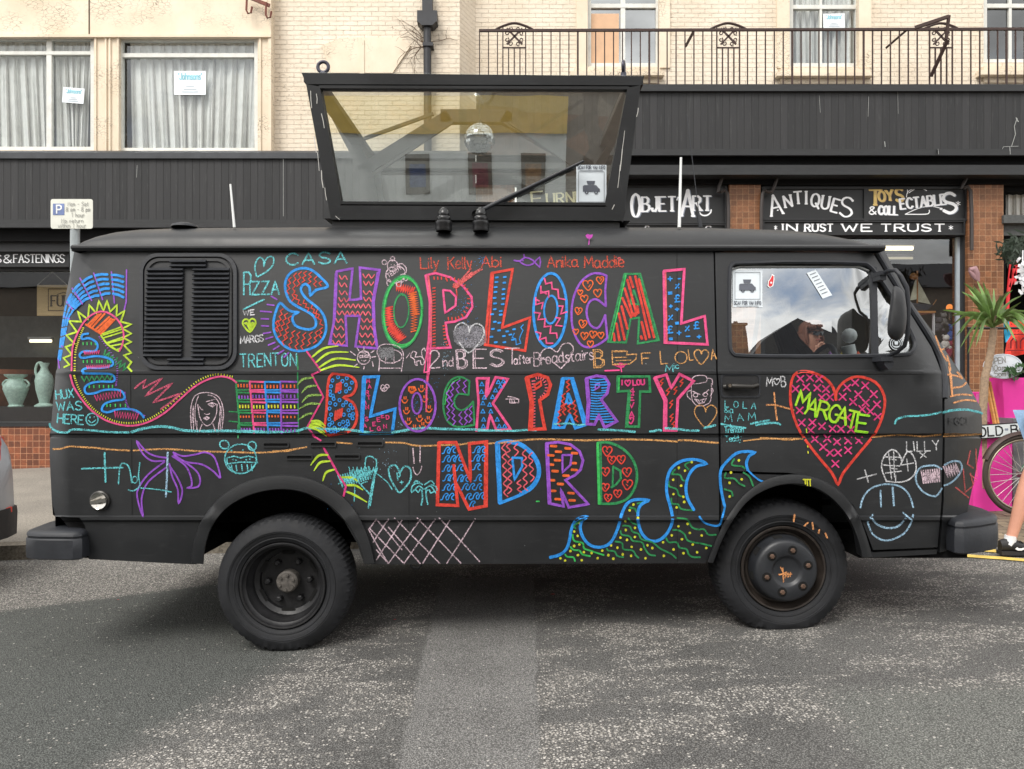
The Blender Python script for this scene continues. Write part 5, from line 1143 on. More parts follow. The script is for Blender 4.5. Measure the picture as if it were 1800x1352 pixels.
# ---- L, with writing inside
d = dr(); d.s_('5', blue, 5.4, '935,912 1038,908 982,1182 1153,1130 1133,1298 918,1300', True); d.s_('5', blue, 3, '948,920 930,1290')
for ch, x, y in (('M',968,940),('A',978,978),('R',962,1020),('T',972,1055),('I',958,1088),('N',962,1120),('I',945,1165),('S',958,1202),('A',946,1248),('L',992,1270),('E',1010,1236),('E',1040,1206),('G',1042,1268),('E',1068,1180),('N',1085,1252),('D',1102,1190)): d.text('5', hot, 1.7, ch, (x-(3 if ch == 'I' else 10), y+12), (x+(3 if ch == 'I' else 10), y+10), 26)
d.build('chalk_letter', van)
# ---- O
d = dr(); d.ring('5', purp, 4.0, (1307, 1105), 124, 180, 0, 28, -1.2, 5.0); d.ring('5', purp, 3.2, (1302, 1092), 33, 72)
for x, y in parse('1270,1000 1335,990 1220,1068 1357,1060 1232,1142 1387,1130 1245,1215 1322,1195 1380,1205 1285,1262 1342,1245'):
    d.s_('5', orng, 2.0, [(x-22, y-2), (x-12, y+18), (x+6, y+20), (x+20, y)], False, 4); d.s_('5', orng, 2.0, [(x-6, y-22), (x-5, y-4)]); d.s_('5', orng, 2.0, [(x+8, y-22), (x+7, y-4)])
d.s_('5', orng, 3, '1248,980 1285,980 1295,1000 1270,1015 1248,1005', True)
d.build('chalk_letter', van)
# ---- C
d = dr(); d.s_('5', green, 3.4, '1665,940 1600,910 1540,932 1498,1000 1484,1100 1500,1190 1540,1238 1600,1254 1698,1240', False, 4); d.s_('5', green, 3.4, '1698,1240 1690,1078'); d.s_('5', green, 3.2, '1690,1078 1645,1125 1600,1138 1565,1110 1562,1065 1590,1028 1658,1035', False, 4); d.s_('5', green, 3.2, '1658,1035 1665,940'); d.s_('5', grn2, 1.6, '1600,920 1550,945 1508,1010 1495,1100')
for a, b, n in (((1515, 1000), (1520, 1210), 9), ((1550, 945), (1535, 1080), 6), ((1545, 1090), (1560, 1240), 7), ((1590, 930), (1580, 1020), 4), ((1635, 930), (1625, 1020), 4), ((1600, 1150), (1605, 1240), 4), ((1640, 1130), (1640, 1240), 5), ((1672, 1110), (1670, 1225), 5)): d.zz('5', purp, 1.9, a, b, n, 10)
d.build('chalk_letter', van)
# ---- K
d = dr(); d.s_('6', pink, 4.4, '-8,935 75,935 62,1062 125,928 210,940 105,1110 228,1288 130,1300 85,1188 65,1295 -10,1300 5,1100', True); d.s_('6', pink, 2.4, '60,950 50,1080 118,945')
for x, y in parse('28,975 25,1028 45,1068 35,1108 35,1165 40,1222 38,1270 143,960 178,955 158,990 123,1018 103,1065 82,1118 90,1165 135,1222 150,1270 187,1270'): d.s_('6', blue, 1.8, [(x, y-14), (x-14, y+12), (x+14, y+12)], True)
d.build('chalk_letter', van)
# ---- P
d = dr(); d.s_('6', red, 5.6, '337,932 420,908 488,932 508,980 488,1048 432,1088 447,1180 468,1288 362,1292 372,1100', True); d.s_('6', red, 5, '352,940 384,1100 376,1285'); d.s_('6', red, 3.6, '395,985 440,955 442,985 405,1010', True)
for i in range(16): d.s_('6', rose, 2.2, [(378, 955+i*21), (400, 953+i*21)])
for i in range(11): a = -1.9+i*.32; d.s_('6', rose, 2.0, [(425+45*math.cos(a), 1000+62*math.sin(a)), (425+62*math.cos(a), 1000+80*math.sin(a))])
d.build('chalk_letter', van)
# ---- A
d = dr(); d.s_('6', blue, 5.0, '590,936 664,936 758,1258 682,1283 642,1185 602,1278 526,1280', True); d.s_('6', blue, 3.6, '602,945 545,1270'); d.s_('6', blue, 3.4, '655,950 738,1250'); d.s_('6', blue, 5, '632,1042 618,1108 658,1108', True)
for a, b, n in (((630, 945), (630, 1030), 5), ((600, 1040), (590, 1150), 6), ((575, 1150), (565, 1270), 6), ((670, 1090), (690, 1240), 8), ((640, 1115), (640, 1180), 4), ((610, 1110), (600, 1190), 4)): d.zz('6', red, 2.2, a, b, n, 10)
d.s_('6', cyan, 3, '530,1255 640,1250 700,1262 800,1252')
d.build('chalk_letter', van)
# ---- R
d = dr(); d.s_('6', purp, 5.0, '756,938 830,917 888,925 918,975 904,1038 862,1085 972,1235 886,1280 846,1190 816,1258 762,1254 770,1100', True); d.s_('6', purp, 3.0, '768,945 782,1100 772,1245'); d.s_('6', purp, 3.0, '822,978 850,968 848,995 820,1015', True)
for i, (x0, x1) in enumerate(((785,885),(785,900),(788,905),(790,815),(792,815),(792,895),(792,885),(792,870),(792,860),(790,865),(790,880),(790,895),(788,908),(788,920),(786,935),(786,945),(860,950))):
    y = 942+i*18.5; d.s_('6', blue, 2.2, [(x0, y), ((x0+x1)/2, y+4), (x1, y-1)])
for i in range(4): d.s_('6', blue, 2.2, [(865, 965+i*19), (902, 962+i*19)])
d.build('chalk_letter', van)
# ---- T
d = dr(); d.s_('6', green, 4.2, '977,922 1198,922 1204,1028 1135,1028 1126,1273 1036,1273 1056,1022 977,1028', True); d.s_('6', grn2, 2.4, '988,930 985,1018'); d.s_('6', green, 2.6, '1066,1030 1048,1265')
d.text('6', hot, 2.6, 'I', (1008, 982), (1014, 982), 34); d.heart('6', hot, 2.4, (1048, 968), 20); d.text('6', hot, 2.6, 'LOU', (1085, 984), (1165, 978), 36)
for ch, y, x in (('4', 1040, 1078), ('E', 1088, 1075), ('V', 1140, 1075), ('A', 1205, 1075)): d.text('6', hot, 2.6, ch, (x-16, y), (x+16, y), 36)
d.heart('6', hot, 2.4, (1068, 1230), 22)
d.build('chalk_letter', van)
# ---- Y
d = dr(); d.s_('6', pink, 4.8, '1234,932 1318,910 1352,1003 1410,906 1508,955 1398,1080 1386,1298 1302,1298 1306,1090', True); d.s_('6', pink, 3, '1250,940 1320,1085 1318,1285')
for x, y in ((1285,965),(1330,1028),(1382,1020),(1425,965),(1352,1115),(1355,1210),(1368,1262)): d.s_('6', red, 2.2, [(x+10, y-26), (x-12, y-6), (x+8, y), (x-10, y+28)])
d.build('chalk_letter', van)
# ---- N (waves), D, R, D
d = dr(); d.s_('a', red, 5.4, '1092,142 1205,142 1302,395 1294,150 1408,137 1406,560 1292,582 1200,400 1190,285 1218,558 1082,553', True); d.s_('a', red, 3.4, '1100,150 1088,545'); d.s_('a', red, 3.4, '1398,150 1394,555')
for x, y in parse('1140,195 1178,190 1140,250 1180,250 1215,245 1140,312 1178,312 1228,308 1145,375 1178,372 1228,378 1262,380 1140,438 1180,438 1262,435 1305,435 1352,435 1130,500 1168,500 1282,500 1330,495 1368,495 1340,190 1372,190 1335,245 1370,245 1340,302 1350,375 1308,550'): d.s_('a', blue, 1.9, [(x-26, y+20), (x-14, y+17), (x-8, y), (x+4, y-18), (x+18, y-22), (x+24, y-12), (x+16, y-6), (x+10, y+2), (x+12, y+16), (x+24, y+20)], False, 3)
d.build('chalk_letter', van)
d = dr(); d.s_('a', blue, 5.4, '1472,146 1540,132 1630,150 1710,212 1752,290 1752,370 1708,440 1630,488 1492,543', False, 3); d.s_('a', blue, 5.4, '1492,543 1472,146'); d.s_('a', blue, 3, '1490,150 1505,530'); d.s_('a', blue, 3, '1545,143 1625,162 1700,222 1740,295 1740,365 1698,430 1625,478', False, 3); d.s_('a', blue, 4, '1577,242 1640,245 1642,300 1592,388', True)
for a, b, n in (((1520, 150), (1535, 500), 12), ((1555, 145), (1545, 240), 4), ((1560, 250), (1560, 480), 9), ((1600, 150), (1605, 230), 3), ((1620, 390), (1625, 470), 4), ((1655, 190), (1665, 460), 10), ((1695, 210), (1710, 400), 7)): d.zz('a', rose, 2.2, a, b, n, 13, 3)
d.build('chalk_letter', van)
d = dr(); d.s_('b', purp, 4.6, '150,148 230,140 310,155 370,200 393,260 378,320 340,358 277,390 428,548 300,570 246,450 265,563 168,543', True); d.s_('b', purp, 2.6, '162,155 180,535'); d.s_('b', purp, 3.6, '257,225 318,225 310,290 258,340', True)
for x, y in parse('200,165 295,180 232,202 338,212 182,226 226,258 330,277 180,287 337,322 210,330 282,360 187,390 245,415 195,460 315,475 230,515 322,523'): d.s_('b', orng, 4.4, [(x-20, y), (x+18, y+2)])
d.build('chalk_letter', van)
d = dr(); d.s_('b', green, 4.6, '490,145 560,142 650,180 718,250 748,340 738,430 690,508 610,543 502,546', False, 3); d.s_('b', grn2, 5, '500,546 490,145'); d.s_('b', green, 3, '510,155 515,540'); d.s_('b', green, 3.8, '590,300 640,330 643,380 610,420 580,438'); d.s_('b', green, 3.4, '592,302 588,435')
for x, y, k in ((552,200,32),(582,258,27),(645,255,28),(540,335,28),(683,338,30),(540,438,26),(622,480,26),(685,420,34),(558,507,25)): d.heart('b', red, 2.2, (x, y), k); d.s_('b', red, 1.6, [(x-8, y-4), (x+4, y+8)])
d.build('chalk_letter', van)
# ---- breaking waves
d = dr(); d.s_('b', blue, 5.2, '175,900 240,882 285,842 305,780 315,720 340,662 380,636 418,632 390,655 375,700 390,760 430,812 490,833 550,820 590,780 625,700 650,610 680,550 730,520 825,522 785,545 760,580 755,650 775,730 820,782 870,793 920,770 960,720 984,650 970,570 946,480 946,400 970,320 1030,270 1100,254 1160,260 1205,282 1140,300 1095,350 1072,430 1082,510 1125,588', False, 3)
d.s_('b', blue, 3.4, '1160,630 1190,668 1240,688 1290,688 1310,640 1330,562', False, 3)
wave = [x for x in ('385,655 335,690 345,710', '325,750 335,790 390,805 400,840 440,855 530,885', '310,830 330,850 370,855 390,880 440,892', '275,880 290,895 330,900 340,925', '550,840 560,855 600,860 620,890 660,898', '605,795 650,805 660,845 720,855 740,885 760,903', '640,725 650,750 700,760 720,790 780,800 800,840 830,880 870,888', '655,690 700,695 720,730 760,745 780,780 850,800 900,840 940,860 980,880 1005,905', '690,640 715,670 750,685', '940,770 960,800 1010,800 1030,835 1075,845 1090,880 1120,898 1165,898', '985,720 1020,720 1060,745 1080,785 1120,800 1180,810 1240,825', '1015,640 1080,650 1110,700 1150,715 1190,715 1220,750 1270,750', '700,570 735,580 745,600', '750,545 790,535', '1100,270 1065,290 1090,320', '1000,320 980,350 1030,355 1050,390 1075,395', '960,400 960,430 1010,450 1025,490 1060,500', '975,510 980,545 1020,550 1040,580 1115,590')]
for i, p in enumerate(wave): d.s_('b', grn2 if i in (1, 2, 3) else green, 3.0, p, False, 4)
d.dot('b', yell, 2.5, '245,905 275,920 310,858 335,825 358,758 335,730 370,815 385,918 398,865 360,885 370,672 450,870 490,905 520,855 560,885 578,820 592,908 620,835 655,880 640,770 683,785 713,830 710,890 735,765 672,662 675,720 735,705 700,590 725,552 755,640 775,848 805,905 818,820 850,838 920,800 925,890 978,755 990,848 1045,780 1055,872 1098,738 1082,678 1117,815 1145,865 1175,755 1205,838 1022,695 1010,570 1060,535 990,482 1040,428 988,388 1065,328 1025,310 1110,272 1055,500')
d.build('chalk_wave', van)
d = Draw(SD, .0055); d.s_('b', blue, 5.0, '1326,560 1302,440 1300,330 1340,270 1400,216 1460,202 1525,208 1490,230 1470,280 1480,325', False, 3); d.s_('b', blue, 3.0, '1480,325 1530,372 1580,400 1650,396 1735,386', False, 3)
for p in ('1390,250 1375,290 1440,300 1460,315', '1335,340 1330,375 1390,380 1420,410 1460,430', '1325,450 1370,465 1380,495', '1450,340 1490,370 1515,430'): d.s_('b', green, 3.0, p, False, 4)
d.dot('b', yell, 2.6, '1420,260 1368,340 1360,408 1440,385 1360,498'); d.build('chalk_wave', van)
# ---- serpent with brick wall arch on the rear quarter
d = dr()
oc = [(745, 288), (650, 272), (552, 278), (475, 325), (425, 385), (392, 455), (376, 540), (362, 650), (346, 790)]; ic = [(745, 442), (662, 410), (602, 425), (545, 432), (492, 456), (448, 492), (412, 535), (388, 640), (356, 800)]
for i in range(8):
    for k in range(5):
        t0 = (k+.25)/5; a = Vector(oc[i]).lerp(Vector(ic[i]), t0); b = Vector(oc[i+1]).lerp(Vector(ic[i+1]), t0); n_ = 1 if i < 5 else 2
        if i >= 5 and k in (1, 3): continue
        for q in range(n_):
            u0 = (q+.12)/n_; u1 = (q+.88)/n_; d.s_('4', blue, 4.6 if i < 5 else 3.4, [tuple(a.lerp(b, u0)), tuple(a.lerp(b, (u0+u1)/2)+Vector((0, -4))), tuple(a.lerp(b, u1))])
for p in ('752,250 750,440 738,490', '662,262 680,450', '557,270 610,430', '475,300 545,435', '428,360 490,455', '395,440 437,495', '380,530 415,545', '368,620 395,632', '358,700 375,710', '345,780 352,836'): d.s_('4', purp, 2.4, p)
d.build('chalk_wall', van)
d = dr(); d.s_('4', lime, 3.2, '380,830 412,815 378,775 427,755 390,710 442,690 395,640 457,620 410,555 482,560 462,500 522,545 530,460 572,510 587,435 615,495 636,435 655,500 695,460 692,525 740,495 717,560 780,575 727,600 780,630 732,655 780,680 737,700 780,745 737,760 780,800 760,830 782,855')
d.s_('4', pink, 3.0, '425,850 430,720 455,640 500,560 560,510 620,500 680,530 720,580 735,640 725,700 708,735', False, 4); d.s_('4', pink, 3.2, '417,875 440,950 500,1040 560,1100 640,1150 760,1178 870,1160 980,1100 1070,1020 1150,950 1230,905 1310,885 1370,897 1405,922', False, 4)
for pth in ([(443, 850), (448, 740), (470, 660), (497, 590)], [(440, 880), (470, 960), (520, 1040), (590, 1105), (680, 1150), (780, 1162), (880, 1140), (970, 1085), (1080, 990), (1180, 910), (1280, 873), (1390, 888)]):
    q = smoothp(pth, 7)
    for i in range(len(q)-1):
        t = (q[i+1]-q[i]).normalized(); n_ = Vector((-t.y, t.x))*7; d.s_('4', yell, 1.6, [tuple(q[i]-n_*.7), tuple(q[i]+n_*.7)])
for a, b in (((508, 575), (600, 632)), ((522, 578), (585, 515)), ((530, 590), (600, 512)), ((545, 598), (622, 512)), ((565, 610), (650, 530)), ((580, 618), (660, 540)), ((600, 632), (682, 545)), ((590, 622), (672, 545))): d.s_('4', orng, 3.4, [a, b])
d.s_('4', lime, 3.2, '600,640 640,695 705,735', False, 3)
for a, b in (((608, 632), (722, 590)), ((618, 655), (730, 620)), ((635, 685), (735, 650)), ((655, 705), (732, 690)), ((690, 728), (722, 715)), ((612, 640), (722, 604)), ((640, 688), (735, 662))): d.s_('4', lime, 2.6, [a, b])
d.s_('4', blue, 3.8, '525,630 490,638 488,662 530,658 570,680 580,710 560,735 500,735 473,755 490,775 560,765 620,770 665,790 665,820 600,835 520,835 488,850 500,864', False, 4); d.s_('4', blue, 3.8, '490,866 560,868 650,870 680,890 670,915 600,915 540,925 505,950 512,985 560,985 620,965 700,965 733,985 735,1020 670,1030 620,1050 606,1085 640,1098 700,1080 780,1080 830,1100 855,1130', False, 4)
for a, b, n_, am in (((500, 745), (590, 740), 16, 9), ((515, 830), (650, 825), 22, 9), ((565, 1015), (720, 985), 18, 18), ((680, 1110), (820, 1125), 18, 18)): d.zz('4', hot, 2.2, a, b, n_, am)
d.zz('4', green, 2.6, (485, 900), (668, 892), 12, 14); d.zz('4', green, 2.8, (615, 745), (755, 840), 12, 22)
for y, X in ((690, (493, 517, 542, 567)), (796, (495, 518, 545, 575, 590, 605, 640, 655)), (945, (530, 557, 590, 615, 645, 668)), (1057, (635, 655, 685, 715, 745))):
    for x in X: d.s_('4', grn2, 2.2, [(x, y-7), (x+1, y+7)])
for p in ([(590, 650), (690, 800), (690, 940)], [(740, 980), (765, 1070), (860, 1120)]):
    q = smoothp(p, 12)
    for v in q: d.s_('4', purp, 1.1, [(v.x-5, v.y), (v.x+4, v.y-2)])
d.build('chalk_serpent', van)
d = dr(); d.s_('4', C_(214, 92, 122), 3.2, '800,955 865,905 850,955 965,895 865,1000 1025,925 910,1040 1075,985 955,1080', False, 2); d.build('chalk_scribble', van)
d = dr()
d.text('4', cyan, 2.4, 'HUX', (335, 1020), (437, 1008), 52, jit=.2); d.text('4', cyan, 2.4, 'WAS', (338, 1088), (485, 1085), 50, jit=.2); d.text('4', cyan, 2.4, 'HERE', (340, 1160), (495, 1170), 54, jit=.2)
d.ring('4', cyan, 2.2, (547, 1140), 36); d.dot('4', cyan, 1.6, '535,1128 560,1126'); d.s_('4', cyan, 1.8, '525,1145 545,1160 570,1142', False, 4); d.build('chalk_writing', van)
# girl's face with long hair
d = dr(); 
for p in ('1140,1215 1132,1120 1140,1040 1165,995 1225,980 1290,1000 1320,1050 1328,1120 1318,1200', '1165,1180 1158,1100 1165,1040 1180,1000', '1300,1170 1310,1100 1300,1040 1270,1005 1235,995', '1175,1050 1185,1120 1205,1160 1230,1178 1260,1160 1285,1110 1290,1050', '1150,1200 1150,1070', '1170,1230 1170,1150', '1310,1210 1305,1090', '1296,1230 1300,1160', '1140,1160 1148,1060', '1322,1170 1312,1060', '1185,1210 1200,1170', '1280,1210 1265,1165'): d.s_('4', pale, 1.7, p, False, 4)
d.s_('4', pale, 1.6, '1235,1050 1260,1040 1285,1050 1262,1066', True); d.ring('4', pale, 1.4, (1260, 1053), 7, 8, 0, 8); d.s_('4', pale, 1.6, '1180,1060 1195,1078 1205,1085'); d.s_('4', pale, 1.4, '1225,1035 1280,1020'); d.s_('4', pale, 1.4, '1215,1105 1222,1112 1240,1110 1246,1104'); d.s_('4', pale, 2.6, '1212,1133 1228,1126 1242,1132 1228,1142', True); d.s_('4', pale, 1.4, '1205,1215 1215,1225 1222,1210 1240,1230 1262,1214'); d.build('chalk_portrait', van)
# coloured blocks
d = dr(); X = [58, 152, 256, 362, 484]; Yr = [940, 1015, 1080, 1155, 1242, 1300]; cs = [green, pink, blue, purp]; dc = [orng, purp, yell, orng, purp]
for r in range(5):
    for c in range(4):
        sh = r*6*(1-c/4)+ (8 if c in (1, 2) else 0)*(r/4); x0, x1 = X[c]+sh, X[c+1]+(r*6*(1-(c+1)/4)); y0, y1 = Yr[r]+random.uniform(-4, 4), Yr[r+1]
        d.s_('5', cs[c], 3.2, [(x0, y0), (x1, y0+3)]); d.s_('5', cs[c], 3.2, [(x0, y0), (x0+4, y1)])
        if r < 4: d.s_('5', cs[c], 2.6, [(x0+3, y1-14), (x1, y1-16)])
        for k in range(4): d.s_('5', dc[r], 2.6, [(x0+(x1-x0)*(k+.7)/4.6, y0+24), (x0+(x1-x0)*(k+.7)/4.6+1, y0+(42 if r != 3 else 34))])
d.s_('5', green, 2.2, '480,765 484,860'); d.s_('5', green, 2.4, '482,880 488,1300'); d.s_('5', green, 2.2, '10,1148 70,1152'); d.s_('5', green, 2.2, '10,1215 72,1220'); d.s_('5', green, 2.4, '72,1240 72,1330')
d.build('chalk_blocks', van)
# palm frond
d = dr(); d.s_('5', hot, 3.2, '545,735 640,865'); d.s_('5', hot, 3.0, '640,868 580,895 660,1050 548,1255 600,1320'); d.s_('a', hot, 3.2, '260,95 315,130'); d.s_('a', hot, 3.6, '330,170 440,370 480,430 465,495')
def leaf(z, a, c, b, w_=4.2, mt=lime): q = smoothp([a, c, b], 8); d.ribbon([(ZM[z][0]+v.x/ZM[z][2], ZM[z][1]+v.y/ZM[z][2]) for v in q], [w_*(.5+.6*math.sin(math.pi*min(1, i/len(q)+.12))) for i in range(len(q))], mt)
for a, c, b in (((580, 775), (660, 715), (760, 698)), ((608, 810), (700, 745), (830, 740)), ((630, 845), (740, 785), (880, 795)), ((640, 865), (760, 830), (905, 845)), ((590, 915), (520, 925), (480, 968)), ((612, 970), (550, 980), (510, 1020)), ((645, 1035), (560, 1040), (512, 1085)), ((638, 1098), (560, 1095), (492, 1130)), ((588, 1160), (540, 1170), (490, 1205)), ((575, 1215), (630, 1215), (672, 1250)), ((560, 1255), (620, 1275), (680, 1318)), ((575, 1228), (620, 1236), (665, 1262))): leaf('5', a, c, b, 3.6, lime if b[0] > 600 else olive)
for a, c, b in (((360, 225), (300, 230), (248, 292)), ((375, 265), (310, 275), (270, 328)), ((405, 320), (350, 340), (328, 395)), ((440, 372), (520, 375), (560, 400)), ((480, 425), (540, 425), (592, 455)), ((482, 465), (540, 490), (618, 535)), ((225, 40), (290, 40), (340, 75)), ((230, 30), (290, 15), (335, 25))): leaf('a', a, c, b, 3.8)
d.build('chalk_palm', van)
# writing along the top
d = dr(); d.text('5', cyan, 3.0, 'CASA', (402, 140), (822, 128), 78, gap=1.4, jit=.15); d.build('chalk_writing', van)
d = dr(); d.s_('5', cyan, 2.6, '200,222 188,160 200,110 225,88 248,110 250,150 262,105 290,82 316,92 312,140 270,185 205,222', False, 3); d.text('5', cyan, 3.0, 'P', (112, 345), (160, 345), 155); d.text('5', cyan, 3.0, 'IZZA', (155, 345), (355, 342), 90, gap=1.0); d.s_('5', cyan, 3.0, '108,446 180,410 252,378', False, 3); d.build('chalk_writing', van)
d = dr(); d.text('5', white, 2.0, 'WE', (110, 488), (185, 482), 34, gap=1.4); d.heart('5', lime, 3.0, (150, 555), 46)
for i in range(7): d.s_('5', lime, 3.4, [(118+i*11, 540-4*(i % 2)), (140+i*6, 600-abs(i-3)*16)])
d.text('5', white, 2.2, 'MARGS', (90, 682), (248, 665), 46, gap=.9, jit=.2); d.build('chalk_writing', van)
d = dr(); d.text('5', cyan, 2.4, 'TRENTON', (88, 842), (470, 832), 88, gap=1.5, jit=.25); d.build('chalk_writing', van)
d = dr()
for p in ('300,355 340,378', '272,412 320,418', '225,458 303,464', '230,510 283,512', '232,558 283,562', '245,612 298,603', '262,650 312,634', '280,692 328,672', '315,722 355,697', '345,752 388,727', '388,775 420,744'): d.s_('5', purp, 2.6, p)
d.build('chalk_rays', van)
d = dr(); d.text('5', C_(220, 84, 60), 2.2, 'Lily', (1330, 165), (1455, 160), 78, gap=1.0, jit=.15); d.build('chalk_writing', van); d = dr(); d.text('5', C_(220, 84, 60), 2.2, 'Kelly', (1518, 170), (1682, 165), 84, gap=.9, jit=.15); d.build('chalk_writing', van); d = dr(); d.text('6', C_(220, 84, 60), 2.4, 'Abi', (25, 160), (165, 155), 75, gap=1.0, jit=.1); d.build('chalk_writing', van); d = dr(); d.text('6', C_(220, 84, 60), 2.4, 'Anika', (490, 160), (700, 155), 78, gap=.9, jit=.15); d.build('chalk_writing', van); d = dr(); d.text('6', C_(220, 84, 60), 2.4, 'Maddie', (745, 165), (1022, 155), 80, gap=.9, jit=.15); d.heart('6', salm, 2, (988, 100), 9); d.build('chalk_writing', van)
d = dr(); d.s_('6', purp, 2.6, '252,110 295,115 330,90 385,110 432,158 432,88 385,135 340,145 300,125 295,115', False, 2); d.s_('6', purp, 2, '325,95 322,68'); d.dot('6', purp, 1.5, '315,112'); d.build('chalk_fish', van)
# teddy on the O
d = dr(); d.ring('5', pale, 1.8, (1135, 145), 36, 40); d.ring('5', pale, 1.8, (1078, 122), 15, 16); d.ring('5', pale, 1.8, (1135, 97), 14, 15); d.s_('5', pale, 1.8, '1165,140 1200,132 1228,160 1225,195 1190,208', False, 4); d.ring('5', pale, 1.8, (1155, 205), 68, 58, -.3); d.ring('5', pale, 1.6, (1190, 240), 24, 18, .4); d.ring('5', pale, 1.6, (1225, 235), 12, 14); d.ring('5', pale, 1.6, (1110, 262), 14, 22); d.s_('5', pale, 1.6, '1160,245 1165,285 1190,285 1195,250', False, 4); d.dot('5', pale, 1.2, '1125,138 1148,138'); d.s_('5', pale, 1.3, '1125,155 1138,162 1150,152'); d.text('5', pale, 1.5, 'TEDDY', (1110, 228), (1200, 165), 28, gap=1.3); d.build('chalk_teddy', van)
# row of pale sketches between the two lines of lettering
d = dr(); d.ring('5', pale, 1.8, (937, 778), 44, 46); d.s_('5', pale, 2.0, '905,765 930,762 932,775 910,778', True); d.s_('5', pale, 2.0, '942,762 970,760 968,774 946,776', True); d.s_('5', pale, 1.6, '922,796 940,802 955,794'); d.s_('5', pale, 1.4, '915,740 945,748 965,735')
for p in ('845,735 880,762', '890,710 905,732', '938,700 938,725', '1010,728 985,745', '1020,770 992,775', '995,805 1002,838', '940,838 936,858', '872,838 892,822'): d.s_('5', pale, 1.8, p)
d.build('chalk_sun', van)
d = dr(); d.s_('5', pale, 1.6, '1040,870 1045,790 1028,740 1050,695 1110,685 1180,705 1210,760 1195,875', False, 4); d.ring('5', pale, 1.6, (1120, 768), 80, 46); d.s_('5', pale, 1.6, '1090,765 1145,755 1145,815 1085,815', True); d.s_('5', pale, 1.6, '1040,850 1190,850')
for i in range(14): d.s_('5', C_(120, 120, 124), 5, [(1045+i*7, 715+random.uniform(-8, 14)), (1050+i*7, 775+random.uniform(-16, 18))])
d.build('chalk_sketch', van)
d = dr(); d.s_('5', pale, 1.8, '1262,760 1275,735 1300,745 1290,775 1330,770 1355,800 1345,825 1330,822 1325,800 1300,805 1305,830 1290,825 1285,790 1262,775', True, 2); d.s_('5', pale, 1.8, '1340,775 1335,735 1352,712 1362,735', False, 3); d.s_('5', pale, 1.5, '1230,780 1255,745'); d.text('5', pale, 2.2, '2', (1392, 845), (1462, 845), 115); d.text('5', pale, 2.0, 'nd', (1482, 838), (1552, 835), 62); d.text('5', pale, 2.2, 'B', (1580, 855), (1650, 850), 130); d.text('5', pale, 1.6, 'B', (1590, 845), (1638, 840), 108); d.text('5', pale, 2.2, 'E', (1690, 850), (1780, 850), 130); d.text('6', pale, 2.2, 'S', (85, 855), (185, 850), 120); d.text('6', pale, 1.8, 'S', (98, 845), (172, 840), 100); d.text('6', pale, 2.2, 'T', (190, 835), (290, 835), 110); d.text('6', pale, 1.6, 'E', (-18, 862), (62, 862), 130)
d.build('chalk_writing', van)
d = dr(); d.text('6', pale, 1.9, 'after', (255, 838), (382, 828), 62, gap=.8, jit=.15); d.text('6', pale, 2.0, 'B', (392, 850), (435, 850), 95); d.text('6', pale, 2.0, 'roadstairs', (445, 838), (808, 800), 76, gap=.9, jit=.2); d.s_('6', pale, 2.0, '580,868 520,820 440,790 455,740 505,722 555,752 590,700 640,690 668,730 640,800 580,868', False, 3); d.build('chalk_writing', van)
d = dr(); d.heart('5', white, 2.4, (1662, 640), 104)
for i in range(16): a = 1560+i*13.5; h_ = 88*math.sqrt(max(.05, 1-((a-1662)/112)**2)); d.s_('5', C_(140, 138, 146), 5.2, [(a, 620-h_*.7), (a+8, 640+h_*.75)])
d.build('chalk_heart', van)
d = dr(); 
for ch, x0, x1, y, h_ in (('B',812,885,862,125),('E',942,1030,840,95),('F',1148,1212,835,75),('L',1280,1328,835,90),('L',1480,1510,810,75),('A',1632,1668,805,70)): d.text('6', tan, 2.0, ch, (x0, y), (x1, y-4), h_)
d.s_('6', tan, 2.0, '955,750 1045,745 1040,770 1110,765 1105,800 1060,835 955,835'); d.s_('6', tan, 1.6, '965,790 1040,788'); d.s_('6', tan, 1.6, '965,812 1070,808'); d.s_('6', hot, 1.6, '945,838 1000,862 1040,835'); d.ring('6', tan, 2.0, (1420, 790), 42, 42); d.heart('6', tan, 2.2, (1562, 785), 52); d.text('6', tan, 1.6, 'B', (822, 850), (872, 848), 100); d.build('chalk_writing', van)
d = dr(); d.text('6', cyan, 1.8, 'M', (1312, 888), (1365, 888), 45); d.text('6', cyan, 1.5, 'ic', (1372, 868), (1405, 866), 40); d.build('chalk_writing', van)
d = dr(); d.fill('6', hot, '975,840 990,826 1012,828 1028,840 1022,858 1004,864 985,860'); d.s_('6', hot, 2, '1000,860 1005,890'); d.s_('6', hot, 2.4, '888,882 990,878'); d.build('paint_splat', van)
d = Draw(lambda x, y: 3.85, .002)
d = dr(); d.ring('5', pale, 1.6, (1068, 985), 14, 20); d.ring('5', pale, 1.6, (1098, 975), 14, 12, .5); d.ring('5', pale, 1.4, (1082, 995), 20, 12, -.6); d.build('chalk_bee', van)
d = dr(); d.s_('6', pale, 1.8, '195,1080 285,1080 285,1105 230,1108'); d.s_('6', pale, 1.8, '210,1062 250,1068 275,1078'); 
for x in (222, 238, 254): d.s_('6', pale, 1.6, [(x, 1085), (x+2, 1108)])
d.build('chalk_hand', van)
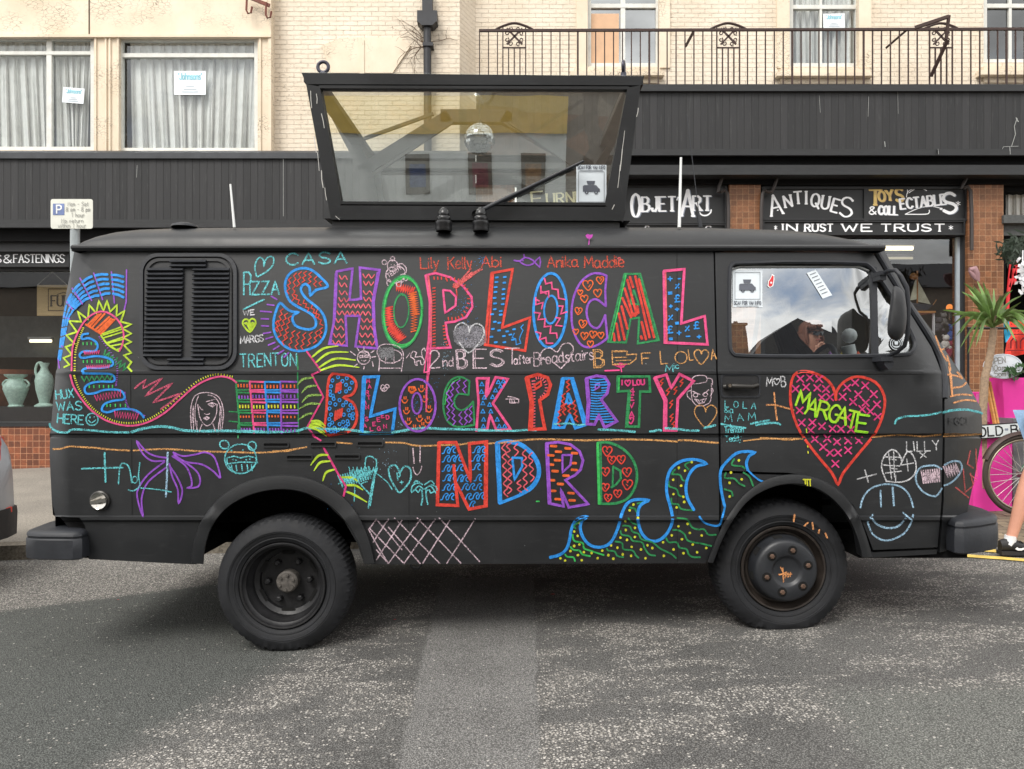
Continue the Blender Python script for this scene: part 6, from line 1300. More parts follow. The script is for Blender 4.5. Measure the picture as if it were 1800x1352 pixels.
# sketched face and tan heart
d = dr(); d.s_('6', pale, 1.5, '1492,980 1498,1090 1545,1130 1605,1115 1630,1080 1632,970', False, 2); d.s_('6', pale, 1.5, '1495,945 1520,918 1580,915 1600,930 1595,960 1500,975', True, 2); d.s_('6', pale, 1.5, '1600,935 1635,940 1640,980', False, 3); d.s_('6', pale, 1.5, '1490,1020 1465,1030 1465,1060 1490,1085', False, 3); d.s_('6', pale, 1.5, '1632,1000 1645,1020 1625,1060', False, 3); d.s_('6', pale, 1.7, '1502,1025 1530,1040 1555,1048'); d.s_('6', pale, 1.7, '1615,1015 1590,1035 1570,1050'); d.ring('6', pale, 1.5, (1522, 1052), 16, 14); d.ring('6', pale, 1.5, (1590, 1048), 16, 14); d.s_('6', pale, 1.8, '1515,1080 1550,1090 1598,1075 1580,1105 1545,1112', True); d.s_('6', pale, 1.4, '1545,1090 1550,1108'); d.s_('6', pale, 1.4, '1568,1088 1570,1104'); d.build('chalk_portrait', van)
d = dr(); d.heart('6', tan, 2.0, (1592, 1198), 80); d.build('chalk_heart', van)
# long wavy chalk lines
d = dr(); d.s_('4', cyan, 3.6, '296,1165 300,1185 340,1212 400,1218 430,1200 540,1205 640,1215 765,1218', False, 3); d.s_('4', cyan, 4.6, '780,1216 850,1195 940,1182 1020,1188 1090,1205 1200,1210 1330,1208 1555,1212', False, 3)
d.s_('5', cyan, 4.2, '60,1285 300,1290 480,1280 540,1262 640,1268 800,1270 950,1290 1060,1300 1180,1285 1330,1262 1480,1268 1700,1272 1800,1280', False, 3); d.s_('6', cyan, 3.6, '0,1300 120,1300 250,1302 330,1296 410,1298', False, 3)
for p in ('842,1294 920,1296 1000,1300 1100,1310', '1202,1306 1235,1304 1255,1296 1282,1300', '1310,1284 1400,1290 1470,1300 1545,1300', '1582,1282 1640,1268 1660,1262'): d.s_('6', cyan, 4.0, p, False, 3)
d.build('chalk_line', van)
d = dr(); d.s_('8', tan, 3.0, '285,152 330,150 375,138 450,142 520,146 600,155 700,160', False, 3); d.s_('8', tan, 3.0, '720,160 800,155 900,152 1000,158 1100,165 1250,168 1400,172 1500,165 1598,152', False, 3); d.s_('a', tan, 2.6, '0,198 90,200 150,185 222,172', False, 3); d.s_('a', tan, 2.6, '415,142 520,150', False, 3); d.s_('a', tan, 3.0, '742,142 860,145 920,160 1000,165 1090,160 1240,155 1320,140 1410,150 1500,140', False, 3); d.s_('b', tan, 3.2, '-170,148 0,126 150,120 400,128 600,122 800,124 1000,135 1012,136', False, 3); d.s_('b', tan, 3.2, '1022,128 1100,128 1200,138 1285,145', False, 3); d.build('chalk_line', van)
# purple plant and cyan letters low on the rear quarter
d = dr()
for p in ('905,200 840,190 790,165 738,108 770,175 820,215 890,215', '890,220 800,290 745,370 745,430 772,515 765,420 800,330 900,250', '915,230 930,300 960,370 965,445 985,380 960,310 915,240', '930,190 1000,240 1030,300 1035,350 1012,362 1070,355 1080,310 1050,260 940,185', '935,170 990,190 1060,180 1110,170 1160,200 1190,305 1150,270 1090,235 1000,220 940,180'): d.s_('8', purp, 3.0, p, False, 4)
d.build('chalk_plant', van)
d = dr(); d.s_('8', cyan, 3.4, '565,170 570,330'); d.s_('8', cyan, 3.0, '440,258 530,255 665,252', False, 3); d.s_('8', cyan, 2.4, '640,340 650,240 680,232 700,260 712,335', False, 3); d.s_('8', cyan, 2.2, '755,225 748,300 755,350 720,378 692,372', False, 3); d.ring('8', cyan, 1.8, (728, 318), 14, 18); d.s_('8', sky_, 3.4, '906,170 902,300 896,410'); d.s_('8', cyan, 2.2, '758,362 850,370 925,384', False, 3); d.build('chalk_letters', van)
d = dr(); d.ring('8', cyan, 2.4, (1300, 205), 86, 80, 0, 24); d.ring('8', cyan, 2.4, (1212, 128), 26, 22, .4); d.ring('8', cyan, 2.4, (1362, 135), 22, 24, -.3); d.s_('8', cyan, 2.4, '1225,200 1265,190 1300,200 1340,190 1385,200 1390,225 1300,222 1228,232 1225,200'); d.s_('8', cyan, 2.2, '1235,240 1260,272 1300,284 1345,272 1378,235', False, 3)
for x in (1250, 1275, 1305, 1335, 1358): d.s_('8', cyan, 2.2, [(x, 236), (x+4, 270)])
d.dot('8', cyan, 1.8, '1250,160 1312,158 1258,208 1275,212 1330,210 1350,206'); d.build('chalk_portrait', van)
d = Draw(SD, .0006); SEAM = M('panel_seam_shadow', (10, 10, 11), .9)
for x, y0, y1 in ((718, 660, 762), (718, 770, 905), (718, 915, 988), (1190, 445, 650), (1190, 660, 762), (1190, 770, 905), (1190, 915, 988), (231, 770, 905), (229, 660, 762)): d.s_('p', SEAM, .8, [(x, y0), (x+1, y1)])
d.build('panel_seams', van)
d = Draw(lambda x, y: 3.80 if y > 425 else 3.815, .004); d.fill('p', P_(206, 74, 190), [(1029, 414), (1033, 411), (1037, 413), (1042, 412), (1041, 417), (1037, 420), (1032, 419)]); d.s_('p', P_(206, 74, 190), 1.4, '1036,418 1035,431'); d.build('paint_splat', van)
# scribble, heart, palm, ice lolly by the rear wheel
d = dr(); d.s_('a', cyan, 2.2, '605,310 612,245 640,232 670,250 682,290 640,560', False, 2); d.zz('a', cyan, 2.2, (440, 400), (640, 340), 26, 42); d.zz('a', cyan, 1.8, (500, 330), (690, 330), 14, 26)
for p in ('540,420 535,530', '560,400 640,490 650,520', '620,400 580,420 640,480', '430,415 520,380 680,320', '680,345 750,400 785,452'): d.s_('a', cyan, 2.0, p, False, 3)
d.s_('a', cyan, 3.0, '672,330 650,440 628,575'); d.build('chalk_scribble', van)
d = dr(); d.s_('a', cyan, 3.0, '835,345 815,300 785,292 762,315 770,370 800,430 832,472 870,440 905,390 908,330 890,302 860,305 838,340', False, 3); d.text('a', cyan, 2.2, 'P', (822, 390), (840, 388), 46); d.text('a', cyan, 2.0, '+', (838, 422), (860, 420), 34); d.build('chalk_heart', van)
d = dr(); d.s_('a', cyan, 2.8, '978,555 985,500 980,455', False, 3); d.s_('a', cyan, 2.6, '1020,550 1010,500 1008,455', False, 3)
for p in ('990,450 960,430 915,470 918,430 950,410 985,420', '985,420 945,395 925,415', '1000,420 1040,395 1062,415', '1000,450 1040,430 1078,480 1075,435 1040,420', '920,460 940,455 958,470 970,450', '1010,460 1030,455 1040,475 1062,465'): d.s_('a', cyan, 2.4, p, False, 4)
d.build('chalk_palm', van)
d = dr(); d.s_('a', pale, 2.2, '922,180 930,280'); d.s_('a', pale, 2.2, '970,165 968,275'); d.s_('a', pale, 1.8, '922,305 930,335 950,355 972,330 980,298', False, 3); d.build('chalk_lolly', van)
d = dr()
for a, b in (((680, 648), (850, 850)), ((800, 640), (1100, 940)), ((950, 640), (1238, 938)), ((1095, 640), (1362, 928)), ((630, 715), (760, 940)), ((682, 850), (760, 940)), ((640, 712), (865, 942)), ((760, 700), (970, 940)), ((680, 648), (630, 715)), ((760, 648), (660, 800)), ((850, 655), (682, 915)), ((970, 650), (760, 940)), ((1068, 648), (865, 938)), ((1165, 655), (985, 940)), ((1332, 645), (1145, 938))): d.s_('a', pale, 2.2, [a, tuple((Vector(a)+Vector(b))/2+Vector((random.uniform(-3, 3), random.uniform(-3, 3)))), b], False, 3)
d.build('chalk_lattice', van)
d = dr(); d.s_('b', grn2, 2.4, '85,530 105,530'); d.build('chalk_dash', van)
# blue spray speckles
d = dr(); rs = random.Random(5)
for c, sx_, sy_, n_ in (((1620, 440), 70, 150, 70), ((1500, 760), 26, 120, 45), ((1400, 1000), 60, 150, 40), ((1300, 1100), 40, 70, 25), ((1200, 1250), 60, 60, 25), ((1750, 110), 45, 40, 28)): d.dot('5', sky_ if rs.random() < .5 else blue, .55, [(rs.gauss(c[0], sx_*.5), rs.gauss(c[1], sy_*.5)) for _ in range(n_)])
d.dot('a', sky_, .6, [(rs.gauss(740, 60), rs.gauss(260, 90)) for _ in range(40)]); d.dot('a', blue, .55, [(rs.gauss(480, 70), rs.gauss(540, 60)) for _ in range(22)])
d.build('paint_speckle', van)
# ---- on the cab door
d = Draw(SD, .0055)
d.s_('c', red, 4.6, '365,178 352,120 305,66 215,36 155,58 138,148 150,240 190,340 270,450 345,540 375,596 400,540 480,440 560,340 600,240 604,160 560,90 470,62 400,92 366,142', True, 3)
for x, y in parse('188,74 236,68 282,75 165,124 217,114 272,118 315,124 295,165 335,165 398,163 420,118 460,92 510,108 552,150 568,200 475,152 450,188 512,192 535,235 572,262 495,225 422,265 185,230 195,290 248,290 295,308 240,328 348,320 390,322 440,325 260,372 322,370 370,385 425,380 478,378 302,412 335,440 375,440 425,428 362,495'):
    k = 17; r = random.uniform(-.3, .3); d.s_('c', hot, 2.6, [(x-k, y-k+r*10), (x+k, y+k)]); d.s_('c', hot, 2.6, [(x+k, y-k), (x-k+r*8, y+k*.9)])
d.build('chalk_heart', door)
d = Draw(SD, .0095); pts = [('M',165,205,225,220,78),('A',210,245,262,262,84),('R',268,262,318,275,82),('G',322,278,368,292,84),('A',362,290,412,303,84),('T',412,310,462,322,84),('E',462,332,520,340,84)]
for ch, ax, ay, bx, by, h_ in pts: d.text('c', P_(150, 226, 40), 4.0, ch, (ax, ay), (bx, by), h_); d.text('c', lime, 2.2, ch, (ax+4, ay-3), (bx+4, by-3), h_-4)
d.s_('c', lime, 2, '218,320 220,340'); d.s_('c', yell, 1.8, '224,405 226,412'); d.s_('c', yell, 1.8, '226,432 227,442'); d.build('chalk_writing', door)
d = Draw(SD, .0055); d.text('7', white, 2.0, 'M', (345, 832), (380, 832), 50); d.heart('7', white, 1.8, (402, 806), 18); d.text('7', white, 2.0, 'B', (430, 836), (455, 834), 58); d.build('chalk_writing', door)
d = Draw(SD, .0055); d.s_('7', peach, 2.8, '388,868 396,960 405,1025', False, 3); d.s_('7', peach, 2.8, '345,938 400,940 500,968', False, 3); d.build('chalk_cross', door)
d = Draw(SD, .0055); d.text('7', cyan, 1.6, 'LOLA', (110, 950), (285, 962), 36, gap=4.0, jit=.2); d.text('7', cyan, 1.6, '&', (108, 982), (130, 982), 30); d.text('7', cyan, 1.6, 'a', (138, 985), (158, 985), 36); d.text('7', cyan, 1.6, 'MAM', (110, 1035), (285, 1020), 40, gap=3.4, jit=.2); d.text('7', cyan, 1.4, 'to', (138, 1068), (160, 1068), 24); d.text('7', cyan, 1.6, 'Trenton', (108, 1096), (215, 1092), 34, gap=1.0, jit=.1); d.text('7', cyan, 1.6, 'Teddy', (112, 1148), (205, 1140), 34, gap=.9, jit=.1); d.build('chalk_writing', door)
d = Draw(SD, .0055)
for p in ('88,1045 130,1055 175,1062 228,1068', '255,1045 300,1035 362,1025', '285,1052 345,1042 400,1040 425,1050', '1070,1045 1085,1018 1140,1002 1210,1000 1290,990 1330,978'): d.s_('7', cyan, 3.4, p, False, 3)
d.build('chalk_line', door)
d = Draw(SD, .0055); d.s_('c', tan, 2.6, '-10,365 60,368 120,375 200,370', False, 3); d.s_('c', tan, 2.8, '545,362 620,355 700,352 790,358 885,350', False, 3); d.s_('7', tan, 2.2, '215,1142 330,1130 540,1128', False, 3); d.build('chalk_line', door)
d = Draw(SD, .0055); d.text('c', white, 2.0, 'LILLY', (715, 434), (876, 426), 48, gap=1.6, jit=.25); d.text('c', white, 1.8, 'X', (783, 465), (812, 462), 26)
d.build('chalk_writing', door)
d = Draw(SD, .0055); d.s_('c', white, 2.4, '612,575 590,510 605,455 640,424 672,440 690,480 685,500 720,432 755,470 760,530 730,570 680,585 612,580', False, 3)
for p in ('598,460 690,462', '600,500 680,505', '610,540 690,530', '625,440 640,570', '650,430 655,560', '630,470 665,475', '632,515 668,520', '690,500 750,490', '715,470 722,530', '660,550 660,585'): d.s_('c', white, 1.9, p)
d.s_('c', white, 2.4, '470,570 565,545', False); d.s_('c', white, 2.4, '508,525 525,585'); d.build('chalk_butterfly', door)
d = Draw(SD, .0055); d.s_('c', sky_, 3.0, '486,712 500,660 540,615 610,595 680,605 725,645 748,710', False, 3); d.s_('c', sky_, 3.0, '747,745 735,790 700,840 640,870 590,870 545,840 522,785', False, 3); d.s_('c', sky_, 3.0, '585,625 588,708'); d.s_('c', sky_, 3.4, '645,610 652,702'); d.s_('c', sky_, 3.6, '543,765 570,795 620,812 670,805 710,765', False, 3); d.s_('c', sky_, 2.8, '522,782 548,745'); d.s_('c', sky_, 2.8, '695,735 735,768'); d.build('chalk_smiley', door)
# heart across the door edge, and the nose drawings
d = Draw(SD, .0055); d.s_('c', sky_, 3.2, '888,520 862,505 830,502 785,512 762,545 765,590 800,635 858,655 890,615', False, 3); d.zz('c', pale, 2.4, (790, 560), (880, 550), 16, 34); d.build('chalk_heart', door)
d = Draw(SD, .0025); d.s_('c', sky_, 3.2, '902,500 940,482 978,485 988,520 965,560 930,590 900,602', False, 3); d.zz('c', pale, 2.4, (905, 535), (970, 515), 11, 30); d.build('chalk_heart', van)
d = dr()
for p in ('925,0 940,152', '900,50 960,58 990,72', '938,118 985,112 1010,92', '932,160 985,150 1040,155', '948,192 1005,178 1060,184', '965,40 990,70 972,45'): d.s_('c', peach, 3.2, p, False, 3)
d.s_('7', peach, 2.8, '1300,548 1330,630 1365,690', False, 3); d.s_('7', peach, 3.0, '1310,632 1348,622'); d.s_('7', peach, 2.8, '1365,660 1385,740 1395,880', False, 3); d.build('chalk_ladder', van)
d = dr(); d.s_('7', cyan, 4.0, '1342,980 1400,968 1480,965 1565,985', False, 3); d.s_('7', cyan, 3.0, '1500,968 1540,975 1564,990', False, 3); d.s_('c', tan, 2.6, '900,348 960,345 1000,350 1085,345', False, 3); d.s_('c', tan, 2.4, '898,358 990,354 1084,348', False, 3); d.build('chalk_line', van)
d = dr()
for p in ('1030,430 1015,495 1045,515', '1058,420 1060,485 1062,560', '995,520 1005,635 1040,605 1052,580', '957,610 1022,662', '1030,540 1045,600', '1028,545 1062,575'): d.s_('c', salm, 2.4, p)
d.build('chalk_scrawl', van)
d = Draw(lambda x, y: SD(x, y)-.028, .003); d.s_('c', yell, 2.4, '202,572 240,572'); d.s_('c', yell, 2.2, '212,572 214,595'); d.s_('c', yell, 2.2, '222,575 224,602'); d.s_('c', yell, 2.2, '236,575 238,604'); d.build('chalk_dash', van)
# chalk on the front wheel
d = Draw(lambda x, y: 3.755, .012)
for p in ('160,745 155,780', '226,785 208,802', '248,785 252,818', '283,820 278,838', '312,838 322,862'): d.s_('c', peach, 3.0, p, False)
d.build('chalk_marks', wf)
d = Draw(lambda x, y: 3.739, .003)
for p in ('90,1005 108,1040 128,1055', '80,1042 146,1040', '102,1010 105,1080', '84,1045 120,1030 112,1060', '128,1035 130,1052', '140,1030 138,1052'): d.s_('c', peach, 2.2, p)
d.build('chalk_star', wf)
# ------------------------------------------------------------------ mirror ball in the lantern
t = thing('mirror_ball', 'faceted mirror ball hanging inside the rooftop glass box', 'mirror ball', W(843, 272, 4.45))
m = MB(); c = W(843, 245, 4.45); R = .094
for i in range(18):
    th0, th1 = math.pi*i/18, math.pi*(i+1)/18; n = max(6, int(36*math.sin((th0+th1)/2)))
    for k in range(n):
        a0, a1 = 2*math.pi*(k+.04)/n, 2*math.pi*(k+.96)/n; q = [c+Vector((R*math.sin(t_)*math.cos(a_), R*math.sin(t_)*math.sin(a_), R*math.cos(t_))) for t_, a_ in ((th0+.008, a0), (th0+.008, a1), (th1-.008, a1), (th1-.008, a0))]
        ce = sum(q, Vector())/4; j = Vector((random.uniform(-1, 1), random.uniform(-1, 1), random.uniform(-1, 1)))*.0016
        m.poly([p+j*((p-ce).length/.01) for p in q])
MIRR = M('mirror_tile', (176, 180, 184), .06, 1.0, .12, 50, 0); m.build('mirror_tiles', MIRR, t, fix=False)
m = MB(); m.ball(tuple(c), R*.985, 24); m.lathe([(.012, 0), (.012, .02), (.003, .024), (.003, .18)], c+Vector((0, 0, R*.98)), (0, 0, 1), 10); m.build('ball_core', M('dark_grout', (60, 62, 64), .4, .5), t, smooth=60)
# ------------------------------------------------------------------ parking sign
D = 6.35; t = thing('parking_sign', 'white parking sign with blue P on a grey post behind the van', 'sign', W(131, 985, D))
m = MB(); b = W(132, 420, D+.04); m.tube([(b.x, D+.04, PV(b.x, D)-.05), (b.x, D+.04, W(0, 352, D).z)], .038, 14); m.build('post', M('galvanised_post', (150, 156, 158), .5, .3, .15, 10), t, smooth=60)
m = MB(); m.prism([W(x, y, D) for x, y in rrect(89, 350, 163, 402, 4)], (0, .004, 0)); pl = m.build('sign_plate', M('off_white_sign_plate', (212, 212, 202), .5, 0, .08, 6), t)
d = Draw(lambda x, y: D, .002); d.fill('p', M('sign_blue', (104, 120, 164), .5), [(93, 358), (113, 358), (113, 378), (93, 378)]); d.eps = .004
d.text('p', M('sign_white', (226, 228, 230), .5), 2.6, 'P', (99.5, 375), (107.5, 375), 14); SI = M('sign_grey_print', (138, 138, 134), .6)
for s_, x0, x1, y in (('Mon - Sat', 119, 155, 362), ('8 am - 8 pm', 116, 158, 371.5), ('1 hour', 126, 148, 381.5), ('No return', 108, 146, 391.5), ('within 1 hour', 102, 151, 400)): d.text('p', SI, .8, s_, (x0, y), (x1, y), 7.0, gap=1.5)
d.build('sign_text', t)
# ------------------------------------------------------------------ people
SKIN = M('light_skin', (206, 150, 128), .55, 0, .08, 12, .1, .35); HAIR = M('auburn_hair', (112, 66, 50), .6, 0, .3, 30, .4, .4, (1, 1, .3)); DENIM = M('pale_denim', (120, 148, 178), .85, 0, .2, 40, .3); WHITECOT = M('white_cotton', (216, 218, 222), .85, 0, .06, 10, .2); BLACKSHOE = M('black_trainer', (28, 28, 30), .6, 0, .3, 40, .3)
def skin_mesh(name, chains, mat, parent, sub=2):
    """chains: lists of (point, radius); the first chain's first point is the root; chains may start on an existing point"""
    V = []; E = []; Rr = []; idx = {}
    for ch in chains:
        prev = None
        for p, r in ch:
            k = tuple(round(c, 4) for c in p)
            if k not in idx: idx[k] = len(V); V.append(p); Rr.append(r)
            if prev is not None and prev != idx[k]: E.append((prev, idx[k]))
            prev = idx[k]
    me = bpy.data.meshes.new(name); me.from_pydata([tuple(v) for v in V], E, []); o = bpy.data.objects.new(name, me); COL.objects.link(o)
    md = o.modifiers.new('skin', 'SKIN'); md.use_smooth_shade = True; md.branch_smoothing = .6
    me.skin_vertices  # layer made by the modifier
    for i, r in enumerate(Rr): rr = r if isinstance(r, tuple) else (r, r); me.skin_vertices[0].data[i].radius = rr; me.skin_vertices[0].data[i].use_root = (i == 0)
    md2 = o.modifiers.new('sub', 'SUBSURF'); md2.levels = sub; md2.render_levels = sub
    me.materials.append(mat); attach(o, parent); return o
def person(label, base, yaw, H, hip_dx, legs, arms, top_mat, bottom_mat, group=None, shades=True):
    """legs/arms: joint offsets in the person's frame (x forward, y left, z up), metres for H=1.7"""
    t = thing('person', label, 'person', base, group); k = H/1.7; cy, sy = math.cos(yaw), math.sin(yaw)
    def T(x, y, z): return Vector((base[0]+(x*cy-y*sy)*k, base[1]+(x*sy+y*cy)*k, base[2]+z*k))
    pel, wai, che, nec, hd0, hd1, hd2 = T(hip_dx, 0, .93), T(hip_dx+.01, 0, 1.08), T(hip_dx+.01, 0, 1.30), T(hip_dx+.01, 0, 1.45), T(hip_dx+.045, 0, 1.52), T(hip_dx+.04, 0, 1.60), T(hip_dx+.02, 0, 1.655)
    body = [[(pel, .125*k), (wai, .11*k), (che, .125*k), (nec, .052*k), (hd0, .062*k), (hd1, .088*k), (hd2, .066*k)]]; cl_b = []; cl_t = [[(T(hip_dx, 0, .92), .14*k), (T(hip_dx, 0, 1.0), .13*k), (wai, .125*k), (che, .14*k), (T(hip_dx, 0, 1.41), .075*k)]]; shoes = []
    for s_, L in zip((1, -1), legs):
        hp = T(hip_dx, .09*s_, .90); kn = T(*L[0]); an = T(*L[1]); he = T(*L[2]); toe = T(*L[3])
        body.append([(pel, .125*k), (hp, .09*k), (hp.lerp(kn, .5), .078*k), (kn, .056*k), (kn.lerp(an, .3), .058*k), (kn.lerp(an, .65), .044*k), (an, .034*k), (an.lerp(he, .4), .036*k)])
        shoes.append((an, he, toe)); cl_b.append([(T(hip_dx, 0, .95), .135*k), (hp, .112*k), (hp.lerp(kn, .38), .103*k)])
    for s_, A in zip((1, -1), arms):
        sh = T(hip_dx+.01, .18*s_, 1.38); el = T(*A[0]); wr_ = T(*A[1]); f = (wr_-el).normalized(); side = f.cross(Vector((0, 0, 1))).normalized(); pal = wr_+f*.05*k
        if len(A) > 2: f = (T(*A[2])-wr_).normalized(); side = f.cross(Vector((cy, sy, 0))).normalized(); pal = wr_+f*.05*k
        body.append([(che, .125*k), (sh, .055*k), (sh.lerp(el, .5), .045*k), (el, .038*k), (el.lerp(wr_, .35), .038*k), (wr_, .025*k), (pal, (.036*k, .018*k))])
        for i, (o_, ln) in enumerate(((-.028, .062), (-.010, .074), (.010, .07), (.027, .055))):
            r0 = pal+f*.03*k+side*o_*k; dn = Vector((cy, sy, -.3))*.02*k
            body.append([(pal, (.036*k, .018*k)), (r0, .0095*k), (r0+f*ln*.5*k+dn*.3, .0085*k), (r0+f*ln*.85*k+dn, .007*k)])
        th = pal-side*.03*k; body.append([(pal, (.036*k, .018*k)), (th, .011*k), (th+(f-side*.6).normalized()*.04*k, .009*k)])
        cl_t.append([(che, .14*k), (sh, .072*k), (sh.lerp(el, .55), .06*k)])
    skin_mesh('body', body, SKIN, t); skin_mesh('shirt', cl_t, top_mat, t); skin_mesh('shorts', cl_b, bottom_mat, t)
    # face
    m = MB(); c = hd1
    def Fp(x, y, z): return c+Vector((x*cy-y*sy, x*sy+y*cy, z))*k
    m.prism([Fp(.083, .012, -.02), Fp(.110, 0, -.022), Fp(.083, -.012, -.02), Fp(.082, 0, .025)], Fp(0, 0, -.004)-c); m.ball(tuple(Fp(.0, .088, -.01)), .022*k, 8, sc=(.8, .5, 1.3)); m.ball(tuple(Fp(.0, -.088, -.01)), .022*k, 8, sc=(.8, .5, 1.3)); m.build('face', SKIN, t, smooth=60)
    m = MB(); m.tube([Fp(.078, .026, -.052), Fp(.088, 0, -.050), Fp(.078, -.026, -.052)], .006*k, 6); m.build('mouth', M('lip_pink', (170, 90, 84), .5), t)
    m = MB()
    if shades:
        for s_ in (1, -1): m.prism([Fp(.086, .006*s_, .022), Fp(.072, .058*s_, .024), Fp(.07, .06*s_, -.006), Fp(.082, .036*s_, -.016), Fp(.09, .010*s_, -.006)], Fp(.012, 0, 0)-c); m.bar(Fp(.072, .058*s_, .018), Fp(0, .088*s_, .016), .008, .008)
        m.bar(Fp(.094, -.012, .016), Fp(.094, .012, .016), .01, .01); m.build('sunglasses', M('dark_lenses', (30, 32, 38), .15), t)
    else:
        for s_ in (1, -1): m.ball(tuple(Fp(.072, .032*s_, .012)), .013*k, 8)
        m.build('eyes', M('eye_white', (220, 216, 210), .3), t)
    m = MB(); rs = random.Random(4)
    for i in range(170):
        a = rs.uniform(1.25, 2*math.pi-1.25) if i > 50 else rs.uniform(-1.2, 1.2); z0 = rs.uniform(.0, .11) if i > 50 else rs.uniform(.075, .12)
        rr = .094*math.sqrt(max(.05, 1-(max(0, z0-.02)/.115)**2)); p0 = Fp(rr*math.cos(a)*.9, rr*math.sin(a), z0); ln = rs.uniform(.10, .2) if i > 50 else rs.uniform(.03, .05)
        p1 = Fp((rr+.022)*math.cos(a), (rr+.022)*math.sin(a), z0-ln*.4); p2 = Fp((rr+.012)*math.cos(a+.2), (rr+.012)*math.sin(a+.2), z0-ln)
        m.tube([p0, p1, p2], [.014*k, .015*k, .006*k], 5)
    m.ball(tuple(Fp(-.032, 0, .042)), .092*k, 14, sc=(.95, 1.02, .95)); m.build('hair', HAIR, t, smooth=70)
    for an, he, toe in shoes:
        f = (toe-he); L = f.length; f = f.normalized(); sd = Vector((-f.y, f.x, 0)).normalized(); up = sd.cross(f)*-1
        if up.z < 0: up = -up
        m = MB(); n = 10; V = []; prof = [(0, .028, .075, .085), (.12, .036, .085, .092), (.3, .040, .088, .085), (.5, .044, .072, .06), (.72, .050, .055, .05), (.9, .042, .045, .04), (1.0, .022, .035, .03)]
        for u, wd, hh, _ in prof:
            for j in range(n):
                a = 2*math.pi*j/n; yy = math.cos(a)*wd*k; zz_2 = (.5+.5*math.sin(a))*hh*1.15*k+.012
                V.append(he-f*.01+f*L*u+sd*yy+up*zz_2)
        m.add(V, [(i*n+j, i*n+(j+1) % n, (i+1)*n+(j+1) % n, (i+1)*n+j) for i in range(len(prof)-1) for j in range(n)]+[tuple(range(n))[::-1], tuple(range(6*n, 7*n))])
        for u in (.38, .46, .54): q = he+f*L*u+up*.092*k*(1.15-u*.45); m.tube([q-sd*.03, q+up*.006, q+sd*.03], .004, 5)
        sh = m.build('shoe', BLACKSHOE, t, smooth=60)
        m = MB(); V = []
        for u, wd in ((-.02, .034), (.15, .042), (.4, .046), (.72, .056), (.92, .046), (1.02, .026)):
            for s_ in (-1, 1):
                for z_ in (0, .026): V.append(he-f*.01+f*L*u+sd*wd*s_*k+up*z_)
        for i in range(5): b = i*4; m.add(V[b:b+8], [(0, 1, 5, 4), (3, 2, 6, 7), (1, 3, 7, 5), (2, 0, 4, 6)])
        m.add(V[:4], [(0, 2, 3, 1)]); m.add(V[-4:], [(0, 1, 3, 2)]); m.build('sole', M('dark_rubber_sole', (40, 40, 42), .8), sh)
        if top_mat is WHITECOT2:
            side_ = -1 if sd.y > 0 else 1; q = lambda u, z_: he+f*L*u+sd*side_*(.0515)*k+up*z_
            m = MB(); m.prism([q(.26, .046), q(.34, .036), q(.44, .036), q(.72, .064), q(.44, .050), q(.36, .050), q(.32, .058)], sd*side_*.003); m.build('white_tick', SIGNW, sh)
        m = MB(); m.tube([an+(he-an)*.35, an+(he-an)*.05, an+Vector((0, 0, .03))], [.041*k, .039*k, .037*k], 14); m.build('sock', WHITECOT, t, smooth=60)
    return t
WHITECOT2 = M('pink_cotton_top', (214, 150, 176), .85, 0, .08, 10, .2)
bx2, by2 = 2.60, 6.5
person('woman with auburn hair and dark sunglasses seen through the cab window', (bx2, by2, PV(bx2, by2)), -1.1, 1.66, 0,
       (((.02, .09, .49), (0, .09, .09), (-.05, .09, .0), (.19, .11, .0)), ((.03, -.09, .49), (.02, -.09, .09), (-.03, -.09, .0), (.21, -.11, .0))),
       (((.05, .23, 1.10), (.22, .17, .96)), ((.10, -.24, 1.16), (.16, -.08, 1.40), (.17, -.03, 1.5))), M('white_shirt', (206, 208, 214), .85), M('dark_trousers', (46, 48, 58), .85))
bx3, by3 = 3.74, 5.15
person('walking person in frayed pale denim shorts and black trainers at the kerb', (bx3, by3, G(bx3)+.0), 0, 1.66, 0,
       (((.16, .09, .50), (.30, .09, .09), (.26, .10, 0.0), (.50, .11, .02)), ((-.20, -.09, .545), (-.335, -.09, .10), (-.40, -.09, .0), (-.16, -.10, .005))),
       (((.10, .24, 1.14), (.26, .22, 1.0)), ((.12, -.25, 1.12), (.30, -.22, .98))), WHITECOT2, DENIM)
# frayed hem belongs to the shorts
# ------------------------------------------------------------------ silver car behind the van
t = thing('parked_car', 'silver hatchback parked behind the van, only its rear corner in view', 'car', (-5.4, 5.1, G(-5.4)))
X0 = -3.84; SIL = M('silver_car_paint', (172, 175, 180), .32, .25, .04, 3, 0, .5)
st = [(0, .30, .66, .66, .52), (-.05, .24, .80, .80, .70), (-.12, .22, .92, .93, .78), (-.22, .20, 1.0, 1.06, .82), (-.45, .20, 1.0, 1.32, .84), (-.8, .2, 1.0, 1.46, .85), (-1.6, .2, .98, 1.50, .86), (-2.4, .2, .97, 1.44, .86), (-3.0, .2, .95, 1.10, .85), (-3.8, .22, .86, .90, .80), (-4.05, .28, .7, .72, .62)]
V = []
for dx, zb_, zbelt, zr, hwid in st:
    x = X0+dx; g = G(x); tr = .72 if zr > zbelt+.1 else .92
    ring = [(-.80, zb_), (-.97, zb_+.08), (-1.0, .45), (-.985, .62), (-.97, zbelt*.92), (-.93, zbelt), (-tr, zbelt+(zr-zbelt)*.75), (-tr+.12, zr), (0, zr+.03), (tr-.12, zr), (tr, zbelt+(zr-zbelt)*.75), (.93, zbelt), (.97, zbelt*.92), (.985, .62), (1.0, .45), (.97, zb_+.08), (.80, zb_)]
    for y, z in ring: V.append((x, 5.08+y*hwid, g+z+.03))
